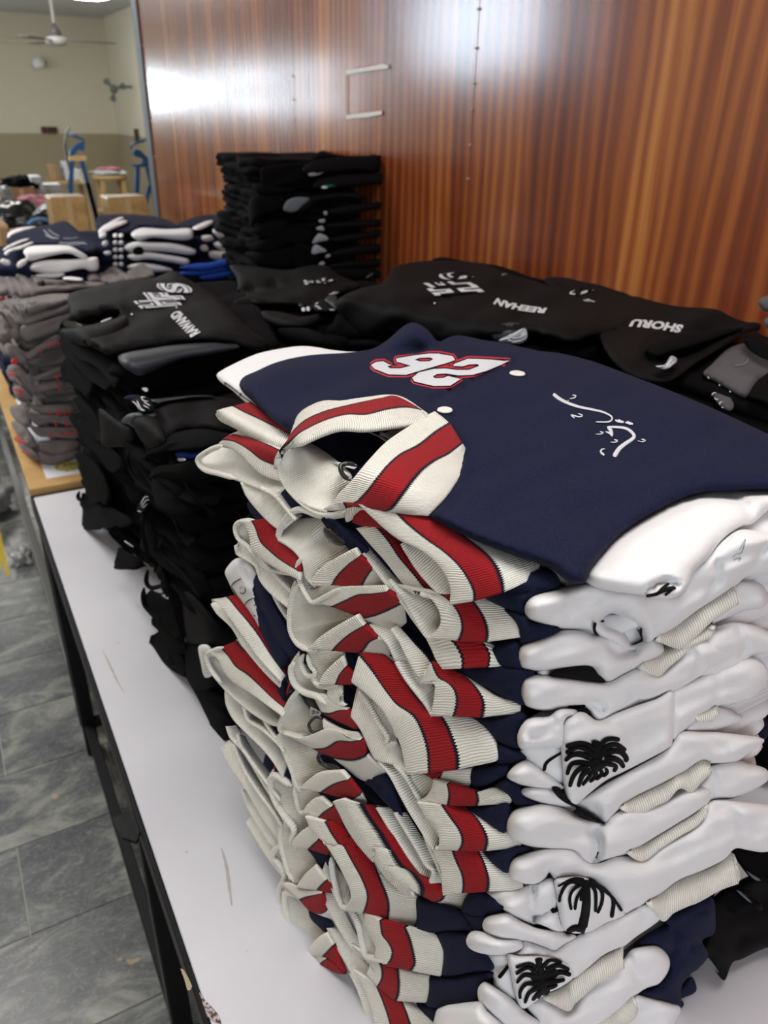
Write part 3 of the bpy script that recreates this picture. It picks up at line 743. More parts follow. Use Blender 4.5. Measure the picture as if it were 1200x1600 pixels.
for s in ('305,1060 360,1060 400,1045 435,1060 400,1085 350,1110 320,1100', '235,1060 255,1042 278,1060 262,1080 242,1078'): prism('paint_fleck', fl, [atz(x, y, 0.0012) for x, y in q((140, 1300, 5.335), s)], 0.0004, M['chip'], axis=(0, 0, 1))
p = atz(263, 1519, 0.001); o = lathe('round_sticker', None, p, [(0.014, 0), (0.014, 0.0012)], mat('sticker_paper', (0.6, 0.6, 0.57), 0.6)); tag(o, 'small round white sticker on the floor tiles', 'sticker')
# ================================================================== BACKGROUND: far hall and the plywood table
M['carton'] = mat('taped_brown_carton', (0.36, 0.22, 0.085), 0.3, (25, 0.3, 0.004), spec=0.5, var=(14, (0.48, 0.32, 0.14), 0.4, 0.65))
M['card'] = mat('plain_cardboard', (0.34, 0.21, 0.11), 0.8)
M['whitebox'] = mat('white_card', (0.55, 0.56, 0.58), 0.7); M['press_blue'] = mat('blue_enamel', (0.010, 0.050, 0.13), 0.4, spec=0.5)
M['steel'] = mat('bare_steel', (0.45, 0.45, 0.45), 0.3, metal=0.9); M['wood_plain'] = mat('raw_timber', (0.42, 0.27, 0.12), 0.6, (30, 0.3, 0.002))
M['pink'] = mat('pink_cloth', (0.55, 0.20, 0.24), 0.85); M['dark_bag'] = mat('black_polythene', (0.015, 0.016, 0.018), 0.22, (30, 0.6, 0.01), spec=0.6)
M['tapeclear'] = mat('packing_tape', (0.50, 0.36, 0.18), 0.12, spec=0.7)
KX = (0, 0, 2.667); K5 = (0, 180, 4)
def pbox(name, parent, fr, a, b, D, dep, m, bev=0.004):
    (x0, y0), (x1, y1) = q(fr, a+' '+b); p = aty(x0, y0, D); r = aty(x1, y0, D); s = aty((x0+x1)/2, y1, D)
    return box(name, parent, (p.x, D, s.z), (r.x, D+dep, (p.z+r.z)/2), m, bev, seg=1)
# low table that carries the bags and boxes
t3 = thing('side_table', 'plain table under boxes and bags in the middle of the hall', 'table', (0.3, 6.3, 0))
box('tabletop', t3, (-0.35, 6.0, 0.86), (1.15, 7.9, 0.9), M['card'], 0.004, seg=1)
for x in (-0.3, 1.1):
    for y in (6.08, 7.8): box('leg', t3, (x-0.025, y-0.025, 0), (x+0.025, y+0.025, 0.86), M['frame_black'], 0.003, seg=1)
def carton(fr, a, b, D, dep, lb, m='carton', name='carton', z0=None, tape=True):
    (x0, y0), (x1, y1) = q(fr, a+' '+b); p = aty(x0, y0, D); r = aty(x1, y0, D); s = aty((x0+x1)/2, y1, D); zb = z0 if z0 is not None else s.z; zt = (p.z+r.z)/2
    t = thing(name, lb, 'box', ((p.x+r.x)/2, D+dep/2, zb))
    box('carton_body', t, (p.x, D, zb), (r.x, D+dep, zt), M[m], 0.008)
    if tape:
        w = r.x-p.x
        box('tape_band', t, (p.x+w*0.42, D-0.001, zb+0.002), (p.x+w*0.58, D+0.001, zt-0.004), M['tapeclear'])
        box('tape_band', t, (p.x+w*0.42, D+0.004, zt-0.0005), (p.x+w*0.58, D+dep-0.004, zt+0.001), M['tapeclear'])
        box('top_flap', t, (p.x+0.004, D+0.006, zt), (p.x+w*0.5-0.002, D+dep-0.006, zt+0.0015), M[m])
        box('top_flap', t, (p.x+w*0.5+0.002, D+0.006, zt), (r.x-0.004, D+dep-0.006, zt+0.0015), M[m])
    return t
carton(KX, '205,822', '358,980', 4.95, 0.20, 'tall taped brown carton standing behind the leftmost navy pile', z0=0.9175)
carton(KX, '445,822', '612,900', 4.95, 0.20, 'taped brown carton near the end of the wood panelling', z0=0.9175)
c3 = carton(KX, '28,782', '145,830', 7.0, 0.45, 'open cardboard box on the side table at the left edge', m='card', z0=0.9015)
c4 = carton(KX, '-60,945', '38,1100', 3.9, 0.3, 'brown cardboard carton cut by the left edge of the picture', m='card', z0=0.9175)
for a, b, lb in (('125,735', '172,768', 'small white box topmost of the white boxes on the side table'), ('140,768', '188,845', 'white box below the small one beside the cardboard box'), ('185,768', '255,800', 'upper right white box by the leftmost press'), ('190,800', '262,830', 'lower right white box by the leftmost press')):
    carton(KX, a, b, 7.4 if a[:3] != '185' and a[:3] != '190' else 7.6, 0.2, lb, m='whitebox', name='white_box', tape=False, z0=None)
for px, py, D, s, m, lb, nm, ct in ((6, 306, 6.6, (0.06, 0.08, 0.06), 'foil', 'grey plastic bundle at the far left edge by the cardboard box', 'plastic_bundle', 'bundle'), (28, 288, 7.15, (0.13, 0.12, 0.06), 'black', 'dark folded cap lying on the cardboard box', 'cap', 'cap'),
        (20, 338, 6.25, (0.20, 0.16, 0.09), 'dark_bag', 'black plastic bag heap at the left on the side table', 'bag_heap', 'bag'), (52, 345, 6.2, (0.17, 0.13, 0.07), 'dark_bag', 'shiny black bag right of the bigger heap on the side table', 'bag_heap', 'bag'),
        (58, 320, 6.7, (0.15, 0.12, 0.06), 'pink', 'crumpled pink cloth in front of the white boxes', 'pink_cloth', 'cloth'), (72, 332, 6.45, (0.12, 0.1, 0.04), 'whitebox', 'crumpled white cloth right of the pink one', 'white_cloth', 'cloth')):
    p = aty(px, py, D); o = crumple(nm, None, p, *s, M[m], px*0.7, amp=0.55); tag(o, lb, ct)
p = aty(62, 344, 6.05); o = tube('blue_strap', None, [aty(x, y, 6.02) for x, y in ((44, 351), (50, 345), (60, 342), (72, 343), (78, 347))], 0.012, mat('pale_blue_web', (0.12, 0.30, 0.55), 0.6)); tag(o, 'light blue strap edge across the black bags', 'strap')
# eyelet presses
def press(D, sx, fr, body, arm, legs, seat, lb, x0, rod=None):
    base = aty(x0, 330, D); t = thing('eyelet_press', lb, 'machine', (base.x, D, 0))
    W_ = lambda s: [aty(x, y, D) for x, y in q(fr, s)]
    prism('press_head', t, W_(body), 0.10, M['press_blue'])
    tube('lever_arm', t, W_(arm), 0.014, M['press_blue'])
    for s in legs:
        a, b = W_(s); d = (b-a); k = (0.03-a.z)/d.z
        tube('leg', t, [a, a+d*k], 0.022, M['press_blue'], square=True)
    ys = [aty(*q(fr, legs[0])[0], D), aty(*q(fr, legs[1])[0], D)]
    box('foot_plate', t, (min(ys[0].x, ys[1].x)-0.25, D-0.12, 0.0), (max(ys[0].x, ys[1].x)+0.25, D+0.25, 0.035), M['press_blue'], 0.004, seg=1)
    if rod: tube('pull_rod', t, W_(rod), 0.016, M['steel_grey'])
    for s, mm in seat: prism('work_plate', t, W_(s), 0.16, M[mm])
    return t
press(10.0, 1, K5, '438,250 440,225 470,190 500,170 520,165 530,180 525,225 490,215 470,240 450,255', '425,118 470,130 525,155 525,170', ('450,285 440,490', '510,285 545,420', '545,420 590,590'), [('440,265 540,255 540,285 440,285', 'wood_plain'), ('515,350 545,345 550,430 520,430', 'chip')], 'blue eyelet press with a long bent pull rod, leftmost in the hall', 120, rod='432,75 412,110 405,200 425,300 440,360 430,460')
press(9.5, 1, K5, '835,225 855,212 880,222 935,275 938,325 845,325 832,305 880,305 905,290 900,275 855,260 838,250', '822,210 818,185 840,175 925,150', ('860,325 855,500', '920,325 965,520', '935,440 915,520'), [], 'blue eyelet press close to the end of the wood panelling', 222, rod='918,115 935,200 940,280')
# timber drum stool and goods table
D = 12.5; W_ = lambda s: [aty(x, y, D) for x, y in q(K5, s)]
p = W_('705,380')[0]; t = thing('timber_stool', 'raw timber stool with cloth on its seat between the two presses', 'stool', (p.x, D+0.15, 0))
lathe('seat', t, (p.x, D+0.2, p.z-0.05), [(0.24, 0), (0.25, 0.02), (0.24, 0.05)], M['wood_plain'], K=28)
for k in range(4):
    a = math.pi/4+k*math.pi/2; tube('leg', t, [(p.x+0.2*math.cos(a), D+0.2+0.2*math.sin(a), p.z-0.05), (p.x+0.27*math.cos(a), D+0.2+0.27*math.sin(a), 0.0)], 0.028, M['wood_plain'], square=True)
lathe('foot_ring', t, (p.x, D+0.2, p.z-0.5), [(0.22, 0), (0.24, 0.01), (0.24, 0.04), (0.22, 0.05)], M['wood_plain'], K=28)
o = crumple('folded_cloth', None, (p.x, D+0.2, p.z+0.035), 0.24, 0.2, 0.035, M['whitebox'], 4, amp=0.4); tag(o, 'pale cloth heaped on the timber stool', 'cloth')
o = crumple('folded_cloth', None, (p.x+0.02, D+0.22, p.z+0.085), 0.16, 0.14, 0.02, M['pink'], 8, amp=0.4); tag(o, 'dull pink cloth on top of the pale cloth on the stool', 'cloth')
a, b = W_('380,445 640,440'); t = thing('goods_table', 'small timber table behind the leftmost press', 'table', ((a.x+b.x)/2, D+1.0, 0))
box('tabletop', t, (a.x, D+0.9, a.z-0.04), (b.x, D+1.6, a.z), M['wood_plain'], 0.005, seg=1)
for x in (a.x+0.05, b.x-0.05):
    for y in (D+0.95, D+1.55): box('leg', t, (x-0.03, y-0.03, 0), (x+0.03, y+0.03, a.z-0.04), M['wood_plain'], 0.003, seg=1)
for k, (u0, u1, v, m_, lb) in enumerate(((0.03, 0.22, 0.22, 'card', 'tan parcel at the left of the goods table'), (0.40, 0.55, 0.26, 'whitebox', 'white upright parcel on the goods table behind the press'), (0.60, 0.80, 0.16, 'whitebox', 'low white parcel on the goods table'), (0.82, 0.98, 0.14, 'whitebox', 'flat white parcel at the right of the goods table'))):
    w = b.x-a.x; o = box('parcel', None, (a.x+w*u0, D+1.0, a.z), (a.x+w*u1, D+1.35, a.z+v), M[m_], 0.02); tag(o, lb, 'parcel')
p = aty(240, 330, 5.25); o = crumple('plastic_wrap', None, (1.20, 5.2, 0.98), 0.09, 0.07, 0.12, M['plastic'], 5, amp=0.7); tag(o, 'clear plastic wrap beside the end of the wood panelling', 'plastic wrap')
# ------------------------------------------------------------------ garments on the plywood table
KN = (0, 320, 5); KA = (0, 380, 5); KB = (200, 380, 5)
PZ = 0.917
def pile(name, cat, n, z0, z1, foot0, foot1, m, group, label, seed, wr=0.008, nn=90, jit=0.01, layers=2, skiplast=0, partname='body'):
    """n folded garments, one over another; foot0/foot1: footprint of the lowest/highest"""
    out = []
    for k in range(n):
        t = k/max(1, n-1); dz = (z1-z0)/n; rnd = random.Random(seed*91+k); dx, dy = rnd.uniform(-jit, jit), rnd.uniform(-jit, jit)
        fp = [(a[0]+(b[0]-a[0])*t+dx+rnd.uniform(-jit, jit)*0.7, a[1]+(b[1]-a[1])*t+dy+rnd.uniform(-jit, jit)*0.7) for a, b in zip(foot0, foot1)]
        cx = sum(p[0] for p in fp)/4; cy = sum(p[1] for p in fp)/4
        lb = label(k, n) if callable(label) else label
        if isinstance(label, str) and 'inside' in label and ('left' in label or 'behind the front' in label or 'tall' in label): lb = label.replace('black jacket folded inside', 'black jacket, %s layer up from the table in' % ordn[k])
        T = thing(name, lb, cat, (cx, cy, z0+dz*k), group)
        slab(partname, T, fp, z0+dz*k+0.0005, z0+dz*(k+1)-0.0005, m, layers=layers, wr=wr, seed=seed+k*1.3, n=nn, r=0.03)
        out.append(T)
    return out
ordn = ['first', 'second', 'third', 'fourth', 'fifth', 'sixth', 'seventh', 'eighth', 'ninth', 'tenth', 'eleventh', 'twelfth', 'thirteenth', 'fourteenth', 'fifteenth', 'sixteenth', 'seventeenth']
ordw = ['bottom', 'second from the bottom', 'third from the bottom', 'fourth from the bottom', 'fifth from the bottom', 'sixth from the bottom', 'seventh from the bottom', 'eighth from the bottom', 'ninth from the bottom']
# three piles of navy and white jackets
HN1 = Hull([(Vector((0, 2.95, 1.38)), Vector((0, -1, 0.0))), (Vector((0, 0, 1.40)), Vector((0, 0, 1))), (Vector((0.11, 3, 1)), Vector((-1, 0, 0)))], 0.02)
HN2 = Hull([(Vector((0, 3.25, 1.38)), Vector((0, -1, 0.0))), (Vector((0, 0, 1.40)), Vector((0, 0, 1))), (Vector((0.50, 3, 1)), Vector((-1, 0, 0)))], 0.02)
HN3 = Hull([(Vector((0, 3.45, 1.38)), Vector((0, -1, 0.0))), (Vector((0, 0, 1.38)), Vector((0, 0, 1))), (Vector((0.89, 3, 1)), Vector((-1, 0, 0)))], 0.02)
n1 = pile('varsity_jacket', 'jacket', 6, PZ, 1.375, [(0.14, 2.98), (0.52, 2.98), (0.54, 3.5), (0.14, 3.5)], [(0.12, 2.98), (0.50, 2.98), (0.52, 3.5), (0.13, 3.5)], M['navy'], 'navy jackets in the leftmost rear pile',
   lambda k, n: 'navy jacket with white sleeve, '+('topmost' if k == n-1 else ordw[k])+' in the leftmost rear pile', 3)
n2 = pile('varsity_jacket', 'jacket', 7, PZ, 1.375, [(0.58, 3.28), (0.92, 3.28), (0.92, 3.8), (0.58, 3.8)], [(0.54, 3.28), (0.92, 3.28), (0.92, 3.8), (0.54, 3.8)], M['navy'], 'navy jackets in the middle rear pile',
   lambda k, n: 'navy jacket with white sleeve, '+('topmost' if k == n-1 else ordw[k])+' in the middle rear pile', 5)
n3 = pile('varsity_jacket', 'jacket', 6, PZ, 1.36, [(0.95, 3.48), (1.27, 3.48), (1.27, 3.95), (0.95, 3.95)], [(0.93, 3.48), (1.27, 3.48), (1.27, 3.95), (0.93, 3.95)], M['navy'], 'navy jackets in the rear pile by the panelling',
   lambda k, n: 'navy jacket with white sleeve, '+('topmost' if k == n-1 else ordw[k])+' in the rear pile by the panelling', 8)
def PW(nm, par, H, fr, s, m, off=0.0, bulge=0.02, R=5, th=0.02, step=4, **kw): return Pillow(nm, par, H, q(fr, s), M[m], off=off, bulge=bulge, R=R, th=th, step=step, **kw)
tp1 = PW('front_panel', n1[5], HN1, KN, '60,250 90,215 180,180 290,170 400,150 515,128 640,230 770,330 700,380 560,325 400,320 230,325 60,310', 'navy', 0.0, 0.02)
PW('sleeve', n1[5], HN1, KN, '58,240 70,215 150,180 290,170 230,195 120,235 60,262', 'white', 0.012, 0.012, 4)
stroke('white_embroidery', n1[5], tp1, [(q(KN, '340,195 400,250 460,262'), 2, 1.5), (q(KN, '375,190 420,225 465,245'), 1.5, 1.2), (q(KN, '350,235 420,265'), 1.5, 1), (q(KN, '460,298 540,300 600,295 680,305'), 1.6, 1.6), (q(KN, '520,310 600,312 660,290'), 1.2, 1.2), (q(KN, '490,262 560,262 610,252'), 1, 1)], M['thread_grey'])
PW('sleeve', n1[5], HN1, KN, '182,358 240,322 400,315 540,320 630,365 685,405 640,422 540,380 400,398 235,440 200,400', 'white', 0.012)
PW('sleeve', n1[4], HN1, KN, '235,500 265,455 400,430 600,425 745,408 770,440 765,510 700,520 640,500 420,542 320,530 270,520', 'white', 0.012)
PW('sleeve', n1[3], HN1, KN, '285,545 400,535 490,530 505,548 440,575 290,570', 'white', 0.006)
for i, s in enumerate(('30,385 60,350 160,320 240,290 262,300 180,340 80,370 60,392', '20,350 80,310 180,270 240,265 200,285 100,325 40,355')): PW('collar', n1[5], HN1, KN, s, 'white', 0.02, 0.01, 3)
for i, s in enumerate(('130,470 150,440 200,420 215,440 180,480 140,495', '0,440 20,420 80,440 70,475 10,460', '200,415 225,400 235,420 215,440')): PW('hem_band', n1[4-i % 2], HN1, KN, s, 'white', 0.02, 0.01, 3)
tp2 = PW('front_panel', n2[6], HN2, KX, '405,905 460,893 560,893 680,910 760,950 790,965 600,950 540,975 420,960', 'navy', 0.0, 0.02)
for k, s in ((6, '545,975 590,950 690,955 790,952 805,975 795,997 740,1000 640,990 580,1002'), (5, '515,1030 560,1008 640,1010 730,1015 812,1040 800,1062 700,1050 600,1045 545,1052'), (4, '530,1065 600,1050 700,1062 785,1080 775,1105 720,1095 620,1080 560,1085'), (3, '530,1110 580,1095 660,1105 720,1125 640,1135 560,1125')):
    PW('sleeve', n2[k], HN2, KX, s, 'white', 0.012)
PW('palm_patch', n2[5], HN2, KX, '552,1040 575,1025 597,1035 595,1060 560,1060', 'thread_black', 0.03, 0.004, 3)
for k in range(5):
    y = 975+k*30
    for x in (478, 502): PW('hem_band', n2[6-k], HN2, KX, '%d,%d %d,%d %d,%d %d,%d' % (x-6, y, x+10, y-2, x+11, y+13, x-5, y+14), 'white', 0.02, 0.008, 3)
for k, s in ((6, '410,960 450,930 520,918 530,930 470,955 420,975'), (6, '450,930 500,905 520,912 480,930'), (5, '412,975 440,965 442,985 420,995'), (4, '425,1010 445,1000 450,1020 430,1028'), (3, '430,1050 460,1045 462,1060 440,1064')): PW('collar', n2[k], HN2, KX, s, 'white', 0.025, 0.01, 3)
PW('front_panel', n3[5], HN3, KX, '740,935 780,915 860,895 950,900 1030,935 1045,960 900,955 860,945 780,960', 'navy', 0.0, 0.02)
for k, s in ((5, '885,958 960,950 1050,952 1065,985 1000,1000 930,1002'), (4, '888,1012 960,1005 1045,1015 1035,1042 930,1045'), (3, '870,1050 920,1046 1020,1052 1005,1082 890,1082')): PW('sleeve', n3[k], HN3, KX, s, 'white', 0.012)
for k, s in ((5, '800,950 850,925 885,918 885,932 830,958'), (4, '840,985 880,980 888,1000 850,1005'), (3, '835,1025 860,1020 868,1045 840,1045')): PW('collar', n3[k], HN3, KX, s, 'white', 0.02, 0.01, 3)
# royal blue garments
HBl = Hull([(Vector((0, 3.05, 1.2)), Vector((0, -1, 0.3))), (Vector((0, 0, 1.27)), Vector((0, 0, 1)))], 0.02)
bl = pile('blue_garment', 'garment', 3, PZ, 1.20, [(0.62, 2.75), (0.98, 2.75), (0.98, 3.15), (0.62, 3.15)], [(0.62, 2.75), (0.98, 2.75), (0.98, 3.15), (0.62, 3.15)], M['blue'], 'royal blue garments',
   lambda k, n: 'royal blue garment, '+('top' if k == 2 else 'middle' if k == 1 else 'bottom')+' of the small blue pile', 11)
H_b = Hull([(Vector((0, 2.74, 1.2)), Vector((0, -1, 0.5)))], 0.02)
PW('fold', bl[2], H_b, KB, '400,190 520,160 640,150 800,110 900,105 935,130 860,170 700,195 600,220 500,210', 'blue', 0.0, 0.02, 6)
PW('fold', bl[1], H_b, KB, '410,225 560,210 700,195 820,175 820,200 700,225 580,250 430,250', 'blue', -0.01, 0.02, 6)
PW('fold', bl[0], H_b, KB, '560,255 700,225 820,205 830,250 700,275 590,285', 'blue', -0.01, 0.02, 6)
# grey knit garments with red print
HG = Hull([(Vector((0.14, 2.3, 1)), Vector((-1, -0.15, 0))), (Vector((0, 2.30, 1.3)), Vector((0.1, -1, 0.0))), (Vector((0, 0, 1.36)), Vector((0, 0, 1)))], 0.02)
g1 = pile('grey_shorts', 'shorts', 9, PZ, 1.335, [(0.20, 2.36), (0.50, 2.36), (0.5, 2.66), (0.18, 2.66)], [(0.17, 2.36), (0.48, 2.36), (0.5, 2.66), (0.15, 2.66)], M['grey_knit'], 'grey knitted shorts in the near grey pile',
   lambda k, n: 'warm grey shorts with red print, '+('topmost' if k == n-1 else ordw[k])+' of the near grey pile', 21, wr=0.016)
g2 = pile('grey_shorts', 'shorts', 5, PZ, 1.30, [(0.14, 2.70), (0.52, 2.70), (0.52, 2.88), (0.14, 2.88)], [(0.14, 2.70), (0.52, 2.70), (0.52, 2.88), (0.14, 2.88)], M['grey_knit'], 'grey knitted shorts in the far grey pile',
   lambda k, n: 'grey garment, '+('topmost' if k == n-1 else ordw[k])+' of the grey pile behind the first', 25, wr=0.016)
def PG(k, s, off=0.0, m='grey_knit', fr=KA, nm='fold', R=6, b=0.014, cr=()): return Pillow(nm, g1[k], HG, q(fr, s), M[m], off=off, bulge=b, R=R, th=0.03, step=4, creases=cr, nz=(0.006, 0.06))
PG(8, '35,425 70,402 120,408 190,450 350,440 525,432 545,500 520,540 380,580 210,640 170,600 140,520 60,450', 0.012, cr=[(q(KA, '60,420 130,460 190,520 210,580 340,540 520,470'), 0.02, 3), (q(KA, '70,405 150,440 200,500'), 0.014, 2)])
PG(8, '195,455 300,445 525,440 520,470 350,520 210,545', 0.018, m='grey_shine', R=4, b=0.004)
PG(7, '180,640 350,600 520,550 540,600 460,690 300,740 210,770 150,700', 0.004)
PG(7, '-30,520 30,520 90,570 130,640 150,720 60,740 -30,700', 0.006, cr=[(q(KA, '0,540 60,620 100,720'), 0.012, 2.5), (q(KA, '30,560 90,660 130,730'), 0.012, 2.5)])
PG(6, '130,800 175,840 215,850 330,780 450,710 470,790 340,840 240,905 200,890 150,850', 0.016, cr=[(q(KA, '205,880 280,820 460,740'), 0.016, 2.5)])
PG(6, '30,800 80,780 150,830 210,900 180,950 110,900 50,860', 0.008)
PG(5, '180,1010 240,1040 330,1020 480,960 485,1010 330,1060 260,1100 300,1110 470,1080 490,1120 330,1160 260,1180 200,1090', 0.016, cr=[(q(KA, '260,1050 300,1060 480,1020'), 0.016, 2.5), (q(KA, '280,1120 330,1120 490,1090'), 0.014, 2.5)])
PG(5, '60,960 130,950 200,1010 260,1100 320,1180 260,1190 150,1080 80,1010', 0.008)
PG(4, '100,1120 180,1130 260,1210 200,1230 120,1190', 0.004)
KL = (0, 560, 4)
PG(4, '160,240 210,290 330,290 440,290 450,340 300,350 220,330 180,290', 0.010, fr=KL)
PG(3, '180,330 250,350 420,355 480,370 470,420 320,400 240,420 190,380', 0.014, fr=KL, cr=[(q(KL, '200,360 300,380 470,390'), 0.014, 3)])
PG(2, '185,410 250,430 400,430 490,430 480,500 320,490 250,490 200,450', 0.014, fr=KL, cr=[(q(KL, '250,450 350,450 480,460'), 0.014, 3)])
PG(1, '240,520 330,510 480,510 480,560 380,600 260,580', 0.006, fr=KL); PG(0, '240,580 340,600 480,570 470,620 330,665 260,640', 0.004, fr=KL)
PG(3, '60,310 130,290 180,340 200,420 150,430 90,380', 0.004, fr=KL); PG(2, '70,400 130,400 190,460 230,540 180,560 110,480', 0.004, fr=KL); PG(0, '110,530 180,550 250,610 240,640 160,600', 0.004, fr=KL)
class Flat:
    def __init__(s, H, off): s.H, s.off = H, off
    def P(s, x, y, l=0.001): return s.H.P(x, y, s.off+l)
def reds(k, fr, L, off=0.028, w=1.6):
    for s in L: stroke('red_print', g1[k], Flat(HG, off+0.004), [(q(fr, s), w*1.5, w*1.5)], M['red'])
reds(6, KA, ['305,825 325,860', '365,785 385,825', '400,770 425,810', '440,750 465,795'], 0.034)
reds(5, KA, ['430,1025 460,1080', '440,1105 475,1155'], 0.034)
reds(6, KA, ['90,935 120,905 125,940 95,940'], 0.024, 2.5); reds(5, KA, ['60,1035 100,1020 130,1040', '100,1145 150,1150 170,1190 150,1190'], 0.024, 2.2)
reds(3, KL, ['305,325 320,360', '365,325 355,360', '380,325 372,360', '400,325 410,355', '430,330 440,355'], 0.032); reds(2, KL, ['345,398 355,430', '405,395 430,420', '430,395 410,425', '450,400 475,415'], 0.034)
reds(1, KL, ['312,455 322,495', '380,455 370,495', '400,470 430,460 440,480', '450,470 480,460'], 0.034); reds(0, KL, ['90,495 120,525 160,525', '100,480 130,520', '135,580 160,590', '165,590 185,605'], 0.02, 2)
HG2 = Hull([(Vector((0, 2.68, 1.3)), Vector((0.1, -1, 0.2))), (Vector((0, 0, 1.335)), Vector((0, 0, 1)))], 0.02)
def PH(k, s, m='grey_knit', off=0.0, cr=(), fr=KA): return Pillow('fold', g2[k], HG2, q(fr, s), M[m], off=off, bulge=0.016, R=6, th=0.03, step=4, creases=cr, nz=(0.006, 0.05))
PH(4, '100,240 130,195 180,200 240,240 330,270 500,290 700,300 830,310 760,340 560,370 330,400 260,440 230,380 150,290', cr=[(q(KA, '130,205 210,250 280,330 340,320'), 0.02, 3), (q(KA, '340,330 560,320 800,320'), 0.014, 3)])
PH(4, '680,260 700,220 740,215 800,230 880,180 960,220 1060,290 900,320 780,300 700,300', off=-0.01, cr=[(q(KA, '760,230 800,290'), 0.012, 2), (q(KA, '860,210 980,290'), 0.012, 2)])
PH(3, '990,230 1060,180 1120,160 1200,230 1190,270 1060,285', off=-0.02)
PH(3, '-30,260 60,255 150,280 220,360 250,420 150,430 60,400 -30,400', off=0.0, cr=[(q(KA, '30,280 70,340 80,400'), 0.014, 2.5), (q(KA, '90,280 130,350 150,410'), 0.014, 2.5), (q(KA, '150,290 200,370'), 0.014, 2.5)])
PH(2, '-20,420 20,425 30,440 -20,445', m='red', off=0.01)
PH(4, '500,265 560,262 640,275 640,295 500,285', m='white', off=0.012)
# ================================================================== BLACK JACKET PILES
M['slate'] = mat('slate_blue_panel_and_sheen', (0.13, 0.15, 0.18), 0.6)  # slate panels, and the painted sheen on the low black garments
K1 = (120, 580, 5); K2 = (180, 800, 4.2125); KB = (200, 380, 5); KA = (0, 380, 5); K6 = (340, 400, 4); K7 = (600, 380, 4); K4 = (750, 380, 2.667); KE = (360, 220, 4)
def bp(nm, par, H, fr, s, m='black', off=0.0, bulge=0.014, R=10, th=0.02, step=7, **kw): return Pillow(nm, par, H, q(fr, s) if isinstance(s, str) else s, M[m], off=off, bulge=bulge, R=R, th=th, step=step, **kw)
def lab(base, where): return lambda k, n: base+', '+('topmost' if k == n-1 else 'number %d from the bottom' % (k+1) if k > 8 else ordw[k])+' in '+where
hidden = lambda where: (lambda k, n: 'black jacket folded flat inside '+where)
# pile with the white block name, left
zA = 1.465
A1 = pile('track_jacket', 'jacket', 14, TZ+0.001, zA-0.012, [(0.30, 1.52), (0.72, 1.45), (0.76, 2.02), (0.20, 1.95)], [(0.225, 1.34), (0.56, 1.42), (0.70, 2.06), (0.25, 2.04)], M['black'], 'black jackets in the left pile',
   lambda k, n: 'black softshell jacket with sleeve panel in slate, on top of the left black pile' if k == n-1 else ('black jacket, %s layer up from the table in the left black pile' % ordn[k]), 31, wr=0.014, jit=0.012)
for o in A1[:-1]: o['group'] = 'lower jackets of the left black pile'
if 'group' in A1[-1]: del A1[-1]['group']
HA = Hull([(Vector((0, 0, zA)), Vector((0, 0, 1))), (Vector((0.205, 1.5, 1.2)), Vector((-1, 0.06, 0.05))), (Vector((0, 1.26, 1.2)), Vector((0.2, -1, 0.0)))], 0.015)
a = A1[-1]
pa = bp('front_panel', a, HA, KA, q(KA, '528,420 560,385 700,350 850,312 1020,280 1200,272')+q(KB, '350,215 440,262 500,300 650,392 780,492 860,580 960,680 1080,765 1090,830 1000,850 840,800 600,768 450,775 200,815 0,850')+q(KA, '860,880 760,830 600,760 480,700 460,650 520,572 548,540 530,470'), 'black2', R=9, step=9, bulge=0.018,
   creases=[(q(KB, '-60,560 0,548 200,520 390,490 640,430'), 0.004, 3), (q(KA, '1030,290 1010,400 990,520 1000,620 950,720 780,790'), 0.003, 3), (q(KA, '560,545 700,500 880,500 980,560'), -0.008, 10), (q(KA, '500,640 620,640 780,610 880,570'), 0.035, 7), (q(KB, '300,600 450,640 640,620'), -0.004, 30), (q(KB, '0,840 300,790 640,760 880,690 1040,760'), 0.003, 3)], nz=(0.012, 0.012))
bp('neck_opening', a, HA, KA, '492,640 530,580 600,610 700,632 780,612 870,578 900,578 800,628 700,652 580,668', 'lining', off=0.004, bulge=0.002, R=4)
bp('neck_label', a, HA, KA, '785,612 840,588 872,578 868,590 800,618', 'thread_white', off=0.010, bulge=0.001, R=2, th=0.002, step=4)
sheet('collar', a, HA, [(0, q(KA, '470,690 560,668 700,650 850,612 985,572'), 0.020), (0, q(KA, '480,750 620,790 740,800 880,750 990,650'), 0.012)], m=M['black2'], bulge=0.006)
bp('sleeve_panel', a, HA, KB, '-80,880 -40,855 0,845 200,812 450,782 700,770 850,785 865,820 700,862 420,908 220,988 90,1035 0,990 -60,940', 'grey_shine', off=0.006, bulge=0.014, R=14)
for (x, y) in q(KB, '30,553 378,498'):
    stroke('snap_button', a, pa, [([(x-1.8, y), (x+1.8, y+0.5)], 3.6, 3.6)], M['thread_white'], th=0.003)
def crest(par, surf, L, fr, cols=('thread_white', 'thread_black')):
    for ch, p0, p1, p2 in L:
        a_, b_, c_ = q(fr, ' '.join((p0, p1, p2)))
        for (fat, th), m_ in zip(((0.12, 0.0012), (0.05, 0.0022), (0.012, 0.0030)) if len(cols) > 2 else ((0.13, 0.0012), (0.015, 0.0022)), cols):
            lettering('crest_letter', par, surf, ch, a_, b_, c_, M[m_], fat=fat, th=th)
cb = ('thread_white', 'navy', 'thread_white')
crest(a, pa, [('S', '490,388', '425,312', '290,385')], KB, cb); crest(a, pa, [('F', '412,440', '365,385', '185,440')], KB, cb); crest(a, pa, [('H', '385,488', '325,430', '130,508')], KB, cb)
P0, P1_, P2_ = q(KB, '562,697 392,522 492,736')
lettering('name_lettering', a, pa, 'RAWAND', P0, P1_, P2_, M['thread_white'], fat=0.05, th=0.0015)
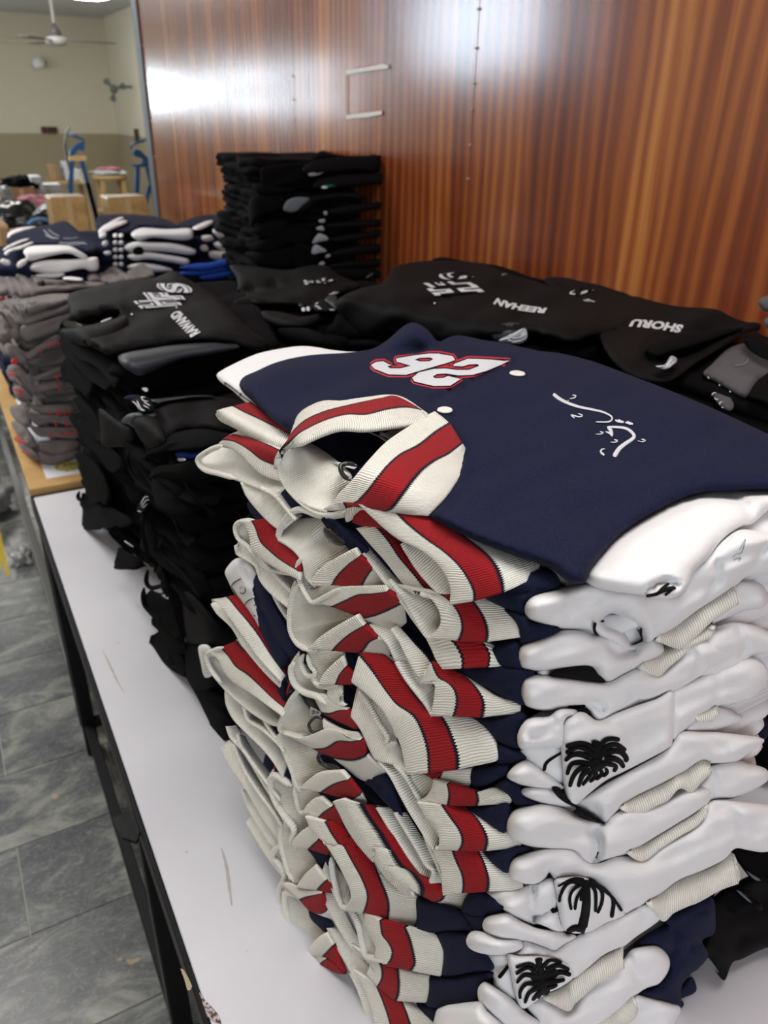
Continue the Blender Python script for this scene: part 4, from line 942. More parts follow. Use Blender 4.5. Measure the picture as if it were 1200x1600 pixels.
# nearer, lower black pile whose edge shows collars and hems
A2 = pile('track_jacket', 'jacket', 13, TZ+0.001, 1.415, [(0.275, 1.02), (0.70, 1.02), (0.74, 1.36), (0.245, 1.33)], [(0.235, 1.00), (0.70, 1.02), (0.74, 1.30), (0.22, 1.26)], M['black'], 'lower jackets of the black pile behind the front pile',
   'black jacket folded inside the black pile behind the front pile', 47, wr=0.016, jit=0.012)
HL = Hull([plane3((0.225, 1.31, 0.9), (0.262, 1.0, 0.9), (0.215, 1.28, 1.42), (0, 1.1, 1.2)), (Vector((0.3, 0.985, 1.2)), Vector((0.1, -1, 0))), (Vector((0, 0, 1.425)), Vector((0, 0, 1)))], 0.015)
b2 = A2[-1]; b2['label'] = 'black jacket with a blue-lined open collar on top of the middle-left black pile'; del b2['group']
A2[-3]['label'] = 'black jacket with a white striped lion patch beside the slate panel'; del A2[-3]['group']
bp('front_panel', b2, HL, K1, '470,370 620,262 800,200 1000,190 1250,225 1400,300 1400,480 1150,490 1000,462 800,480 690,560 560,600 480,480', 'black2', bulge=0.014, R=12, off=-0.004, step=8, creases=[(q(K1, '620,262 680,400 760,500'), 0.004, 4), (q(K1, '450,380 520,500 600,600'), 0.006, 4), (q(K1, '760,500 860,455 1000,450 1150,480'), 0.004, 3)], nz=(0.012, 0.02))
bp('slate_panel', b2, HL, K1, '560,220 640,215 900,190 1080,192 900,205 700,235 620,250', 'grey_shine', off=0.012, bulge=0.006, R=5)
sheet('collar', b2, HL, [(0, q(K1, '520,695 590,645 760,612 950,598 1200,560'), 0.018), (0, q(K1, '620,590 700,540 800,482 1000,462 1200,500'), 0.006)], m=M['rib_black'], bulge=0.006)
sheet('collar', b2, HL, [(0, q(K1, '580,820 600,775 660,740 800,730 950,690 1100,640'), 0.016), (0, q(K1, '600,850 780,870 1000,885 1060,830 1200,800'), 0.006)], m=M['rib_black'], bulge=0.006)
roll('collar_edge', b2, HL, q(K1, '640,600 560,650 520,690 530,740 570,800'), 7, 0.014, m=M['rib_black'])
bp('blue_lining', b2, HL, K1, '770,640 850,620 900,635 1000,610 1080,600 1000,650 860,690 780,680', 'blue', off=0.002, bulge=0.004, R=5)
bp('size_tab', b2, HL, K1, '785,680 845,682 850,700 800,704', 'thread_white', off=0.010, bulge=0.001, R=3, th=0.002)
c2_ = A2[-3]
bp('slate_panel', c2_, HL, K1, '345,400 400,335 500,320 600,320 625,355 520,362 455,378 462,450 440,440 400,415', 'grey_shine', off=0.012, bulge=0.006, R=6)
ln = bp('lion_patch', c2_, HL, K1, '420,235 480,200 540,190 590,240 605,300 560,318 500,318 455,270', 'thread_black', off=0.020, bulge=0.006, R=6, step=5)
stroke('lion_stripes', c2_, ln, [(q(K1, s), 2.4, 1.4) for s in ('435,235 465,260 490,300', '470,230 500,290 530,305', '505,205 520,230 560,235', '525,240 560,262 575,270', '520,265 545,280 565,290', '500,200 535,205', '495,300 530,312')], M['thread_white'], th=0.0022)
bp('navy_trim', c2_, HL, K1, '365,210 420,185 500,190 440,225', 'navy', off=0.012, bulge=0.006, R=5)
bp('label_corner', c2_, HL, K1, '505,135 545,128 558,150 540,162', 'thread_white', off=0.006, bulge=0.002, R=3, th=0.002)
bp('body_fold', c2_, HL, K1, '180,290 340,395 440,442 442,575 320,590 200,582 185,450', 'black2', off=0.004, bulge=0.010, R=10)
bp('body_fold', c2_, HL, K1, '452,372 610,358 700,540 600,612 520,560 460,470', 'black2', off=0.014, bulge=0.008, R=8)
def BL(k, fr, lip, back, o0=0.014, o1=-0.004, m='rib_black'): sheet('hem_band', A2[k], HL, [(0, q(fr, lip), o0), (0, q(fr, back), o1)], m=M[m], h=0.006)
def BR(k, fr, s, w=6, off=0.014): roll('hem_edge', A2[k], HL, q(fr, s), w, off, m=M['rib_black'])
BR(8, K1, '420,640 400,665 405,740 450,830 520,900 600,960 680,1040'); BR(8, K1, '420,640 470,680 500,740 560,850 640,930 740,1060', 6, 0.016)
BL(8, K1, '405,700 450,800 520,880 620,960', '450,660 520,760 600,870 700,960', 0.006, -0.004)
BL(9, K1, '600,850 680,920 800,980 900,1020 1100,1040', '620,840 900,880 1000,900 1150,930'); BL(8, K1, '850,870 900,960 1000,1060 1080,1140', '900,870 1060,980 1200,1080')
BL(8, K1, '700,930 760,1000 850,1100 870,1160', '820,950 900,1050 1000,1150')
BR(7, K2, '190,20 180,110 200,230 230,340 265,360 255,400'); BR(7, K2, '215,20 250,120 262,210 240,260', 6)
BR(7, K2, '320,185 300,230 330,300 420,380 500,470 560,560', 7); BL(7, K2, '350,0 400,70 430,150 480,215 520,180', '420,0 480,80 530,130 560,160')
BL(6, K2, '250,240 290,330 350,380 440,430 520,520 560,560', '330,190 420,240 480,330 560,420 590,510'); BL(6, K2, '400,200 460,330 520,440 555,545', '470,230 540,330 590,440 620,520', 0.012, 0.0)
BL(5, K2, '300,360 330,440 360,560 400,700 440,850', '340,370 400,480 450,600 480,760'); BR(5, K2, '215,380 205,460 240,500 320,490 340,560', 7)
BR(4, K2, '190,500 185,560 200,620 260,680 300,700', 8); BL(4, K2, '190,560 200,625 250,690 330,760 420,830', '240,520 330,560 400,680 460,800', 0.006, -0.008)
BL(3, K2, '245,700 250,740 290,780 340,850 430,930', '300,690 360,740 430,840 480,920', 0.004, -0.006); BL(2, K2, '235,820 232,880 280,940 370,1030 460,1080', '290,790 360,860 430,930 480,1020', 0.006, -0.006)
BL(3, K2, '455,860 470,960 480,1080 550,1170 640,1150', '460,870 560,880 660,890 700,1000', 0.012, 0.004); BL(1, K2, '470,1080 540,1200 600,1320 650,1420', '560,1130 640,1180 740,1240 760,1330', 0.004, -0.004)
BL(0, K2, '560,1230 610,1330 640,1420 658,1508', '640,1240 720,1320 770,1400 770,1495', 0.004, 0.0)
bp('body_fold', A2[5], HL, K2, '450,520 540,560 640,680 720,760 800,830 740,870 560,875 460,860 440,700', 'black2', off=0.0, bulge=0.010, R=10)
wr_ = bp('white_rib_panel', A2[3], HL, K2, '548,885 620,880 640,960 650,1060 590,1090 565,1000', 'white', off=0.016, bulge=0.003, R=4)
stroke('rib_lines', A2[3], wr_, [(q(K2, '%d,%d %d,%d' % (568+i*2, 930+i*22, 640+i*2, 922+i*22)), 0.7, 0.7) for i in range(7)], M['thread_grey'], th=0.0004)
bp('white_scrap', A2[5], HL, K2, '305,545 345,540 352,575 320,560', 'thread_white', off=0.010, bulge=0.002, R=3, th=0.003)
ln2 = bp('lion_patch', A2[9], HL, K1, '470,1090 500,1010 540,970 575,985 560,1050 500,1110', 'thread_black', off=0.018, bulge=0.004, R=4, step=4)
stroke('lion_stripes', A2[9], ln2, [(q(K1, s), 2.2, 1.2) for s in ('500,1040 530,985 560,985', '505,1060 540,1010 565,1005', '475,1090 505,1100', '515,1070 550,1035')], M['thread_white'], th=0.002)
# left faces of the far-left pile: hems and flaps
HLa = Hull([(Vector((0.215, 1.5, 1.2)), Vector((-1, -0.02, 0.06))), (Vector((0, 1.30, 1.2)), Vector((0.2, -1, 0.0))), (Vector((0, 0, zA)), Vector((0, 0, 1)))], 0.015)
def AL(k, fr, lip, back, o0=0.012, o1=-0.006): sheet('hem_band', A1[k], HLa, [(0, q(fr, lip), o0), (0, q(fr, back), o1)], m=M['rib_black'], h=0.007)
AL(12, KA, '465,700 520,770 620,900 760,960 880,1100 900,1130', '560,700 700,800 850,900 960,1040')
AL(11, KA, '470,760 520,880 600,960 700,1060 840,1150', '520,770 700,880 820,980 900,1090', 0.006)
AL(10, KA, '480,960 500,1060 560,1100 700,1200', '520,900 600,980 740,1090', 0.004)
AL(9, K1, '-20,220 40,330 60,420 130,500 200,560', '20,200 120,300 190,420 220,520', 0.006); AL(8, K1, '0,400 20,480 60,560 160,640 240,760', '40,380 120,440 200,560 260,700', 0.004)
AL(7, K1, '-10,650 40,760 110,900 200,1020 240,1040', '40,640 130,700 210,820 260,960', 0.002); AL(6, K1, '160,580 200,660 240,760 300,800', '250,600 330,660 380,740', 0.008)
AL(5, K1, '20,750 60,860 80,960 60,1080', '80,760 160,880 220,1000', 0.0); AL(4, K1, '50,1000 55,1100 60,1230 180,1230', '100,960 200,1060 280,1160 300,1220', 0.0)
AL(3, K1, '200,1090 250,1180 330,1220', '260,1060 380,1130 440,1180', 0.004)
AL(2, K2, '5,330 8,375 120,370', '30,240 120,290 200,360', 0.0, -0.01)
roll('rolled_cuff', A1[6], HLa, q(K1, '20,940 10,980 25,1005 50,990 45,950'), 6, 0.01, m=M['rib_black'])
stroke('white_scrap', A1[4], Flat(HLa, 0.022), [(q(K2, '60,190 120,230'), 3.0, 2.4)], M['thread_white'])
# centre-back pile with folded-under crest
PB = pile('track_jacket', 'jacket', 12, TZ+0.001, 1.432, [(0.66, 1.48), (1.06, 1.48), (1.06, 2.04), (0.74, 2.04)], [(0.62, 1.44), (1.02, 1.48), (1.06, 2.02), (0.70, 2.02)], M['black'], 'lower jackets of the centre-back black pile', 'black jacket folded inside the centre-back black pile', 61, wr=0.014)
HB = Hull([(Vector((0, 0, 1.445)), Vector((0, 0, 1))), (Vector((0.60, 1.7, 1.3)), Vector((-1, -0.15, 0.0))), (Vector((0.7, 1.42, 1.3)), Vector((0.3, -1, 0.0)))], 0.02)
t = PB[-1]; t['label'] = 'black jacket with a small white crest, nearest in front of the tall dark pile'; del t['group']
pb = bp('front_panel', t, HB, K6, '75,58 230,66 430,88 560,62 680,60 760,120 900,188 760,238 745,290 752,332 640,342 500,315 330,305 160,305 90,315 62,275 115,222 120,140', 'black2', R=8, step=8, bulge=0.014, creases=[(q(K6, '100,245 200,210 300,190 370,184'), 0.014, 3), (q(K6, '500,180 700,180 900,188'), 0.003, 3), (q(K6, '440,90 470,150 500,240'), 0.003, 4), (q(K6, '320,250 420,240 500,245 500,310 330,300'), 0.003, 3)], nz=(0.008, 0.02))
crest(t, pb, [('S', '745,150', '715,128', '650,168'), ('H', '660,172', '650,145', '560,178')], K6)
stroke('name_lettering', t, pb, [(q(K6, '695,240 720,236 755,226'), 1.6, 1.6), (q(K6, '715,232 735,222'), 1.2, 1.2)], M['thread_white'])
bp('slate_panel', t, HB, K6, '505,312 520,252 640,258 560,300 520,320', 'grey_shine', off=0.010, bulge=0.004, R=5); bp('slate_panel', t, HB, K6, '655,262 735,242 748,300 742,335 700,300', 'grey_shine', off=0.010, bulge=0.004, R=5)
ln3 = bp('lion_patch', t, HB, K6, '600,310 625,285 655,270 700,310 735,345 640,345 610,340', 'thread_black', off=0.020, bulge=0.004, R=4, step=4)
stroke('lion_stripes', t, ln3, [(q(K6, s), 2.6, 1.6) for s in ('610,300 630,292', '608,312 640,318', '625,325 650,330', '700,335 735,338')], M['thread_white'], th=0.002)
for k, s in ((11, '525,325 545,322 548,345 528,345'), (11, '555,320 572,316 578,340 560,343')): bp('white_tab', t, HB, K6, s, 'thread_white', off=0.014, bulge=0.002, R=2, th=0.003, step=4)
for k, s, m_ in ((10, '270,345 400,350 520,380 640,360 630,410 520,445 360,440 280,400', 'black2'), (9, '110,330 270,380 360,470 370,560 240,500 130,420', 'black'), (8, '380,450 560,450 700,520 780,570 560,560 420,520', 'black')): bp('body_fold', PB[k], HB, K6, s, m_, off=0.004, bulge=0.012, R=8)
# large jacket with the arched white name, centre
PCc = pile('track_jacket', 'jacket', 13, TZ+0.001, 1.482, [(0.84, 0.98), (1.27, 1.0), (1.28, 1.80), (0.90, 1.66)], [(0.80, 1.00), (1.24, 1.06), (1.28, 1.76), (0.86, 1.60)], M['black'], 'lower jackets of the centre black pile', 'black jacket folded inside the centre black pile', 71, wr=0.014)
HCc = Hull([(Vector((0, 0, 1.50)), Vector((0, 0, 1))), (Vector((0.80, 1.3, 1.4)), Vector((-1, -0.4, 0.0))), (Vector((0.9, 0.97, 1.4)), Vector((0.1, -1, 0.0)))], 0.02)
u = PCc[-2]; u['label'] = 'black jacket edge lying under the crested one, against the panelling'; del u['group']
bp('front_panel', u, HCc, K7, '300,110 330,92 380,88 520,115 700,135 800,165 900,205 1010,235 960,280 700,250 400,200', 'black', off=-0.012, R=6)
stroke('white_embroidery', u, Flat(HCc, 0.012), [(q(K7, '700,208 725,212 745,195'), 1.6, 1.6), (q(K7, '735,196 770,190'), 1.2, 1.2), (q(K7, '762,212 775,220'), 2.4, 2.4)], M['thread_grey'])
t = PCc[-1]; t['label'] = 'black jacket with outlined crest and arched white name, centre of the rear row'; del t['group']
pc_ = bp('front_panel', t, HCc, K6, q(K6, '742,285 800,240 900,200 1000,180 1050,150')+q(K7, '60,150 150,125 240,112 340,108 500,115 640,135 780,195 900,225 1050,270 1200,320 1350,360 1500,420 1560,470 1500,540 1300,580 1150,620 900,560 700,590 500,620 300,600 150,520')+q(K6, '1100,430 960,500 880,480 820,400 750,340'), 'black2', R=9, step=9, bulge=0.016,
   creases=[(q(K7, '310,372 430,335 560,300 700,255 800,215'), 0.003, 3), (q(K7, '330,345 420,420 400,500 300,590'), 0.003, 3), (q(K7, '420,510 540,495 640,500 660,580'), 0.003, 3), (q(K7, '640,500 800,480 950,445 1100,440'), 0.003, 4), (q(K6, '760,300 900,260 1100,240'), -0.006, 12), (q(K7, '0,400 150,380 300,380'), 0.006, 6), (q(K7, '1020,560 1150,500 1300,480'), -0.008, 16)], nz=(0.010, 0.014))
crest(t, pc_, [('S', '562,212', '500,172', '405,232')], K7); crest(t, pc_, [('F', '530,262', '480,235', '320,275')], K7); crest(t, pc_, [('H', '585,306', '530,262', '350,325')], K7)
P0, P1_, P2_ = q(K7, '1040,408 705,343 1000,437')
lettering('name_lettering', t, pc_, 'REEHAN', P0, P1_, P2_, M['thread_white'], fat=0.045, th=0.0015, sag=0.35, shear=-0.3)
stroke('snap_button', t, pc_, [(q(K7, '310,374 322,376'), 3, 3)], M['thread_white'])
bp('slate_panel', t, HCc, K7, '655,505 760,490 900,512 840,540 760,590 700,610 665,570', 'grey_shine', off=0.012, bulge=0.004, R=6)
ln4 = bp('lion_patch', t, HCc, K7, '715,610 790,570 880,530 895,590 860,625 800,630', 'thread_grey', off=0.018, bulge=0.006, R=5, step=4)
stroke('lion_stripes', t, ln4, [(q(K7, s), 2.6, 1.4) for s in ('725,608 790,590 850,570', '780,575 820,570 870,535', '800,595 850,590 885,570', '800,620 850,612 885,592', '770,605 800,612')], M['thread_white'], th=0.002)
bp('collar_fold', t, HCc, K6, '850,430 950,400 1100,420 1140,430 1060,470 940,500 890,480', 'black2', off=-0.004, bulge=0.01, R=7); bp('blue_lining', t, HCc, K7, '80,485 140,455 200,462 180,490 110,505', 'blue', off=0.004, bulge=0.002, R=4); bp('neck_label', t, HCc, K7, '140,448 190,438 195,458 150,462', 'thread_white', off=0.008, bulge=0.001, R=2, th=0.002)
for k, s in ((11, '640,480 720,420 760,360 860,440 920,500 800,520 680,520'), (10, '650,500 800,520 960,520 1050,560 900,580 700,560')): bp('body_fold', PCc[k-1], HCc, K6, s, 'black', off=0.0, bulge=0.012, R=8)
# jacket by the panelling, right
PD = pile('track_jacket', 'jacket', 13, TZ+0.001, 1.49, [(0.98, 0.50), (1.28, 0.50), (1.28, 0.93), (1.0, 0.93)], [(0.98, 0.48), (1.28, 0.50), (1.28, 0.96), (1.0, 0.93)], M['black'], 'lower jackets of the right black pile', 'black jacket folded inside the right black pile by the panelling', 83, wr=0.012)
HD = Hull([(Vector((0, 0, 1.505)), Vector((0, 0, 1))), (Vector((0.9, 0.8, 1.4)), Vector((-1, -0.6, 0.0)))], 0.02)
t = PD[-1]; t['label'] = 'black jacket with a slanted white name, farthest right against the panelling'; del t['group']
pd = bp('front_panel', t, HD, K4, '265,160 340,138 500,152 600,158 690,147 800,165 900,187 1040,200 1180,215 1190,300 1180,350 1100,380 1000,440 900,500 780,580 650,560 560,500 500,400 480,300 400,250', 'black2', R=8, step=9, bulge=0.010, off=-0.004,
   creases=[(q(K4, '690,150 650,190 600,250'), 0.004, 4), (q(K4, '690,440 740,400 850,370 1000,350 1120,345'), 0.004, 4), (q(K4, '880,330 1000,270 1150,230'), -0.006, 14), (q(K4, '700,470 820,460 900,430'), 0.008, 10)], nz=(0.008, 0.012))
crest(t, pd, [('S', '475,195', '430,182', '385,225')], K4); crest(t, pd, [('H', '470,244', '440,232', '410,244')], K4)
P0, P1_, P2_ = q(K4, '858,346 640,318 828,374')
lettering('name_lettering', t, pd, 'SHORU', P0, P1_, P2_, M['thread_white'], fat=0.045, th=0.0015, sag=-0.15, shear=-0.3)
bp('slate_panel', t, HD, K4, '690,440 760,400 870,372 1000,358 1100,352 1000,390 880,430 800,450 740,470', 'black', off=0.010, bulge=0.006, R=6)
ln5 = bp('lion_patch', t, HD, K4, '730,512 770,505 795,470 820,480 815,500 775,525', 'thread_grey', off=0.018, bulge=0.003, R=3, step=4)
stroke('lion_stripes', t, ln5, [(q(K4, '775,518 800,480'), 3, 3), (q(K4, '785,518 812,492'), 2.5, 2), (q(K4, '735,514 765,512'), 2, 2)], M['thread_white'])
nvh = thing('navy_garment', 'navy garment edge under the right black jacket, behind the front pile', 'garment', (1.0, 0.55, 1.40))
HDn = Hull([(Vector((0, 0, 1.452)), Vector((0, 0, 1)))], 0.02)
bp('body', nvh, HDn, K4, '690,575 790,570 900,560 930,600 850,660 760,640', 'navy', bulge=0.012, R=9, th=0.04)
# tall pile against the panelling
PE = pile('track_jacket', 'jacket', 17, PZ, 1.728, [(0.90, 2.47), (1.29, 2.47), (1.30, 2.92), (0.94, 2.92)], [(0.91, 2.47), (1.27, 2.48), (1.30, 2.92), (0.93, 2.92)], M['black'], 'jackets inside the tall dark pile', 'black jacket folded inside the tall dark pile by the panelling', 97, wr=0.022, jit=0.012)
HE = Hull([(Vector((0, 0, 1.735)), Vector((0, 0, 1))), (Vector((0.885, 2.6, 1.4)), Vector((-1, -0.1, 0.0))), (Vector((1.0, 2.44, 1.4)), Vector((0.0, -1, 0.0)))], 0.02)
def EE(k, s, m_='black', off=0.0, nm='sleeve', R=7, **kw): return bp(nm, PE[k], HE, KE, s, m_, off=off, bulge=kw.pop('bulge', 0.016), R=R, step=5, **kw)
PE[16]['label'] = 'black jacket with a small white lion, topmost of the tall dark pile'; PE[15]['label'] = 'black jacket with a green and white patch near the top of the tall dark pile'; PE[13]['label'] = 'black jacket with a pale slate square in the tall dark pile'
for k in (16, 15, 13): del PE[k]['group']
bp('front_panel', PE[16], HE, KE, '190,170 300,148 430,135 520,105 545,72 580,60 640,80 720,92 850,95 910,72 970,58 1060,85 1088,120 1080,165 930,195 700,215 500,240 300,290 210,290 190,240', 'black', bulge=0.012, R=8, step=6, creases=[(q(KE, '210,290 320,220 440,170'), 0.01, 4), (q(KE, '930,190 960,130 900,80'), 0.01, 4)])
EE(16, '445,185 470,150 540,120 680,100 800,92 900,98 925,130 915,190 800,190 640,200 560,215 480,215', 'black2', 0.012); EE(15, '510,300 530,250 600,225 760,205 900,205 1000,195 1015,230 1010,270 880,275 760,290 620,300', 'black2', 0.008)
EE(13, '325,440 350,380 430,350 560,335 700,322 820,330 835,370 700,360 560,380 470,440 420,452', 'black2', 0.008); EE(13, '330,432 350,378 410,352 495,360 450,405 400,445', 'slate', 0.024, nm='slate_square', bulge=0.004, R=4); 
EE(12, '600,450 640,420 760,395 900,385 1010,370 1015,410 900,430 700,465', 'black2', 0.004); EE(11, '590,530 640,510 800,500 970,490 980,530 800,545 640,550', 'black2', 0.004); EE(9, '600,610 700,590 850,570 960,550 970,590 800,620 660,640', 'black2', 0.002)
EE(7, '620,700 700,670 850,650 1010,640 1015,690 800,715 640,725', 'black2', 0.002); EE(5, '600,780 700,755 850,740 980,735 1000,770 800,800 640,800', 'black2', 0.002); EE(3, '630,800 800,795 940,810 960,850 800,865 650,850', 'black2', 0.004)
EE(15, '140,280 200,270 330,290 420,300 330,330 200,340 150,310'); EE(13, '130,350 220,340 340,350 320,430 200,470 130,540 115,470', 'black', 0.004); EE(10, '130,540 250,500 360,500 340,600 230,620 150,580'); EE(8, '90,640 200,620 380,540 520,560 500,640 360,650 240,700 150,690'); EE(6, '90,700 240,690 380,660 400,700 380,780 200,780'); EE(5, '400,640 520,660 560,740 480,790 390,780')
PEl = ln6 = EE(16, '485,215 500,165 540,180 595,185 560,210 520,220', 'thread_grey', 0.022, nm='lion_patch', bulge=0.004, R=3)
EE(15, '570,290 590,255 720,250 715,268 620,290 585,298', 'green', 0.020, nm='green_patch', bulge=0.004, R=3); EE(15, '568,295 578,282 612,290 590,300', 'thread_white', 0.024, nm='white_tab', bulge=0.003, R=2)
for k, s in ((12, '580,445 603,440 605,462 590,465'), (11, '550,495 588,488 590,510 560,512'), (10, '532,548 572,530 590,558 560,560'), (8, '510,640 530,600 555,578 600,595 612,620 560,630 520,642'), (7, '505,700 520,655 545,650 605,690 560,700 525,710'), (6, '592,722 615,706 628,720 605,732'), (5, '550,770 575,752 592,765 570,785'), (4, '575,800 600,790 614,815 595,828')):
    EE(k, s, 'thread_grey', 0.018, nm='lion_patch', bulge=0.004, R=3)
bp('slate_corner', PCc[-1], Hull([(Vector((0, 1.95, 1.45)), Vector((0, -1, 0.3)))], 0.01), K6, '925,135 965,105 975,112 960,130 935,140', 'grey_shine', bulge=0.004, R=3, th=0.01, step=4)
# dark grey goods at the right edge
HR = Hull([(Vector((0, 0, 1.49)), Vector((0.0, 0, 1))), (Vector((0.84, 0.6, 1.45)), Vector((-1, -0.3, 0)))], 0.01)
KR = (1000, 400, 5.333)
tr = thing('charcoal_garment', 'charcoal grey folded garment with white stitching at the right edge', 'garment', (0.95, 0.5, 1.40))
bp('body', tr, HR, KR, '525,985 600,900 700,800 780,750 880,730 980,790 1110,870 1110,1000 980,1060 900,1180 800,1150 650,1060', 'charcoal', bulge=0.014, R=10, off=0.0)
bp('under_fold', tr, HR, KR, '570,1070 620,1040 780,1120 790,1200 760,1290 680,1260 610,1180', 'charcoal', bulge=0.010, R=8, off=-0.012)
stroke('white_stitching', tr, Flat(HR, 0.0175), [(q(KR, s), 2.2, 1.6) for s in ('565,1005 575,1022', '660,1070 665,1082', '745,1125 755,1135', '600,1160 610,1140 635,1140', '620,1180 640,1200 650,1185', '665,1240 665,1220 690,1215', '680,1260 695,1265')], M['thread_white'])
stroke('pressed_mark', tr, Flat(HR, 0.0155), [(q(KR, '790,912 850,905 895,880 900,850'), 0.9, 0.9)], M['thread_grey'], th=0.0004)
tr2 = thing('black_garment', 'black folded garment lapping over the charcoal one at the right edge', 'garment', (1.0, 0.5, 1.45))
sheet('rolled_edge', tr2, HR, [(0, q(KR, '870,690 900,760 1000,830 1120,880'), 0.030), (0, q(KR, '880,665 960,650 1040,680 1120,700'), 0.030)], m=M['rib_black'], bulge=0.01)
bp('body', tr2, HR, KR, '905,1180 930,1100 1000,1020 1120,960 1120,1260 1040,1230', 'black', bulge=0.012, R=9, off=0.008)
tr3 = thing('striped_hem_garment', 'black garment with white striped hem under the charcoal one', 'garment', (0.95, 0.45, 1.36))
HR3 = Hull([(Vector((0, 0, 1.46)), Vector((0.0, 0, 1)))], 0.01)
bp('body', tr3, HR3, KR, '340,1190 430,1150 560,1140 700,1250 850,1200 1000,1180 1150,1200 1150,1450 900,1400 700,1330', 'black', bulge=0.006, R=8, off=-0.004)
for s in ('440,1165 520,1200 600,1270 680,1320', '505,1155 580,1185 640,1240', '750,1235 800,1225 900,1240 1000,1280 1120,1300'): stroke('white_stripe', tr3, Flat(HR3, 0.004), [(q(KR, s), 4.0, 3.6)], M['grey_light'])
for lb, s, m_ in (('grey rolled garment against the panelling, upper one at the right edge', '985,370 1030,340 1120,330 1120,460 1050,465 1000,430', 'charcoal'), ('grey rolled garment against the panelling, lower one at the right edge', '1030,550 1060,510 1120,500 1120,620 1060,605', 'charcoal')):
    t = thing('rolled_garment', lb, 'garment', (1.1, 0.75, 1.5)); Hq = Hull([(Vector((1.02, 0.7, 1.5)), Vector((-1, -1, 0.6)))], 0.01)
    bp('body', t, Hq, KR, s, m_, bulge=0.012, R=7, off=0.0)
# black goods under the front pile, lower right
HQ = Hull([(Vector((0.6, 0.300, 0.918)), Vector((0.0, -0.8, 0.6)))], 0.01)
tq = thing('black_garment', 'slick black garment spread flat low behind the front pile at right', 'garment', (0.9, 0.55, 0.905))
KQ = (1000, 1300, 5.333)
bp('body', tq, HQ, KQ, '560,800 620,560 760,440 1150,250 1300,200 1300,950 1070,960 850,1060 770,1090 715,1230 690,1235 640,1180 560,1040 450,1170 480,1000', 'black2', off=0.0, bulge=0.014, R=12, th=0.012, step=9, creases=[(q(KQ, '770,1090 830,920 880,860'), 0.005, 8), (q(KQ, '560,1040 640,1120 700,1220'), 0.006, 5)], nz=(0.008, 0.014))
for i, (s, off) in enumerate((('740,130 800,125 960,150 1150,130 1150,420 1040,420 940,400 850,300', 0.03), ('880,330 940,360 1020,410 1070,310 1150,250 1300,200 1300,360 1100,420', 0.035), ('560,600 700,470 780,460 920,560 940,600 820,690 720,640 600,690', 0.02), ('810,480 920,540 1010,600 1020,655 960,640 900,560', 0.03))):
    t = thing('black_garment', ('black folded garment under the lowest white cuff at right', 'curled black garment edge at the right border, low down', 'black garment fold beside the lowest cream cuff', 'small black folded strap end low at right')[i], 'garment', (0.8, 0.45, 1.0))
    bp('body', t, HQ, KQ, s, 'black2' if i % 2 else 'black', off=off, bulge=0.014, R=10, th=0.02)
    if i in (0, 2): bp('painted_sheen', t, HQ, KQ, ('880,320 930,350 1010,400 960,400', '800,480 920,545 945,600 880,560')[i//2], 'slate', off=off+0.014, bulge=0.002, R=3, th=0.004)  # grey sheen of the black cloth, painted as thin slate slivers
bp('painted_sheen', tq, HQ, KQ, '540,1060 570,1045 640,1140 660,1180 600,1120', 'slate', off=0.014, bulge=0.002, R=3, th=0.004)  # sheen along this garment's edge, likewise a slate-coloured sliver
# ================================================================== THE FRONT PILE: white-sleeved navy varsity jackets
PL = plane3((0.24, 0.80, 1.56), (0.33, 0.36, 1.56), (0.222, 0.72, 0.9), (0, 0.3, 1.5))
PF = plane3((0.33, 0.36, 1.56), (0.60, 0.335, 1.56), (0.30, 0.315, 0.9), (0.3, 0, 1.5))
PT = (Vector((0.4, 0.6, 1.565)), Vector((0, 0, 1)))
HS = Hull([PL, PF, (Vector((0.4, 0.6, 1.550)), Vector((0, 0, 1)))], 0.010)
HT = Hull([PT], 0.010)
HC = Hull([PT, (PL[0], PL[1]), (PF[0], PF[1])], 0.012)
Z1 = (300, 600, 4); Z2 = (320, 860, 4); Z3 = (320, 1120, 4); Z4 = (400, 1300, 4); Z5 = (560, 760, 4); Z6 = (560, 1020, 4); Z7 = (560, 1280, 4)
F1 = (780, 740, 2.857); F2 = (780, 1000, 2.857); F3 = (780, 1240, 2.857); F4 = (680, 1400, 4.286); F5 = (920, 1400, 4.286)
N1 = (320, 520, 4); N2 = (560, 490, 4); CF = (420, 520, 3.75); P1 = (860, 1120, 8)
look = ['topmost navy varsity jacket, with a white 26 and silver calligraphy on its front',
        'navy varsity jacket second from the top of the front pile, hem band sagging wide open',
        'navy varsity jacket third from the top of the front pile, black palm inside a fold',
        'navy varsity jacket fourth from the top of the front pile, striped collar squashed flat',
        'navy varsity jacket with the uppermost whole black palm on its white sleeve',
        'navy varsity jacket just below the uppermost whole palm tree, in the front pile',
        'navy varsity jacket in the front pile with a black hanger loop in its collar',
        'navy varsity jacket between the upper two whole palms, with a hollow sleeve fold',
        'navy varsity jacket with the middle black palm and its long trunk on the sleeve',
        'navy varsity jacket just below the long-trunked palm, hem rolled to a cream lip',
        'navy varsity jacket in the front pile with a hem mouth gaping over the table',
        'navy varsity jacket with the lowest whole black palm on its white sleeve',
        'navy varsity jacket just below the lowest palm tree in the front pile',
        'lowest navy varsity jacket of the front pile, cut by the picture bottom']
tips = [(830, 880), (808, 975), (790, 1030), (808, 1108), (772, 1190), (735, 1225), (795, 1248), (808, 1312), (812, 1385), (732, 1420), (660, 1450), (688, 1515), (668, 1560), (650, 1600)]
zs = [HS.P(x, y).z for x, y in tips]; zs[-1] = min(zs[-1], zs[-2]-0.03)
J = []
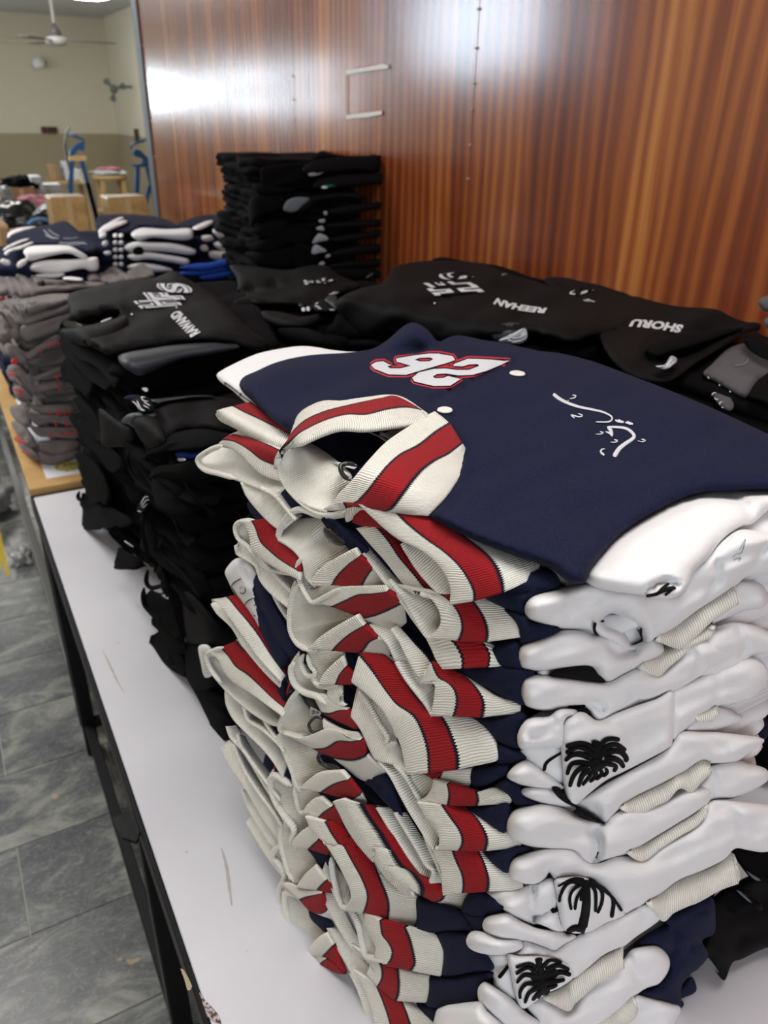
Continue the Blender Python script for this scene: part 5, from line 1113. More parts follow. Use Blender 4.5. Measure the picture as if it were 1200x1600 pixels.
for k in range(14):
    lb = look[k]
    J.append(thing('varsity_jacket', lb, 'jacket', (0.45, 0.55, round(zs[k]-0.02, 3)), 'navy varsity jackets in the front pile'))
# body of each jacket: the folded navy shell
def lx(y, z, inn):      # x of the left face at (y, z), moved inward
    p, n = PL; return p.x-((y-p.y)*n.y+(z-p.z)*n.z)/n.x+inn
ztop = [1.518]+[(zs[k-1]+zs[k])/2+0.006 for k in range(1, 14)]
for k in range(14):
    z1 = ztop[k]; z0 = ztop[k+1]+0.001 if k < 13 else 0.903
    lo = k >= 9
    yf = 0.375-0.035*(1-(z0-0.9)/0.66); yb = 0.93 if k < 6 else 0.86
    xr = 0.73-0.012*(k % 3)-(0.05 if lo else 0)
    poly = [(lx(yf, z0, 0.042), yf+0.01), (xr, yf+0.005), (xr+0.02, yb), (lx(0.80, z0, 0.07), yb), (lx(0.74, z0, 0.055), 0.74)]
    slab('body', J[k], poly, z0, z1, M['navy'], layers=2, wr=0.006, seed=k*1.7+1, n=150, r=0.03)
    wy = yf-0.004
    slab('sleeve_fold', J[k], [(0.365, wy-0.012), (0.655-(0.05 if lo else 0), wy-0.016), (0.655-(0.05 if lo else 0), wy+0.08), (0.365, wy+0.08)], z0+0.002, z1-0.002, M['white'], layers=2, wr=0.004, seed=k*2.3, n=70, r=0.02)
def S(k, name, curves, **kw): return sheet(name, J[k], HS, curves, **kw)
# ---------------------------------------------------------------- top jacket
j = J[0]
NV = N1
out = q(N1, '222,300 215,325 240,375 300,430 350,480 400,530 450,570 550,640 580,700')+q(CF, '190,600 210,540 330,490 500,445 700,440 900,500 1060,600 1090,780 1010,940 920,1075')+q(Z5, '430,190 520,240 640,300 800,370 1000,440 1200,510')+q(F1, '300,480 340,490 385,485 420,420 560,260 760,140 900,90 1100,75 1250,70 1400,60')+[(1290, 720), (1200, 678)]+[(1100, 632), (1000, 592), (930, 566), (880, 553), (840, 548)]+q(N2, '1080,222 1000,205 900,180 780,165 690,145 620,135 560,150 500,175 450,120 400,75 340,55 280,80 200,150 130,200 80,222')+q(N1, '1000,110 880,125 700,135 560,155 430,190 320,240 250,270')
body = Pillow('front_panel', j, HT, out, M['navy'], off=-0.012, bulge=0.020, R=16, th=0.022, step=9,
   creases=[(q(N2, '440,545 560,490 700,430 850,350 1000,280 1110,235'), 0.004, 3.2), (q(N2, '470,545 600,520 760,450 900,370 1060,300 1180,250'), 0.0022, 2.6),
            (q(N1, '240,340 300,420 380,500 470,560 560,590'), 0.003, 2.6), (q(N2, '0,390 150,425 280,480 390,560'), 0.0010, 3), (q(N2, '60,232 200,235 350,235 450,215 540,170'), 0.006, 9),
            (q(N2, '280,70 420,110 480,165'), -0.018, 22), (q(CF, '1000,1100 1100,980 1180,860 1190,720'), 0.003, 3), (q(Z5, '520,180 640,250 800,320 1000,400'), -0.002, 9),
            ([(915, 870), (960, 820), (1040, 775), (1120, 752), (1200, 750)], 0.003, 3), (q(N1, '740,200 900,240 1060,300 1200,340'), -0.0012, 4)], nz=(0.004, 0.012))
# far shoulder sleeve, white, with its printed drawing
shl = Pillow('sleeve', j, HT, q(N1, '72,265 100,238 200,185 330,130 480,98 600,83 700,90 780,105 900,118 980,118 850,150 500,260 330,330 380,520 340,500 260,440 170,360 100,310'), M['white'], off=-0.026, bulge=0.014, R=14, th=0.02, step=8)
stroke('line_drawing', j, shl, [(q(N1, '122,308 180,350 240,400 300,440 340,480'), 1.4, 1.2), (q(N1, '122,308 128,325 120,332'), 1.4, 1.2), (q(N1, '215,400 225,375'), 1.4, 1.2), (q(N1, '318,475 325,455'), 1.4, 1.2)], M['thread_black'])
# near sleeve
sl = Pillow('sleeve', j, HT, q(F1, '372,455 385,410 480,300 560,235 640,180 760,115 880,75 980,65 1120,65 1260,62 1400,70 1400,120 1260,150 1200,165 1135,222 1080,240 1000,300 930,380 870,440 845,500 800,545 740,560 680,555 620,540 520,528 430,508 385,484'), M['white'], off=-0.022, bulge=0.020, R=32, th=0.03, step=8,
   creases=[(q(F1, '970,85 1040,105 1110,150 1135,215'), 0.006, 7), (q(F1, '650,540 700,500 750,485 795,500'), 0.010, 7), (q(F1, '400,470 520,440 640,430 760,400'), -0.002, 20)])
stroke('palm_embroidery', j, sl, [(q(F1, '655,548 700,538 740,520 790,505'), 5, 8), (q(F1, '700,545 730,510 760,490'), 5, 5), (q(F1, '740,545 770,520 785,495'), 4, 4)], M['thread_black'])
# collar: far half, near half, neck inside, lining, label, loop
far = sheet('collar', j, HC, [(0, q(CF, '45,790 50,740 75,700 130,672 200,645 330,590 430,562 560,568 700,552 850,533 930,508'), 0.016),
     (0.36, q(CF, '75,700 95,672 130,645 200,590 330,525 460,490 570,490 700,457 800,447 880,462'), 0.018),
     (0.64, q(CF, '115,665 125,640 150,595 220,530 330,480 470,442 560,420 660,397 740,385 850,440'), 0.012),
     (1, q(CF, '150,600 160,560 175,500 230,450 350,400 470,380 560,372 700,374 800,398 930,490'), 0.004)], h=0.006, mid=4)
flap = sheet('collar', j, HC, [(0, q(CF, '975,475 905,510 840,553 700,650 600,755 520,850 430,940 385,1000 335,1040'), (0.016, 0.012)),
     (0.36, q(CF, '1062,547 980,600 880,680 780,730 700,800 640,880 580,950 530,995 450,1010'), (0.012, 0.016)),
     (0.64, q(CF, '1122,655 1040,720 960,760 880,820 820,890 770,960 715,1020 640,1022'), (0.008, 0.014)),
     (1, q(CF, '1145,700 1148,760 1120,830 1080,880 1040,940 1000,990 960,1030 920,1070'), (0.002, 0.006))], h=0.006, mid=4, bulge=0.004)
sheet('neck_inside', j, HC, [(0, q(CF, '70,700 58,760 70,830 110,900 160,960 220,1005 280,1030 340,1045'), 0.013), (0, q(CF, '230,648 250,660 300,690 380,745 440,800 480,850 440,930 420,960'), -0.022)], m=M['rib_plain'], mid=6, h=0.004)
roll('collar_edge', j, HC, q(CF, '72,715 60,770 70,830 105,900 160,965 230,1025 300,1060 380,1065 450,1040'), 9, 0.013)
roll('collar_edge', j, HC, q(CF, '110,880 150,960 210,1030 280,1070 370,1078 470,1060'), 9, 0.004)
Pillow('lining', j, HC, q(CF, '235,645 410,560 560,560 860,530 960,500 860,620 700,760 520,880 430,800 330,710'), M['lining'], off=-0.055, bulge=0.008, R=10, th=0.004, step=7, creases=[(q(CF, '540,580 560,680 540,760'), 0.006, 6), (q(CF, '640,600 690,660 700,740'), 0.006, 6), (q(CF, '380,700 480,740 560,800'), 0.005, 6)], nz=(0.004, 0.05))
lb = Pillow('neck_label', j, HC, q(CF, '655,572 740,555 870,535 905,550 800,600 735,650 690,615 650,600'), M['thread_white'], off=-0.010, bulge=0.002, R=4, th=0.002, step=6, smooth=False)
def hexa(cx, cy, r): return [(cx+r*math.cos(a*math.pi/3+0.3), cy+0.75*r*math.sin(a*math.pi/3+0.3)) for a in range(7)]
stroke('label_print', j, lb, [([(a[0], a[1]) for a in hexa(*q(CF, '765,598')[0], 5.5)], 1.3, 1.3), (hexa(*q(CF, '768,597')[0], 2.6), 1.2, 1.2), (hexa(*q(CF, '815,570')[0], 5.5), 1.3, 1.3), (hexa(*q(CF, '820,568')[0], 2.6), 1.2, 1.2), (q(CF, '665,580 690,582 700,568'), 1.2, 1.2)], M['thread_black'])
Pillow('label_tape', j, HC, q(CF, '555,572 600,568 660,600 735,650 720,662 640,610'), M['thread_white'], off=-0.013, bulge=0.001, R=3, th=0.001, step=6, smooth=False)
Pillow('label_tape', j, HC, q(CF, '575,572 600,566 655,590 640,600'), M['thread_black'], off=-0.011, bulge=0.001, R=3, th=0.001, step=6, smooth=False)
roll('hanger_loop', j, HC, q(CF, '520,782 470,765 425,775 420,800 440,840 480,865'), 8, -0.008, m=M['lining'])
Pillow('size_tab', j, HC, q(CF, '370,752 430,760 520,785 500,800 420,778'), M['white'], off=-0.016, bulge=0.001, R=3, th=0.001, smooth=False)
for (x, y) in q(N2, '540,606 993,378'):
    P = body.P(x, y, 0.001); a = (body.P(x+12, y+2, 0)-body.P(x-12, y-2, 0)).normalized(); b = (body.P(x, y+10, 0)-body.P(x, y-10, 0)).normalized(); nn = a.cross(b).normalized()
    if nn.z < 0: nn = -nn
    b = nn.cross(a); r0 = 0.5*24*(P-EYE).length/F_PX; vs = []; fs = []; K = 24
    prof = [(1, 0), (1, 0.10), (0.94, 0.2), (0.82, 0.25), (0.74, 0.23), (0.4, 0.235), (0.05, 0.24)]
    for rr, hh in prof:
        for k in range(K): an = 2*math.pi*k/K; vs.append(P+(a*math.cos(an)+b*math.sin(an))*r0*rr+nn*r0*hh)
    for i in range(len(prof)-1):
        for k in range(K): fs.append((i*K+k, i*K+(k+1) % K, (i+1)*K+(k+1) % K, (i+1)*K+k))
    fs.append(tuple((len(prof)-1)*K+k for k in range(K))); fs.append(tuple(reversed(range(K))))
    tag(fixn(put('snap_button', vs, fs, M['snap'], j)), 'round ivory snap button')
# number 26, upside down as it lies
six = q(N2, '75,325 105,302 160,297 180,310 210,322 215,330 235,345 275,340 325,325 240,285 240,275 330,262 440,248 500,250 540,258 595,268 608,290 580,300 420,350 360,368 290,382 240,380 190,378 110,350')
hole6 = q(N2, '350,287 400,275 450,275 470,285 450,292 385,298')
two = q(N2, '340,400 385,368 470,347 540,345 600,375 700,382 760,355 750,350 690,350 690,325 590,325 600,315 680,283 760,285 940,293 930,305 850,340 740,380 650,385 610,382 545,372 480,382 465,398 500,408 550,402 640,408 600,432 570,450 480,452 400,432 350,420')
six = q(N2, '78,322 110,302 158,298 180,312 205,322 180,330 200,342 262,342 328,326 238,300 236,280 330,264 440,250 500,250 590,266 604,290 560,306 400,352 300,382 190,380 100,345')
hole6 = q(N2, '352,288 385,276 450,274 468,284 445,298 385,300')
two = q(N2, '336,402 376,368 470,346 545,343 612,352 690,352 755,327 745,315 690,318 650,330 590,326 600,314 684,282 760,284 944,294 900,316 800,358 715,382 630,386 545,374 490,378 465,392 478,404 530,402 560,390 640,408 574,450 470,452 350,424')
for nm, pts in (('number_six', six), ('number_two', two)):
    cx = sum(p[0] for p in pts)/len(pts); cy = sum(p[1] for p in pts)/len(pts)
    fillpoly(nm, j, body, [(pts, [hole6] if nm == 'number_six' else [])], M['thread_white'], th=0.0026, step=8)
    ring = pts+[pts[0]]
    stroke('red_outline', j, body, [(r2, 8.5, 8.5) for r2 in ([ring]+([hole6+[hole6[0]]] if nm == 'number_six' else []))], M['thread_red'], th=0.0008, sharp=True)
    stroke('black_outline', j, body, [(r2, 5.0, 5.0) for r2 in ([ring]+([hole6+[hole6[0]]] if nm == 'number_six' else []))], M['thread_black'], th=0.0016, sharp=True)
# calligraphy
SF = (820, 540, 3.158)
stroke('calligraphy_embroidery', j, body, [
  (q(SF, '140,238 170,262 215,285 270,303 330,315 385,328 425,348 430,365 410,377 350,377'), 6, 2.2), (q(SF, '222,262 245,258 252,247 235,244'), 2, 2.5), (q(SF, '212,274 216,270'), 2, 2),
  (q(SF, '245,358 228,342 250,348 270,352 286,345 262,335'), 3, 2), (q(SF, '445,368 462,374 488,378'), 4, 5), (q(SF, '460,366 480,380'), 5, 4), (q(SF, '495,380 515,382 533,388'), 4, 5), (q(SF, '505,374 520,390'), 5, 4),
  (q(SF, '410,400 425,420 430,445'), 7, 5), (q(SF, '398,425 418,432 432,448'), 3, 4), (q(SF, '405,402 450,402 495,408 525,425 540,448 525,465 495,485 465,510 440,548'), 3.5, 8), (q(SF, '497,402 500,410'), 1.5, 1.5),
  (q(SF, '350,437 375,437 388,430 370,425'), 1.6, 3), (q(SF, '422,477 445,477 460,470 440,464'), 1.6, 3), (q(SF, '556,470 580,475 596,468 575,462'), 1.6, 3), (q(SF, '398,510 380,512 375,525 392,541'), 2, 5)], M['thread_white'], th=0.0014)
# ---------------------------------------------------------------- hem bands, far (left) ends
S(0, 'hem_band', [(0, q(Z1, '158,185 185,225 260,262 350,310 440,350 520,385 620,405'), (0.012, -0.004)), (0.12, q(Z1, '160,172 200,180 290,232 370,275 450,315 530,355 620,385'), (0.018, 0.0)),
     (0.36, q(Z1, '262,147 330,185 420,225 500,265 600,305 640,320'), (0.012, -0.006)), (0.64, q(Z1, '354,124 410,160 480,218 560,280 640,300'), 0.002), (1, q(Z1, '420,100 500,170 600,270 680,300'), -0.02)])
Pillow('grey_lining', J[1], HS, q(Z1, '215,335 300,295 400,330 580,395 600,440 450,400 330,360'), M['grey_light'], off=-0.012, bulge=0.008, R=8, th=0.01)
S(1, 'hem_band', [(0, q(Z1, '95,440 130,405 180,385 250,402 310,432 370,495 450,560 600,612'), (0.018, 0.002)), (0.36, q(Z1, '205,345 240,350 300,370 380,418 450,468 560,510'), (0.014, 0.0)), (0.64, q(Z1, '250,325 330,343 450,380 520,412 580,440'), 0.004), (1, q(Z1, '300,300 420,330 580,400'), -0.012)])
S(1, 'hem_band_inside', [(0, q(Z1, '36,478 60,520 110,550 180,562 270,590 370,630 470,665 560,672 600,645'), (0.018, 0.004)), (0, q(Z1, '60,460 110,425 170,405 250,420 320,455 400,530 500,590 620,620'), -0.006)], m=M['rib_plain'], mid=5)
roll('hem_edge', J[1], HS, q(Z1, '190,385 120,410 50,455 38,485 80,535 170,560 270,590'), 9, 0.017)
S(1, 'hem_band', [(0, q(Z1, '312,612 345,690 410,775 490,860 560,915'), 0.012), (0, q(Z1, '330,600 430,650 520,705 580,780 640,850'), 0.004)], m=M['rib_plain'])
S(1, 'hem_band', [(0, q(Z1, '430,650 520,700 590,780 650,850'), 0.014), (0, q(Z1, '450,640 560,670 640,760 680,830'), -0.004)], m=M['rib_plain'])
S(2, 'hem_band', [(0, q(Z1, '290,858 340,880 368,945 382,1030 440,1085 540,1150 680,1215'), 0.018), (0.36, q(Z1, '388,850 410,900 440,980 500,1040 570,1100 680,1170'), 0.014), (0.64, q(Z1, '490,838 520,895 560,955 620,1008 700,1060'), 0.006), (1, q(Z1, '560,840 600,900 740,1000'), -0.012)], bulge=0.003)
S(2, 'hem_band_inside', [(0, q(Z1, '270,890 280,955 330,1005 400,1085 480,1160')+q(Z2, '560,150'), 0.012), (0, q(Z1, '310,860 350,900 372,960 395,1040 460,1110 560,1170'), -0.004)], m=M['rib_plain'])
roll('hem_edge', J[2], HS, q(Z1, '390,850 330,855 285,870 270,905 290,965 350,1015 395,1075'), 8, 0.015)
S(3, 'hem_band', [(0, q(Z1, '275,1010 285,1060 350,1100 400,1140')+q(Z2, '350,180 420,265 540,365'), 0.012), (0, q(Z1, '290,985 350,1010 400,1070')+q(Z2, '410,110 480,190 580,290'), 0.002)], m=M['rib_plain'])
S(3, 'hem_band', [(0, q(Z2, '300,10 380,90 450,170 560,280'), 0.012), (0, q(Z2, '340,0 430,60 500,130 600,220'), -0.008)], m=M['rib_plain'])
# printed sleeve and navy side piece hanging out on the far side
pr = Pillow('sleeve', J[3], HS, q(Z2, '125,140 150,90 200,48 255,62 330,130 330,220 350,330 352,500 330,490 300,430 240,345 180,262 150,200'), M['white'], off=-0.008, bulge=0.014, R=9, th=0.02, step=6, creases=[(q(Z2, '205,60 225,170 275,240'), -0.004, 5)])
stroke('line_drawing', J[3], pr, [(q(Z2, '165,225 185,200 228,175'), 1.6, 1.6), (q(Z2, '165,225 210,300 260,370 330,490'), 1.6, 1.4), (q(Z2, '248,340 270,315 300,300'), 1.4, 1.4), (q(Z2, '218,262 235,272 252,258 250,232'), 1.4, 1.4), (q(Z2, '218,240 222,234'), 1.6, 1.6), (q(Z2, '228,230 232,225'), 1.6, 1.6), (q(Z2, '305,345 320,340'), 1.4, 1.4), (q(Z2, '305,405 315,412'), 1.4, 1.4)], M['thread_black'], lift=0.001)
Pillow('side_panel', J[3], HS, q(Z2, '275,215 300,170 335,153 400,210 430,310 500,440 560,560 610,650 540,700 500,760 500,960 450,840 400,690 350,530 300,330'), M['navy'], off=-0.004, bulge=0.014, R=9, th=0.02, step=6, creases=[(q(Z2, '300,190 340,330 400,480 480,620 530,680'), 0.005, 3)])
S(3, 'hem_band', [(0, q(Z2, '410,230 450,320 500,400 540,450'), 0.006), (0, q(Z2, '400,200 470,270 560,380 600,420'), -0.008)], m=M['rib_plain'])
S(4, 'hem_band', [(0, q(Z2, '45,335 90,400 170,475 235,580 320,690 400,780 470,845'), 0.014), (0, q(Z2, '70,310 130,380 200,460 270,560 360,680 490,820'), 0.008)], m=M['rib_plain'])
S(4, 'hem_band', [(0, q(Z2, '50,315 85,325 160,415 255,545 350,675 480,815'), 0.018), (0.36, q(Z2, '150,291 210,370 280,452 350,545 430,680 500,790'), 0.010), (0.64, q(Z2, '197,286 260,365 350,500 430,620 510,750'), 0.0), (1, q(Z2, '240,290 400,500 540,700'), -0.02)])
Pillow('grey_lining', J[5], HS, q(Z2, '190,575 230,545 300,640 400,800 330,700 240,600'), M['grey_light'], off=-0.01, bulge=0.006, R=6, th=0.01)
S(5, 'hem_band', [(0, q(Z2, '20,640 60,655 100,690 140,770 200,830 290,885 380,950 490,1030'), 0.018), (0.36, q(Z2, '110,602 160,660 210,725 290,778 380,868 440,930 510,990'), 0.012), (0.64, q(Z2, '195,570 240,628 310,668 370,745 430,820 500,900'), 0.004), (1, q(Z2, '240,560 400,700 540,880'), -0.015)])
S(5, 'hem_band_inside', [(0, q(Z2, '12,665 40,750 100,832 170,905 250,975 340,1040 430,1088 490,1085'), 0.014), (0, q(Z2, '50,660 110,730 160,800 260,870 370,950 490,1045'), -0.003)], m=M['rib_plain'])
roll('hem_edge', J[5], HS, q(Z2, '115,605 60,625 20,645 15,680 45,750 105,830'), 8, 0.016)
def plainband(k, fr, lip, back, o0=0.012, o1=0.0): S(k, 'hem_band', [(0, q(fr, lip), o0), (0, q(fr, back), o1)], m=M['rib_plain'])
plainband(6, Z2, '133,880 140,960 190,1060 270,1140 370,1240 440,1330 490,1420', '180,890 230,980 300,1080 380,1150 450,1230 520,1330')
plainband(6, Z2, '240,960 270,1060 360,1120 450,1200 500,1260', '280,980 330,1040 420,1100 500,1180', 0.014, -0.004)
plainband(6, Z2, '360,1040 400,1110 470,1200', '400,1050 440,1110 500,1190', 0.012, -0.004)
plainband(7, Z3, '140,60 165,130 235,205 300,305 370,425 430,525 490,640', '190,60 240,140 320,250 400,370 480,500', 0.010, -0.002)
plainband(7, Z3, '205,110 225,180 300,290 380,400 470,520', '240,120 300,220 380,330 470,440', 0.013, -0.004)
plainband(8, Z3, '107,190 150,290 230,400 300,520 360,625 420,705 470,790', '150,155 215,215 280,340 360,480 470,620', 0.008, -0.004)
plainband(8, Z3, '180,170 210,250 270,370 350,490 430,600 480,680', '220,170 280,290 370,430 480,590', 0.011, -0.006)
plainband(9, Z3, '235,458 270,560 330,660 400,770 470,850 500,900', '265,430 330,530 400,640 490,760', 0.005, -0.006)
plainband(10, Z3, '262,655 310,735 370,835 440,930 505,1010', '300,615 370,690 440,770 520,880', 0.002, -0.008)
Pillow('side_panel', J[6], HS, q(Z2, '430,1090 465,1075 500,1100 500,1160 460,1150'), M['navy'], off=0.0, bulge=0.008, R=6, th=0.02, step=5)
Pillow('side_panel', J[7], HS, q(Z3, '385,370 430,345 480,340 440,410 400,400'), M['navy'], off=0.0, bulge=0.008, R=6, th=0.02, step=5)
Pillow('side_panel', J[4], HS, q(Z2, '445,830 490,800 510,900 495,965 460,900'), M['navy'], off=0.004, bulge=0.008, R=6, th=0.02, step=5)
# ---------------------------------------------------------------- collars, from the top down
def collar(k, parts, **kw):
    for p in parts: S(k, 'collar', p, **kw)
Pillow('side_panel', J[1], HS, q(Z1, '545,680 600,640 640,690 700,770 660,800 600,790'), M['navy'], off=0.0, bulge=0.008, R=6, th=0.02, step=5)
Pillow('side_panel', J[1], HS, q(Z1, '800,830 900,850 1000,940 1110,1030 1050,1080 960,1010 860,920'), M['navy'], off=0.001, bulge=0.010, R=9, th=0.02, step=6, creases=[(q(Z1, '830,850 940,950 1070,1050'), 0.003, 2.5)])
Pillow('hanger_loop', J[1], HS, q(Z1, '825,900 870,900 960,985 940,1010 880,1000 825,940'), M['lining'], off=0.006, bulge=0.003, R=4, th=0.004, step=5)
S(1, 'collar', [(0.36, q(Z1, '950,745 1060,755 1150,830'), 0.012), (0.36, q(Z1, '970,850 1000,840 1090,790'), 0.010)], m=M['rib_plain'])
S(1, 'collar', [(0.5, q(Z5, '-30,195 50,150 140,240'), 0.012), (0.5, q(Z5, '-30,215 40,235 150,245'), 0.010)])
S(1, 'collar', [(0, q(Z1, '538,970 600,1005 660,1055 700,1120 720,1210')+q(Z2, '690,220'), 0.014), (0, q(Z1, '600,870 700,850 830,860 850,950 960,1012')+q(Z2, '900,40 800,110'), -0.012)], m=M['rib_plain'], mid=6)
roll('collar_edge', J[1], HS, q(Z1, '545,980 545,930 570,870 620,805 690,785 800,828'), 11, 0.012)
S(1, 'collar', [(0, q(Z2, '950,-5 900,15 820,55 750,100 700,150 678,190 690,222'), 0.016), (0.36, q(Z2, '975,33 920,75 870,125 835,170 812,212'), 0.014), (0.64, q(Z2, '1055,100 1025,140 1000,180 980,222'), 0.010), (1, q(Z2, '1110,120 1140,170 1150,225'), 0.002)])
S(2, 'collar', [(0, q(Z2, '600,30 578,90 585,180 635,285 668,325 750,330'), 0.012), (0, q(Z2, '620,60 640,180 700,240 760,215 860,230'), 0.002)], m=M['rib_plain'])
S(2, 'collar', [(0, q(Z2, '668,322 750,282 850,232 980,226 1140,226'), 0.014), (0.36, q(Z2, '808,348 890,312 980,272 1060,266 1150,252'), 0.015), (0.64, q(Z2, '985,412 1080,388 1195,335 1240,310'), 0.009), (1, q(Z2, '1060,470 1120,482 1200,480 1260,440'), -0.002)])
roll('collar_edge', J[2], HS, q(Z2, '605,45 580,100 590,185 640,288 680,325 760,285 850,238'), 8, 0.016)
roll('striped_edge', J[2], HS, q(Z2, '585,150 572,200 553,262'), 3.2, 0.006, m=M['thread_red'])
S(3, 'collar', [(0, q(Z2, '570,190 538,290 528,400 535,500 575,575 640,625 700,625'), 0.012), (0, q(Z2, '620,200 740,330 850,360 960,400 900,440 800,500 720,560'), -0.006)], m=M['rib_plain'], mid=6)
roll('collar_edge', J[3], HS, q(Z2, '590,200 548,290 532,400 538,500 580,580 650,625'), 10, 0.013)
S(3, 'collar', [(0, q(Z2, '965,408 880,450 790,500 720,550 660,612'), 0.016), (0.36, q(Z2, '1005,466 930,510 870,560 812,622'), 0.014), (0.64, q(Z2, '1080,536 1030,560 1000,600 972,634'), 0.010), (1, q(Z2, '1150,560 1160,600 1150,650'), 0.0)])
S(4, 'collar', [(0, q(Z2, '650,625 670,700 700,780 730,840'), 0.008), (0, q(Z2, '830,625 870,650 830,720 780,760'), 0.0)], m=M['rib_plain'], mid=5)
S(4, 'collar', [(0, q(Z2, '870,665 800,725 750,775 722,838'), 0.014), (0.36, q(Z2, '888,726 855,770 832,835'), 0.012), (0.64, q(Z2, '960,790 975,810 975,832'), 0.008)])
roll('collar_edge', J[4], HS, q(Z2, '620,650 600,700 640,780 690,790 700,840 780,860 820,910 790,950'), 9, 0.010)
roll('collar_edge', J[4], HS, q(Z2, '640,650 660,720 690,760 680,810 740,850 830,840'), 8, 0.012)
S(4, 'collar', [(0, q(Z2, '780,860 830,840 860,870 840,930'), 0.010), (0, q(Z2, '770,900 790,950 830,970 880,960'), 0.012)], m=M['rib_plain'])
S(5, 'collar', [(0, q(Z2, '590,640 545,720 560,810 620,880 700,920'), 0.008), (0, q(Z2, '640,740 690,830 760,890 800,930'), -0.002)], m=M['rib_plain'], mid=5)
roll('collar_edge', J[5], HS, q(Z2, '560,700 540,750 560,830 620,885 710,915 760,960'), 11, 0.014)
S(5, 'collar', [(0, q(Z2, '690,915 750,905 820,960 890,985'), 0.012), (0.36, q(Z2, '740,1010 790,1020 850,995 900,990'), 0.012), (0.64, q(Z2, '800,1040 870,1075 940,1105 960,1100'), 0.010)])
roll('striped_edge', J[5], HS, q(Z2, '548,795 525,850 505,915'), 3.2, 0.006, m=M['thread_red'])
Pillow('lining', J[6], HS, q(Z2, '575,900 640,900 720,980 740,1050 700,1060 650,1000'), M['lining'], off=-0.008, bulge=0.003, R=5, th=0.004, step=6)
S(6, 'collar', [(0, q(Z2, '575,880 535,940 482,1050 470,1110 500,1140 600,1165'), 0.012), (0, q(Z2, '600,920 650,990 700,1030 740,1090 700,1130'), -0.006)], m=M['rib_plain'], mid=6)
roll('collar_edge', J[6], HS, q(Z2, '590,878 540,935 485,1050 470,1110 500,1140 620,1170'), 9, 0.013)
szt = Pillow('size_tab', J[6], HS, q(Z2, '660,975 730,1010 715,1045 655,1030'), M['white'], off=0.003, bulge=0.001, R=3, th=0.001, smooth=False)
stroke('size_print', J[6], szt, [(q(Z2, s), 1.1, 1.1) for s in ('668,1000 690,1004', '668,1008 690,1012', '668,1018 688,1022', '698,1006 712,1012', '696,1016 710,1020')], M['thread_black'], th=0.0005)
S(6, 'collar', [(0, q(Z2, '745,1060 780,1085 870,1130 960,1140'), 0.012), (0, q(Z2, '745,1100 800,1180 900,1180 990,1180'), 0.014)], m=M['rib_plain'])
roll('hanger_loop', J[6], HS, q(Z3, '745,20 700,0 660,30 650,60 680,100 740,75'), 5, 0.012, m=M['lining'])
S(6, 'collar', [(0, q(Z3, '490,98 600,130 680,110 760,80 850,88 900,130'), 0.016), (0.36, q(Z3, '700,202 780,190 850,148 930,152 990,138'), 0.016), (0.64, q(Z3, '800,240 900,255 960,248 1010,225'), 0.012), (1, q(Z3, '960,370 1020,395 1080,390 1140,350'), 0.0)])
roll('hanger_loop', J[7], HS, q(Z3, '850,325 780,320 725,290 706,255 730,222 770,240'), 5, 0.010, m=M['lining'])
Pillow('lining', J[7], HS, q(Z3, '740,290 800,290 850,320 840,340 780,335'), M['lining'], off=0.010, bulge=0.003, R=4, th=0.004, step=5)
Pillow('side_panel', J[7], HS, q(Z3, '770,240 830,270 900,330 890,350 820,290'), M['navy'], off=0.0, bulge=0.004, R=5, th=0.01, step=5)
S(7, 'collar', [(0, q(Z3, '465,110 490,210 540,320 575,420 600,455'), 0.012), (0, q(Z3, '560,120 680,190 720,270 780,330 700,370'), -0.008)], m=M['rib_plain'], mid=6)
roll('collar_edge', J[7], HS, q(Z3, '475,100 465,140 500,220 545,330 580,430 605,455 700,440'), 9, 0.012)
S(7, 'collar', [(0, q(Z3, '870,342 800,342 720,352 650,400 600,450'), 0.016), (0.36, q(Z3, '908,386 840,408 780,440 742,466'), 0.014), (0.64, q(Z3, '978,474 940,495 910,513'), 0.010), (1, q(Z3, '1010,520 1000,545 985,560'), 0.002)])
S(8, 'collar', [(0, q(Z3, '545,330 560,430 590,560 620,605'), 0.008), (0, q(Z3, '640,450 700,470 730,500 700,550'), -0.002)], m=M['rib_plain'])
roll('collar_edge', J[8], HS, q(Z3, '560,440 575,520 600,595 660,590'), 8, 0.011)
S(8, 'collar', [(0, q(Z3, '740,500 690,515 650,550 615,602'), 0.015), (0.36, q(Z3, '802,560 760,590 722,625'), 0.013), (0.64, q(Z3, '880,600 885,630 880,660'), 0.008)])
Pillow('side_panel', J[8], HS, q(Z3, '700,460 760,470 840,500 880,510 810,540 800,560'), M['navy'], off=0.0, bulge=0.006, R=6, th=0.02, step=5)
Pillow('side_panel', J[8], HS, q(Z3, '1000,400 1140,350 1200,480 1240,640 1130,540 1050,450'), M['navy'], off=-0.002, bulge=0.010, R=9, th=0.02, step=6, creases=[(q(Z3, '1050,400 1130,480 1220,600'), 0.004, 3)])
S(9, 'collar', [(0, q(Z3, '430,335 405,400 430,500 490,600 540,680 560,740 545,800'), 0.010), (0, q(Z3, '500,420 580,440 640,560 660,680 600,740'), -0.008)], m=M['rib_plain'], mid=6)
roll('collar_edge', J[9], HS, q(Z3, '540,430 470,380 425,370 412,430 440,520 500,620 560,700 545,780 570,810'), 11, 0.012)
roll('striped_edge', J[9], HS, q(Z3, '500,320 455,290 430,335'), 3.2, 0.006, m=M['thread_red'])
S(9, 'collar', [(0, q(Z3, '670,685 610,720 570,760 545,800'), 0.015), (0.36, q(Z3, '718,768 690,795 662,822'), 0.013), (0.64, q(Z3, '790,810 785,835 775,858'), 0.008)])
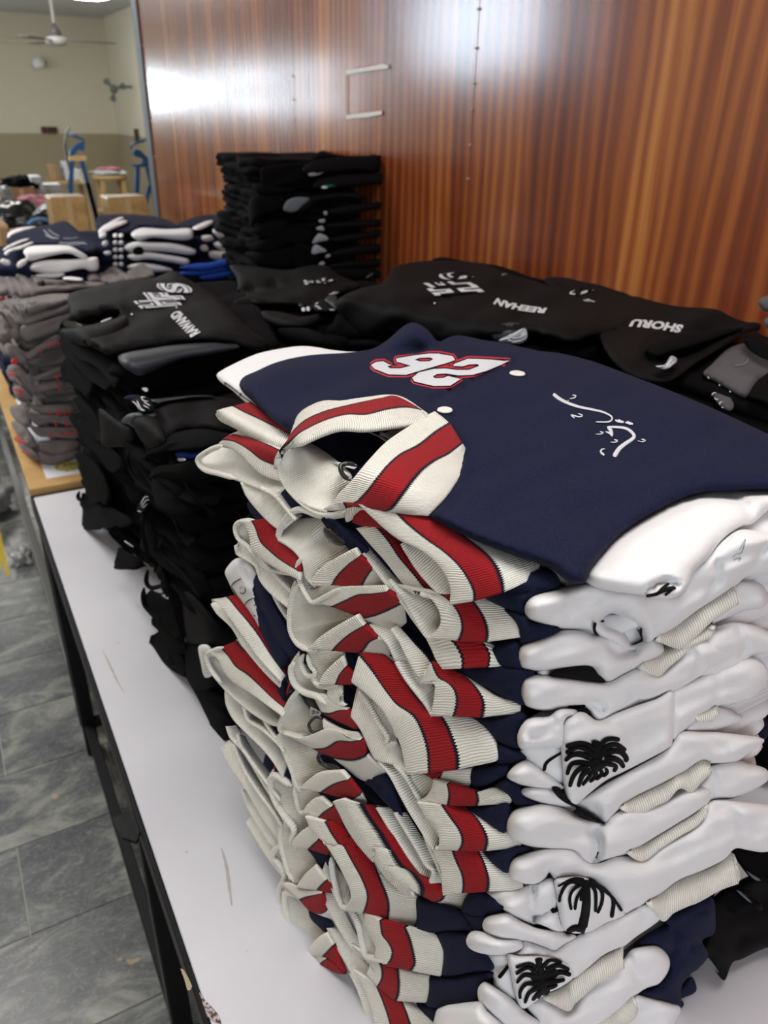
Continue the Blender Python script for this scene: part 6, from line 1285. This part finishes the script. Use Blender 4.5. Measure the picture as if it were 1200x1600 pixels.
Pillow('side_panel', J[9], HS, q(Z3, '630,815 680,825 780,860 790,930 735,960 690,890'), M['navy'], off=0.0, bulge=0.006, R=6, th=0.02, step=5)
S(10, 'collar', [(0, q(Z3, '465,650 470,760 490,860 520,960 570,1050'), 0.008), (0, q(Z3, '545,660 560,760 640,820 700,930 620,1010'), 0.0)], m=M['rib_plain'], mid=6)
roll('collar_edge', J[10], HS, q(Z3, '480,680 470,760 490,860 520,960 560,1030'), 8, 0.010)
S(10, 'collar', [(0, q(Z3, '700,930 640,980 600,1030 580,1062'), 0.014), (0.36, q(Z3, '768,1022 740,1050 718,1078'), 0.012), (0.64, q(Z3, '815,1060 820,1080 815,1100'), 0.008)])
roll('collar_edge', J[10], HS, q(Z3, '470,800 435,840 430,880 470,920 500,1000 470,1060'), 9, 0.006)
S(11, 'collar', [(0, q(Z4, '170,330 210,320 300,360 400,365'), 0.012), (0.36, q(Z4, '285,425 330,402 390,385 420,378'), 0.013), (0.64, q(Z4, '335,480 380,498 410,500 445,480'), 0.008), (1, q(Z4, '430,520 460,530 490,540'), 0.0)])
S(11, 'collar', [(0, q(Z4, '170,380 180,470 220,580 260,700 290,800'), 0.008), (0, q(Z4, '250,400 340,490 400,590 440,640 360,680'), -0.008)], m=M['rib_plain'], mid=6)
roll('collar_edge', J[11], HS, q(Z4, '310,440 250,390 190,380 180,440 200,540 240,660 285,790 310,830'), 9, 0.010)
roll('collar_edge', J[11], HS, q(Z4, '220,310 160,330 145,400 165,480 180,560 230,660'), 9, 0.004)
Pillow('side_panel', J[11], HS, q(Z4, '330,480 380,500 450,530 490,590 440,630 390,590 340,540'), M['navy'], off=0.0, bulge=0.006, R=6, th=0.02, step=5)
S(11, 'collar', [(0, q(Z4, '450,635 400,660 350,710 310,770'), 0.014), (0.36, q(Z4, '490,705 460,740 428,770'), 0.012), (0.64, q(Z4, '560,870 500,830 430,775'), 0.008)])
S(12, 'collar', [(0, q(Z4, '400,765 340,800 320,832 300,838'), 0.012), (0.36, q(Z4, '445,790 420,810 400,835'), 0.012), (0.64, q(Z4, '560,880 500,870 430,830'), 0.008)])
roll('collar_edge', J[12], HS, q(Z4, '215,540 170,580 170,640 220,700 280,780'), 9, 0.004)
S(12, 'collar', [(0, q(Z4, '270,790 275,880 285,970'), 0.008), (0, q(Z4, '340,840 370,850 340,900'), 0.0)], m=M['rib_plain'])
S(13, 'collar', [(0, q(Z4, '400,850 330,890 290,940 285,975'), 0.012), (0.36, q(Z4, '440,900 410,930 370,970'), 0.012), (0.64, q(Z4, '510,1000 500,1020 485,1028'), 0.008), (1, q(Z4, '530,1020 530,1040 520,1050'), 0.0)])
roll('striped_edge', J[12], HS, q(Z4, '380,845 420,870 470,890'), 3.2, 0.006, m=M['thread_red'])
# long plain lips running down between collars and hem ends
S(1, 'hem_band', [(0, q(Z5, '0,260 90,365 190,480 290,610 350,655'), 0.010), (0.36, q(Z5, '105,240 200,345 280,465 370,570 450,660 560,720'), 0.006), (0.64, q(Z5, '130,240 260,360 380,500 560,660'), -0.004), (1, q(Z5, '200,240 400,420 620,640'), -0.02)])
plainband(2, Z5, '25,430 110,520 190,620 280,730 350,830 430,935 470,980', '60,395 150,500 260,620 370,740 470,880 520,960', 0.010, 0.0)
plainband(3, Z5, '75,870 150,940 200,1000 240,1090 300,1180 380,1280 440,1350', '120,860 200,900 260,1000 330,1100 420,1220 500,1310', 0.008, 0.0)
S(3, 'hem_band', [(0, q(Z5, '210,890 260,960 310,1060 380,1180 420,1220'), 0.012), (0.34, q(Z5, '240,880 340,980 440,1070 520,1190 540,1230'), 0.004)])
# ---------------------------------------------------------------- hem bands, near (right) ends
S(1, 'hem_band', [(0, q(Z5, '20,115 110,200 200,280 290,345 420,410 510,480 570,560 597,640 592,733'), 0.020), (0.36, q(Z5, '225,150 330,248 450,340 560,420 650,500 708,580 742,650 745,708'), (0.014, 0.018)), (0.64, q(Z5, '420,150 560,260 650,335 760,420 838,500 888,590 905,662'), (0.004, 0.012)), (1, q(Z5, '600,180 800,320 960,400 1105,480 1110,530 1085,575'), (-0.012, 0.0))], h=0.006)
S(1, 'hem_band_inside', [(0, q(Z5, '275,355 330,450 390,535 450,605 520,675 592,733'), 0.012), (0, q(Z5, '300,345 430,415 530,500 590,600 597,700'), 0.004)], m=M['rib_plain'], mid=5)
S(2, 'hem_band', [(0, q(Z5, '250,610 320,655 400,675 470,710 520,780 530,850 500,900 440,950'), 0.018), (0.36, q(Z5, '480,660 560,705 610,750 650,810 665,870 660,920 645,958'), (0.012, 0.016)), (0.64, q(Z5, '620,680 700,722 760,790 795,860 805,920 795,967'), (0.004, 0.010)), (1, q(Z5, '800,690 900,740 960,810 995,880 1000,943'), (-0.010, 0.0))])
S(2, 'hem_band_inside', [(0, q(Z5, '200,590 300,720 370,840 430,940 480,950'), 0.012), (0, q(Z5, '300,650 420,700 500,790 525,870'), -0.002)], m=M['rib_plain'], mid=5)
S(3, 'hem_band', [(0, q(Z5, '440,950 470,1010 500,1080 540,1138'), 0.014), (0.36, q(Z5, '560,930 620,975 660,1040 670,1090 663,1130'), 0.012), (0.64, q(Z5, '700,940 770,980 815,1040 815,1085 808,1120'), 0.006), (1, q(Z5, '860,1000 900,1060 928,1115'), -0.004)])
S(3, 'hem_band', [(0, q(Z6, '420,120 400,170 400,190 485,190 490,250 480,320 465,388'), 0.016), (0.36, q(Z6, '465,50 520,150 575,190 615,225 632,280 625,340 608,390'), 0.014), (0.64, q(Z6, '560,100 650,150 720,210 770,275 780,330 768,395'), 0.008), (1, q(Z6, '740,200 860,280 990,325 1000,345 998,368'), -0.002)])
S(3, 'hem_band_inside', [(0, q(Z6, '240,60 300,160 380,265 430,330 465,390'), 0.012), (0, q(Z6, '320,60 400,180 470,230 480,330'), 0.0)], m=M['rib_plain'], mid=5)
S(4, 'hem_band', [(0, q(Z6, '-30,170 80,260 165,350 230,460 280,570 300,660 322,752'), 0.020), (0.36, q(Z6, '20,0 100,100 180,220 260,320 368,388 420,480 455,600 462,742'), (0.012, 0.018)), (0.64, q(Z6, '150,20 260,120 350,270 440,370 540,430 588,530 620,640 620,722'), (0.004, 0.014)), (1, q(Z6, '300,60 450,300 560,400 700,420 790,480 840,560 860,620 855,672'), (-0.010, 0.004))], h=0.006)
S(4, 'hem_band_inside', [(0, q(Z6, '-40,390 20,470 70,580 120,660 220,690 322,745'), 0.012), (0, q(Z6, '0,220 110,320 190,420 240,560 300,690'), 0.002)], m=M['rib_plain'], mid=6)
roll('inner_fold', J[4], HS, q(Z6, '0,240 70,330 130,440 180,520 180,575 240,560'), 9, 0.012)
roll('inner_fold', J[4], HS, q(Z6, '160,340 220,440 240,530'), 8, 0.014)
S(5, 'hem_band', [(0.64, q(Z6, '520,735 505,765 490,785'), 0.008), (1, q(Z6, '700,720 700,780 685,832'), 0.0)])
S(5, 'hem_band', [(0.5, q(Z6, '410,750 450,765 490,790'), 0.010), (0.5, q(Z6, '430,740 480,745 520,750'), 0.010)])
S(6, 'hem_band', [(0, q(Z6, '480,790 470,840 440,890 405,918'), 0.014), (0.36, q(Z6, '568,815 578,850 583,890 575,948'), 0.012), (0.64, q(Z6, '740,868 745,890 745,915 735,946'), 0.006), (1, q(Z6, '860,850 940,880 948,905 943,930'), -0.004)])
S(6, 'hem_band_inside', [(0, q(Z6, '330,750 360,820 400,915'), 0.008), (0, q(Z6, '400,760 460,800 480,830'), 0.0)], m=M['rib_plain'])
plainband(6, Z6, '130,680 200,760 260,870 320,980 380,1080 440,1180 480,1240', '200,690 280,740 340,860 400,960 480,1060 520,1150', 0.012, 0.0)
plainband(6, Z6, '230,700 300,780 370,900 430,1000 490,1100 520,1160', '290,700 350,780 410,880 480,960 540,1060', 0.014, 0.002)
S(7, 'hem_band', [(0, q(Z6, '380,930 440,1030 500,1090 520,1150 510,1210')+q(Z7, '480,180'), 0.018), (0.36, q(Z6, '540,950 590,1020 640,1090 665,1150')+q(Z7, '660,150 640,186'), 0.014), (0.64, q(Z6, '600,950 700,1010 760,1070 795,1130')+q(Z7, '800,130 785,190'), 0.006), (1, q(Z6, '720,1010 860,1100 1000,1165')+q(Z7, '1005,140 1000,162'), -0.004)])
S(8, 'hem_band', [(0, q(Z7, '480,175 490,230 525,300 535,380 540,470'), 0.014), (0.36, q(Z7, '600,180 630,260 665,340 672,400 665,452'), 0.012), (0.64, q(Z7, '740,185 785,270 808,350 808,400 800,442'), 0.006), (1, q(Z7, '780,220 900,320 1010,395 1008,432'), -0.004)])
plainband(8, Z7, '330,-60 400,60 440,170 490,280 530,380 540,460', '400,-60 470,60 500,160 540,270', 0.010, 0.0)
# tenth: long rolled lip
S(9, 'hem_band', [(0, q(Z3, '810,525 850,600 900,700 970,800 1060,900')+q(Z7, '80,210 150,320 210,390 300,465 350,472'), 0.016), (0.25, q(Z3, '870,510 930,600 1000,720 1060,830')+q(Z7, '110,160 160,270 220,310 290,380 330,440'), 0.020), (0.36, q(Z3, '1000,550 1050,640 1110,720')+q(Z7, '170,105 250,240 310,318 380,372 418,425 405,472'), 0.012), (0.64, q(Z3, '1060,560 1130,660')+q(Z7, '250,100 330,220 420,360 530,430 520,485 470,505'), 0.0), (1, q(Z3, '1120,570 1220,700')+q(Z7, '360,180 560,430 690,455 690,520 640,575'), -0.012)])
plainband(9, Z7, '120,-70 200,60 280,180 350,280 420,380 440,430', '200,-70 280,60 360,180 440,290 480,330', 0.004, -0.008)
plainband(9, Z7, '230,-40 310,90 370,190 420,280 470,330 440,420', '290,-40 370,90 430,180 500,300 530,420', 0.006, -0.004)
# eleventh: gaping mouth
S(10, 'hem_band', [(0, q(Z3, '640,620 690,720 760,790')+q(Z4, '440,60 500,150 560,260 600,350 605,410 560,482'), 0.020), (0.36, q(Z3, '770,650 820,740 900,850')+q(Z4, '560,70 620,180 680,290 712,390 690,492'), 0.014), (0.64, q(Z3, '850,640 920,760')+q(Z4, '600,20 700,160 780,300 828,430 820,552'), 0.006), (1, q(Z3, '950,660')+q(Z4, '700,60 820,300 920,370 1010,400 1012,500 985,608'), -0.006)], h=0.006)
S(10, 'hem_band_inside', [(0, q(Z4, '420,230 470,330 500,410 540,470 600,480'), 0.010), (0, q(Z4, '470,80 490,200 560,300 605,400'), -0.006)], m=M['rib_plain'], mid=6)
roll('hem_edge', J[10], HS, q(Z4, '470,160 480,260 500,350 520,420 550,470 610,470'), 9, 0.014)
S(11, 'hem_band', [(0, q(Z4, '690,500 690,580 740,680 760,730 750,780'), 0.014), (0.36, q(Z4, '790,548 805,640 845,690 868,745 850,800 812,825'), 0.014), (0.64, q(Z4, '930,585 960,660 985,760 990,810 965,855'), 0.008), (1, q(Z4, '1110,630 1160,700 1165,800 1150,892'), -0.002)])
S(11, 'hem_band', [(0, q(Z4, '580,480 620,560 650,650 690,740 710,780 770,790'), 0.010), (0, q(Z4, '650,480 700,570 720,650 760,720'), 0.006)], m=M['rib_plain'], mid=5)
roll('inner_fold', J[11], HS, q(Z4, '600,490 640,580 660,680 690,770 750,790 850,810'), 9, 0.014)
plainband(11, Z4, '400,370 450,460 500,560 560,660 620,740 700,800', '480,380 540,480 600,600 660,700 730,790', 0.008, 0.0)
S(12, 'hem_band', [(0, q(Z4, '600,700 680,790 720,840 700,890'), 0.014), (0.36, q(Z4, '795,822 805,860 800,910 768,962'), 0.012), (0.64, q(Z4, '885,848 892,930 888,1000 870,1045'), 0.006), (1, q(Z4, '1075,895 1075,980 1060,1058'), -0.002)])
plainband(12, Z4, '450,600 500,700 560,800 620,900 700,960 780,970', '500,600 580,700 660,790 740,880', 0.008, 0.0)
S(13, 'hem_band', [(0, q(Z4, '620,860 670,950 710,1040 740,1130 760,1230'), 0.012), (0.36, q(Z4, '770,960 810,1060 840,1150 860,1230'), 0.010), (0.64, q(Z4, '880,1040 930,1090 955,1160 975,1230'), 0.004), (1, q(Z4, '960,1060 1060,1150 1150,1240'), -0.004)])
plainband(13, Z4, '490,880 530,1000 560,1100 600,1240', '600,960 640,1050 680,1150 710,1240', 0.004, -0.004)
plainband(13, Z4, '590,880 640,980 680,1100 710,1240', '640,870 700,960 750,1080 790,1240', 0.008, 0.0)
# ---------------------------------------------------------------- navy folds between hems and sleeves
def navy(k, fr, s, off=-0.008, cr=()): Pillow('navy_fold', J[k], HS, q(fr, s), M['navy'], off=off, bulge=0.012, R=10, th=0.03, step=7, creases=cr)
navy(1, Z5, '780,680 950,560 1110,500 1230,540 1260,640 1120,690 1050,740 1040,800 900,760', cr=[(q(Z5, '880,640 1000,660 1150,640'), 0.004, 4)])
navy(2, Z5, '900,760 1050,800 1080,850 1240,860 1240,930 1050,990 1000,960 980,860')
navy(3, Z5, '690,980 850,990 1000,960 1020,1080 1040,1130 1100,1160 900,1140 800,1060')
navy(3, Z6, '520,80 700,80 900,70 1100,110 1060,180 1020,260 1040,330 900,280 740,210')
navy(4, Z6, '700,395 850,400 1010,360 1060,420 1000,520 1010,600 870,560 760,450')
navy(4, Z6, '840,560 960,590 1060,660 940,700 860,690')
navy(5, Z6, '700,720 860,690 960,700 930,760 860,800 750,850 690,830')
navy(6, Z6, '850,830 930,780 1010,830 1040,900 1160,950 1000,960 930,890')
navy(6, Z6, '560,950 740,950 930,930 960,1000 930,1080 900,1140 760,1050 640,990')
navy(8, Z7, '750,200 900,180 1010,160 1100,190 980,240 940,340 860,310')
navy(9, Z7, '690,460 800,445 900,520 940,570 820,600 760,640 660,600 640,570')
navy(10, Z7, '365,485 500,510 640,570 740,690 640,700 520,710 345,710 360,620')
navy(10, Z7, '640,580 800,600 790,690 720,700')
navy(11, Z7, '490,710 640,700 720,740 820,860 850,940 720,960 560,985 515,960 525,850')
navy(12, Z7, '440,980 560,990 760,950 860,960 780,1040 760,1100 700,1160 440,1180 430,1080', -0.01)
navy(12, Z7, '500,1150 700,1150 760,1200 640,1230 380,1220', -0.02)
navy(13, Z4, '1000,1070 1150,1090 1240,1130 1240,1250 1130,1240', -0.015)
# ---------------------------------------------------------------- white sleeves on the near side
def grow(pts, d):
    n = len(pts); ar = sum(pts[i-1][0]*pts[i][1]-pts[i][0]*pts[i-1][1] for i in range(n)); out = []
    for i in range(n):
        (ax, ay), (bx, by) = pts[i-1], pts[(i+1) % n]; tx, ty = bx-ax, by-ay; l = math.hypot(tx, ty) or 1; s = 1 if ar > 0 else -1
        out.append((pts[i][0]+s*ty/l*d, pts[i][1]-s*tx/l*d))
    return out
def sleeve(k, fr, s, off=-0.006, bulge=0.018, R=20, cr=(), step=6, name='sleeve', m='white', nz=(0.007, 0.02)):
    return Pillow(name, J[k], HS, grow(q(fr, s) if isinstance(s, str) else s, 2.0), M[m], off=off, bulge=bulge, R=R, th=0.03, step=step, creases=cr, nz=nz)
w2 = sleeve(1, F1, '116,590 150,550 250,522 380,495 450,505 600,530 700,540 800,530 850,440 930,370 1000,300 1070,255 1150,262 1260,280 1400,300 1400,420 1260,435 1190,440 1100,455 1060,490 960,560 880,610 760,700 690,740 640,775 590,785 530,765 450,722 380,690 270,685 160,655 122,630',
   cr=[(q(F1, '450,655 520,620 580,605 620,620 640,660'), 0.004, 4), (q(F1, '500,655 570,680 610,740'), 0.045, 13), (q(F1, '930,560 980,470 975,400'), 0.006, 6), (q(F1, '1190,330 1150,400 1100,450'), 0.006, 6), (q(F1, '270,640 330,580 420,570'), 0.005, 12)])
stroke('palm_embroidery', J[1], w2, [(q(F1, '430,665 425,700 450,735 475,752'), 6, 3), (q(F1, '455,660 500,652 550,665 590,680 622,705'), 4.5, 4), (q(F1, '632,690 630,720 636,755'), 5, 4), (q(F1, '245,683 270,690'), 3, 2)], M['thread_black'], th=0.004)
stroke('loose_thread', J[1], w2, [(q(F1, '1040,375 1060,360 1085,350 1100,290 1075,340'), 0.7, 0.7), (q(F1, '1045,385 1080,375 1070,390'), 0.7, 0.7)], M['thread_grey'], th=0.0006)
sleeve(1, F1, '1050,500 1110,482 1170,500 1195,545 1180,590 1080,612 950,668 940,650 1010,590', off=-0.02, R=14)
def cuff(k, fr, lip, back, o0=0.006, o1=-0.01): S(k, 'cuff', [(0, q(fr, lip), o0), (0, q(fr, back), o1)], m=M['rib_plain'], bulge=0.005, mid=5, h=0.006)
cuff(1, F1, '705,738 800,768 870,715 950,640 1010,600 1060,570', '700,720 820,650 920,580 1000,530 1050,495')
cuff(1, F1, '820,770 900,735 945,710 945,680', '850,720 930,670 960,660')
w3 = sleeve(2, F1, '83,800 110,765 200,730 300,700 420,715 540,750 600,770 690,735 738,785 720,812 640,858 560,895 490,930 440,902 400,863 260,875 120,873 90,850', off=-0.010, cr=[(q(F1, '500,770 540,800 600,790'), 0.008, 8)])
Pillow('palm_embroidery', J[2], HS, q(F2, '225,158 245,138 300,122 405,116 440,150 475,188 400,182 300,172'), M['thread_black'], off=0.0, bulge=0.004, R=5, th=0.01, step=5)
sleeve(2, F2, '170,140 250,130 290,150 250,165 190,162', off=-0.012, R=6, bulge=0.008)
cuff(2, F2, '630,118 680,142 712,145 760,100 820,50 860,5', '650,90 720,45 790,15 850,-10')
w3b = sleeve(2, F1, '800,850 860,770 900,720 960,690 1050,668 1150,685 1220,715 1400,760 1400,830 1200,800 1130,805 1110,835 1080,870 1000,900 900,910', off=-0.014, R=22, cr=[(q(F1, '1070,690 1100,760 1085,840'), 0.006, 6), (q(F1, '860,745 900,800 900,860'), 0.006, 8)])
w4 = sleeve(3, F2, '98,200 125,165 250,163 400,183 490,186 560,150 640,115 710,143 790,80 860,5 960,-10 1060,60 1000,108 900,160 800,220 700,265 600,300 530,330 460,367 430,357 395,300 330,288 230,310 140,298 104,262', off=-0.008, R=24,
   cr=[(q(F2, '390,285 430,290 460,310'), 0.010, 7), (q(F2, '610,300 620,270 600,230'), 0.004, 10), (q(F2, '860,60 890,110 880,160'), 0.004, 8)])
stroke('palm_embroidery', J[3], w4, [(q(F2, '310,300 350,300 385,295'), 5, 6), (q(F2, '365,310 380,325 395,330'), 4, 3)], M['thread_black'])
sleeve(4, F2, '760,235 850,185 960,130 1060,95 1130,83 1185,115 1194,180 1140,240 1050,275 970,290 900,340 830,400 770,455', off=-0.012, R=22, cr=[(q(F2, '970,150 980,220 960,290'), 0.003, 6)])
fac = sleeve(4, F2, '285,380 310,345 370,325 440,362 520,330 600,300 700,265 775,235 770,440 750,480 640,540 540,590 470,625 390,690 335,738 300,690 285,560 280,450', off=-0.002, bulge=0.016, R=12, cr=[(q(F2, '480,360 550,400 580,480 560,560'), 0.004, 10)])
def palm(k, surf, fr, trunk, fronds, dots=()): return stroke('palm_embroidery', J[k], surf, [(q(fr, t), a*1.3, b*1.3) for t, a, b in trunk]+[(q(fr, s), a*1.15, b*1.3) for s, a, b in fronds], M['thread_black'], th=0.0022)
palm(4, fac, P1, [('570,300 590,420 580,560 560,680', 10, 16), ('520,310 560,330', 6, 9), ('500,500 580,480 660,500', 14, 16), ('480,560 580,600 680,590', 12, 12)],
  [('560,420 470,350 350,335 190,375', 8, 6), ('520,470 430,400 320,385 190,460', 8, 6), ('500,510 380,470 270,480 180,555', 11, 5), ('480,590 370,570 260,600 205,730', 8, 5), ('480,630 370,650 290,740 240,880', 9, 5), ('500,660 420,710 380,780 350,880', 10, 5), ('540,670 480,760 400,860', 6, 4), ('570,680 560,750 490,820', 8, 4), ('630,660 640,720 570,790', 7, 4), ('690,640 710,700 650,750', 6, 4),
   ('600,400 680,300 770,275 870,290', 8, 6), ('640,450 720,370 830,350 945,425', 9, 6), ('660,490 770,430 880,440 950,520 925,560', 10, 7), ('680,530 780,520 870,560 920,640', 11, 6), ('640,580 730,590 820,620 790,690', 9, 5)])
sleeve(4, F2, '83,430 108,372 150,350 220,345 270,312 345,318 330,340 295,360 290,470 200,473 100,482', off=-0.004, R=14, cr=[(q(F2, '150,430 210,410 250,370'), 0.006, 7)])
low = sleeve(4, F2, '100,488 290,470 292,640 240,632 180,592 120,545', off=-0.010, R=14, bulge=0.010)
stroke('palm_embroidery', J[4], low, [(q(F2, '200,585 215,545 285,500'), 6, 3.5)], M['thread_black'])
sleeve(5, F2, '38,602 75,558 125,542 200,590 260,635 290,660 180,662 60,628', off=-0.006, R=16)
w6 = sleeve(5, F2, '98,672 150,655 240,660 300,690 340,730 400,690 480,640 600,575 750,485 805,415 900,412 1050,425 1180,448 1120,492 1050,540 950,545 900,535 800,600 700,650 600,700 540,750 500,800 478,822 440,792 370,748 300,742 200,730 110,692', off=-0.008, R=22, cr=[(q(F2, '340,740 410,740 440,760'), 0.006, 7), (q(F2, '900,420 960,450 1040,530'), 0.003, 6)])
Pillow('palm_embroidery', J[5], HS, q(F2, '235,660 270,660 320,720 400,770 475,822 400,800 330,770 345,750 300,730 260,700'), M['thread_black'], off=0.006, bulge=0.004, R=4, th=0.01, step=5)
cuff(5, F2, '550,748 590,762 640,756 700,725 745,705 800,650 850,668 900,620 942,580', '560,735 600,700 700,650 800,595 900,532 942,548')
sleeve(4, F2, '815,410 870,350 980,303 1085,350 1000,388 920,412', off=-0.022, R=12)
cuff(4, F2, '880,350 935,355 970,325', '880,335 930,305 975,288', 0.0, -0.012)
sleeve(6, F2, '930,570 1040,540 1120,558 1190,582 1197,620 1140,660 1050,700 960,712 850,760 700,840 640,840 560,800 560,760 640,755 740,715 850,668 930,600', off=-0.014, R=22, cr=[(q(F2, '950,590 970,660 950,710'), 0.004, 6)])
w7 = sleeve(7, F3, '36,120 78,72 180,48 260,60 350,100 460,130 490,105 560,70 660,60 760,20 850,-30 940,-20 935,35 880,80 800,130 700,190 600,250 520,282 460,300 420,317 370,290 330,252 230,247 120,227 48,190', off=-0.006, R=24,
   cr=[(q(F3, '425,170 442,210 440,260 435,300'), 0.020, 8), (q(F3, '200,200 290,180 380,170'), 0.004, 14)])
stroke('palm_embroidery', J[7], w7, [(q(F3, '436,288 442,250'), 4, 3)], M['thread_black'])
cuff(7, F3, '578,262 640,287 720,230 800,178 880,130 925,75', '600,248 700,190 800,130 880,80 930,32')
w8 = sleeve(8, F3, '43,345 65,290 160,258 230,245 330,253 420,315 520,282 640,287 720,232 880,130 935,45 1000,30 1100,42 1260,62 1400,80 1400,230 1260,240 1180,256 1110,246 1050,240 1000,290 900,340 800,380 720,440 660,480 600,515 552,530 470,430 400,385 300,375 250,385 225,345 200,380 160,402 70,385', off=-0.006, R=26,
   cr=[(q(F3, '1050,100 1080,180 1110,240'), 0.005, 8), (q(F3, '940,40 1040,90 1140,180'), 0.005, 9), (q(F3, '215,345 205,365 200,400'), 0.012, 6)])
fac8 = sleeve(8, F3, '250,388 300,374 380,374 460,410 555,525 540,548 470,575 400,615 300,612 275,560 258,460', off=-0.002, bulge=0.014, R=10)
F8 = F3
palm(8, fac8, F3, [('385,385 390,460 385,530 370,600', 10, 13), ('300,622 340,600 385,610', 6, 11), ('330,390 390,400 430,400', 8, 8)],
  [('380,385 330,380 262,415', 5, 3), ('380,392 310,400 275,450 268,485', 5, 4), ('375,400 330,430 315,470 322,520', 5, 4), ('385,410 350,460 338,520', 5, 4), ('390,400 370,450 365,480', 5, 4), ('400,400 430,440 430,530', 6, 4), ('405,395 455,430 460,480 440,535', 6, 4), ('410,390 470,430 510,470 502,555', 7, 5), ('400,380 460,385 500,440 548,525', 6, 4)])
l8 = sleeve(8, F3, '-60,440 0,432 90,425 160,402 240,380 262,440 275,560 300,612 260,625 200,600 100,560 20,520', off=-0.012, R=12, cr=[(q(F3, '150,430 145,500 155,550'), 0.010, 6), (q(F3, '160,555 210,530 260,500'), 0.008, 6)])
for ln_ in ((q(F3, '232,525 270,510'), 10, 8), (q(F3, '155,590 200,600 250,622 300,630'), 7, 3), (q(F3, '20,510 -10,495'), 4, 3)): stroke('palm_embroidery', J[8], l8, [ln_], M['thread_black'])
cuff(8, F3, '668,488 725,558 775,520 860,480 980,420 1060,392', '672,480 750,420 850,370 950,330 1035,270')
cuff(8, F3, '780,500 870,480 980,420 1060,385 1065,340', '800,460 880,410 960,380 1040,330 1035,270', 0.0, -0.014)
w9 = sleeve(9, F4, '313,190 340,145 420,122 490,118 560,165 660,212 760,225 870,250 945,272 860,320 800,362 720,332 600,297 450,292 350,252', off=-0.006, R=18)
sleeve(10, F4, '206,300 240,245 300,238 420,283 560,298 587,340 520,377 400,387 300,382 230,350', off=-0.004, R=18)
w11 = sleeve(11, ID, [(794, 1491), (812, 1484), (817, 1468), (845, 1478), (867, 1484), (890, 1470), (925, 1450), (976, 1428), (1004, 1414), (1025, 1411), (1034, 1431), (990, 1464), (972, 1478), (944, 1490), (920, 1511), (897, 1528), (883, 1512), (845, 1497), (811, 1495)], off=-0.010, R=18, cr=[(q(F3, '640,520 650,570 600,620'), 0.004, 5)])
fac11 = sleeve(11, F4, '488,395 560,404 700,402 860,445 925,530 840,600 740,650 640,722 590,746 555,700 520,550', off=-0.002, bulge=0.014, R=9)
palm(11, fac11, F4, [('690,425 710,520 720,600 740,660', 8, 14), ('670,430 720,425', 6, 6), ('640,540 740,530 820,510', 13, 12), ('660,590 740,580 820,570', 12, 8)],
  [('690,490 630,455 540,480', 6, 4), ('680,520 620,480 540,525', 7, 4), ('680,545 600,530 545,585', 8, 4), ('680,590 610,590 570,640 570,690', 7, 4), ('700,610 630,650 600,720', 8, 4), ('710,630 670,680 650,700', 7, 4), ('720,640 700,670 690,690', 5, 3), ('720,480 770,430 850,445', 7, 4), ('740,500 820,465 900,495', 8, 5), ('760,540 840,510 910,530', 9, 6), ('760,580 820,570 870,560', 8, 5), ('750,620 790,610 820,595', 6, 4)])
l11 = sleeve(11, F4, '218,358 400,388 490,388 512,480 532,600 562,702 510,690 400,600 390,540 300,440', off=-0.012, R=12, bulge=0.010)
stroke('palm_embroidery', J[11], l11, [(q(F4, '425,550 495,462'), 7, 5), (q(F4, '515,688 540,715'), 5, 4)], M['thread_black'])
cuff(11, F4, '740,680 880,752 930,700 1000,640 1080,570 1180,520 1255,470', '745,665 860,600 960,510 1080,430 1190,370 1250,330')
sleeve(12, F4, '288,622 328,578 400,618 520,700 600,780 700,850 640,900 480,862 360,772 298,700', off=-0.006, R=16)
sleeve(12, ID, [(824, 1570), (850, 1556), (888, 1577), (915, 1545), (945, 1520), (975, 1500), (990, 1484), (1025, 1478), (1043, 1495), (1044, 1515), (1030, 1535), (1005, 1545), (975, 1570), (950, 1600), (930, 1630), (870, 1630), (838, 1592)], off=-0.012, R=22, cr=[([(980, 1490), (992, 1520), (1008, 1545)], 0.004, 5)])
cuff(12, F5, '60,880 150,860 240,850 300,800 318,740', '0,850 100,800 180,730 290,652', 0.002, -0.010)
sleeve(13, F4, '8,790 60,742 150,724 300,712 350,770 430,840 480,900 460,960 30,960', off=-0.004, R=18)
sleeve(13, F5, '300,668 450,690 605,740 570,850 540,900 220,900 280,760', off=-0.018, R=14)
Pillow('side_panel', J[12], HS, q(F5, '300,342 400,250 520,192 490,160 560,110 660,60 760,8 835,20 850,200 830,262 760,300 800,400 720,500 690,515 625,600 620,720 600,742 310,655 440,600 530,500 520,390 430,345'), M['navy'], off=-0.018, bulge=0.016, R=14, th=0.05, step=8, creases=[(q(F5, '560,120 580,300 560,400'), 0.006, 7), (q(F5, '330,640 480,610 620,680'), 0.004, 5), (q(F5, '820,240 700,340 600,440'), 0.005, 6)], nz=(0.006, 0.03))
Pillow('side_panel', J[12], HS, q(F5, '625,600 690,540 722,635 640,680 560,700'), M['navy'], off=-0.035, bulge=0.006, R=6, th=0.03, step=6)
Pillow('side_panel', J[13], HS, q(F5, '600,700 640,720 630,780 570,860 530,900 540,820'), M['navy'], off=-0.03, bulge=0.006, R=6, th=0.03, step=6)
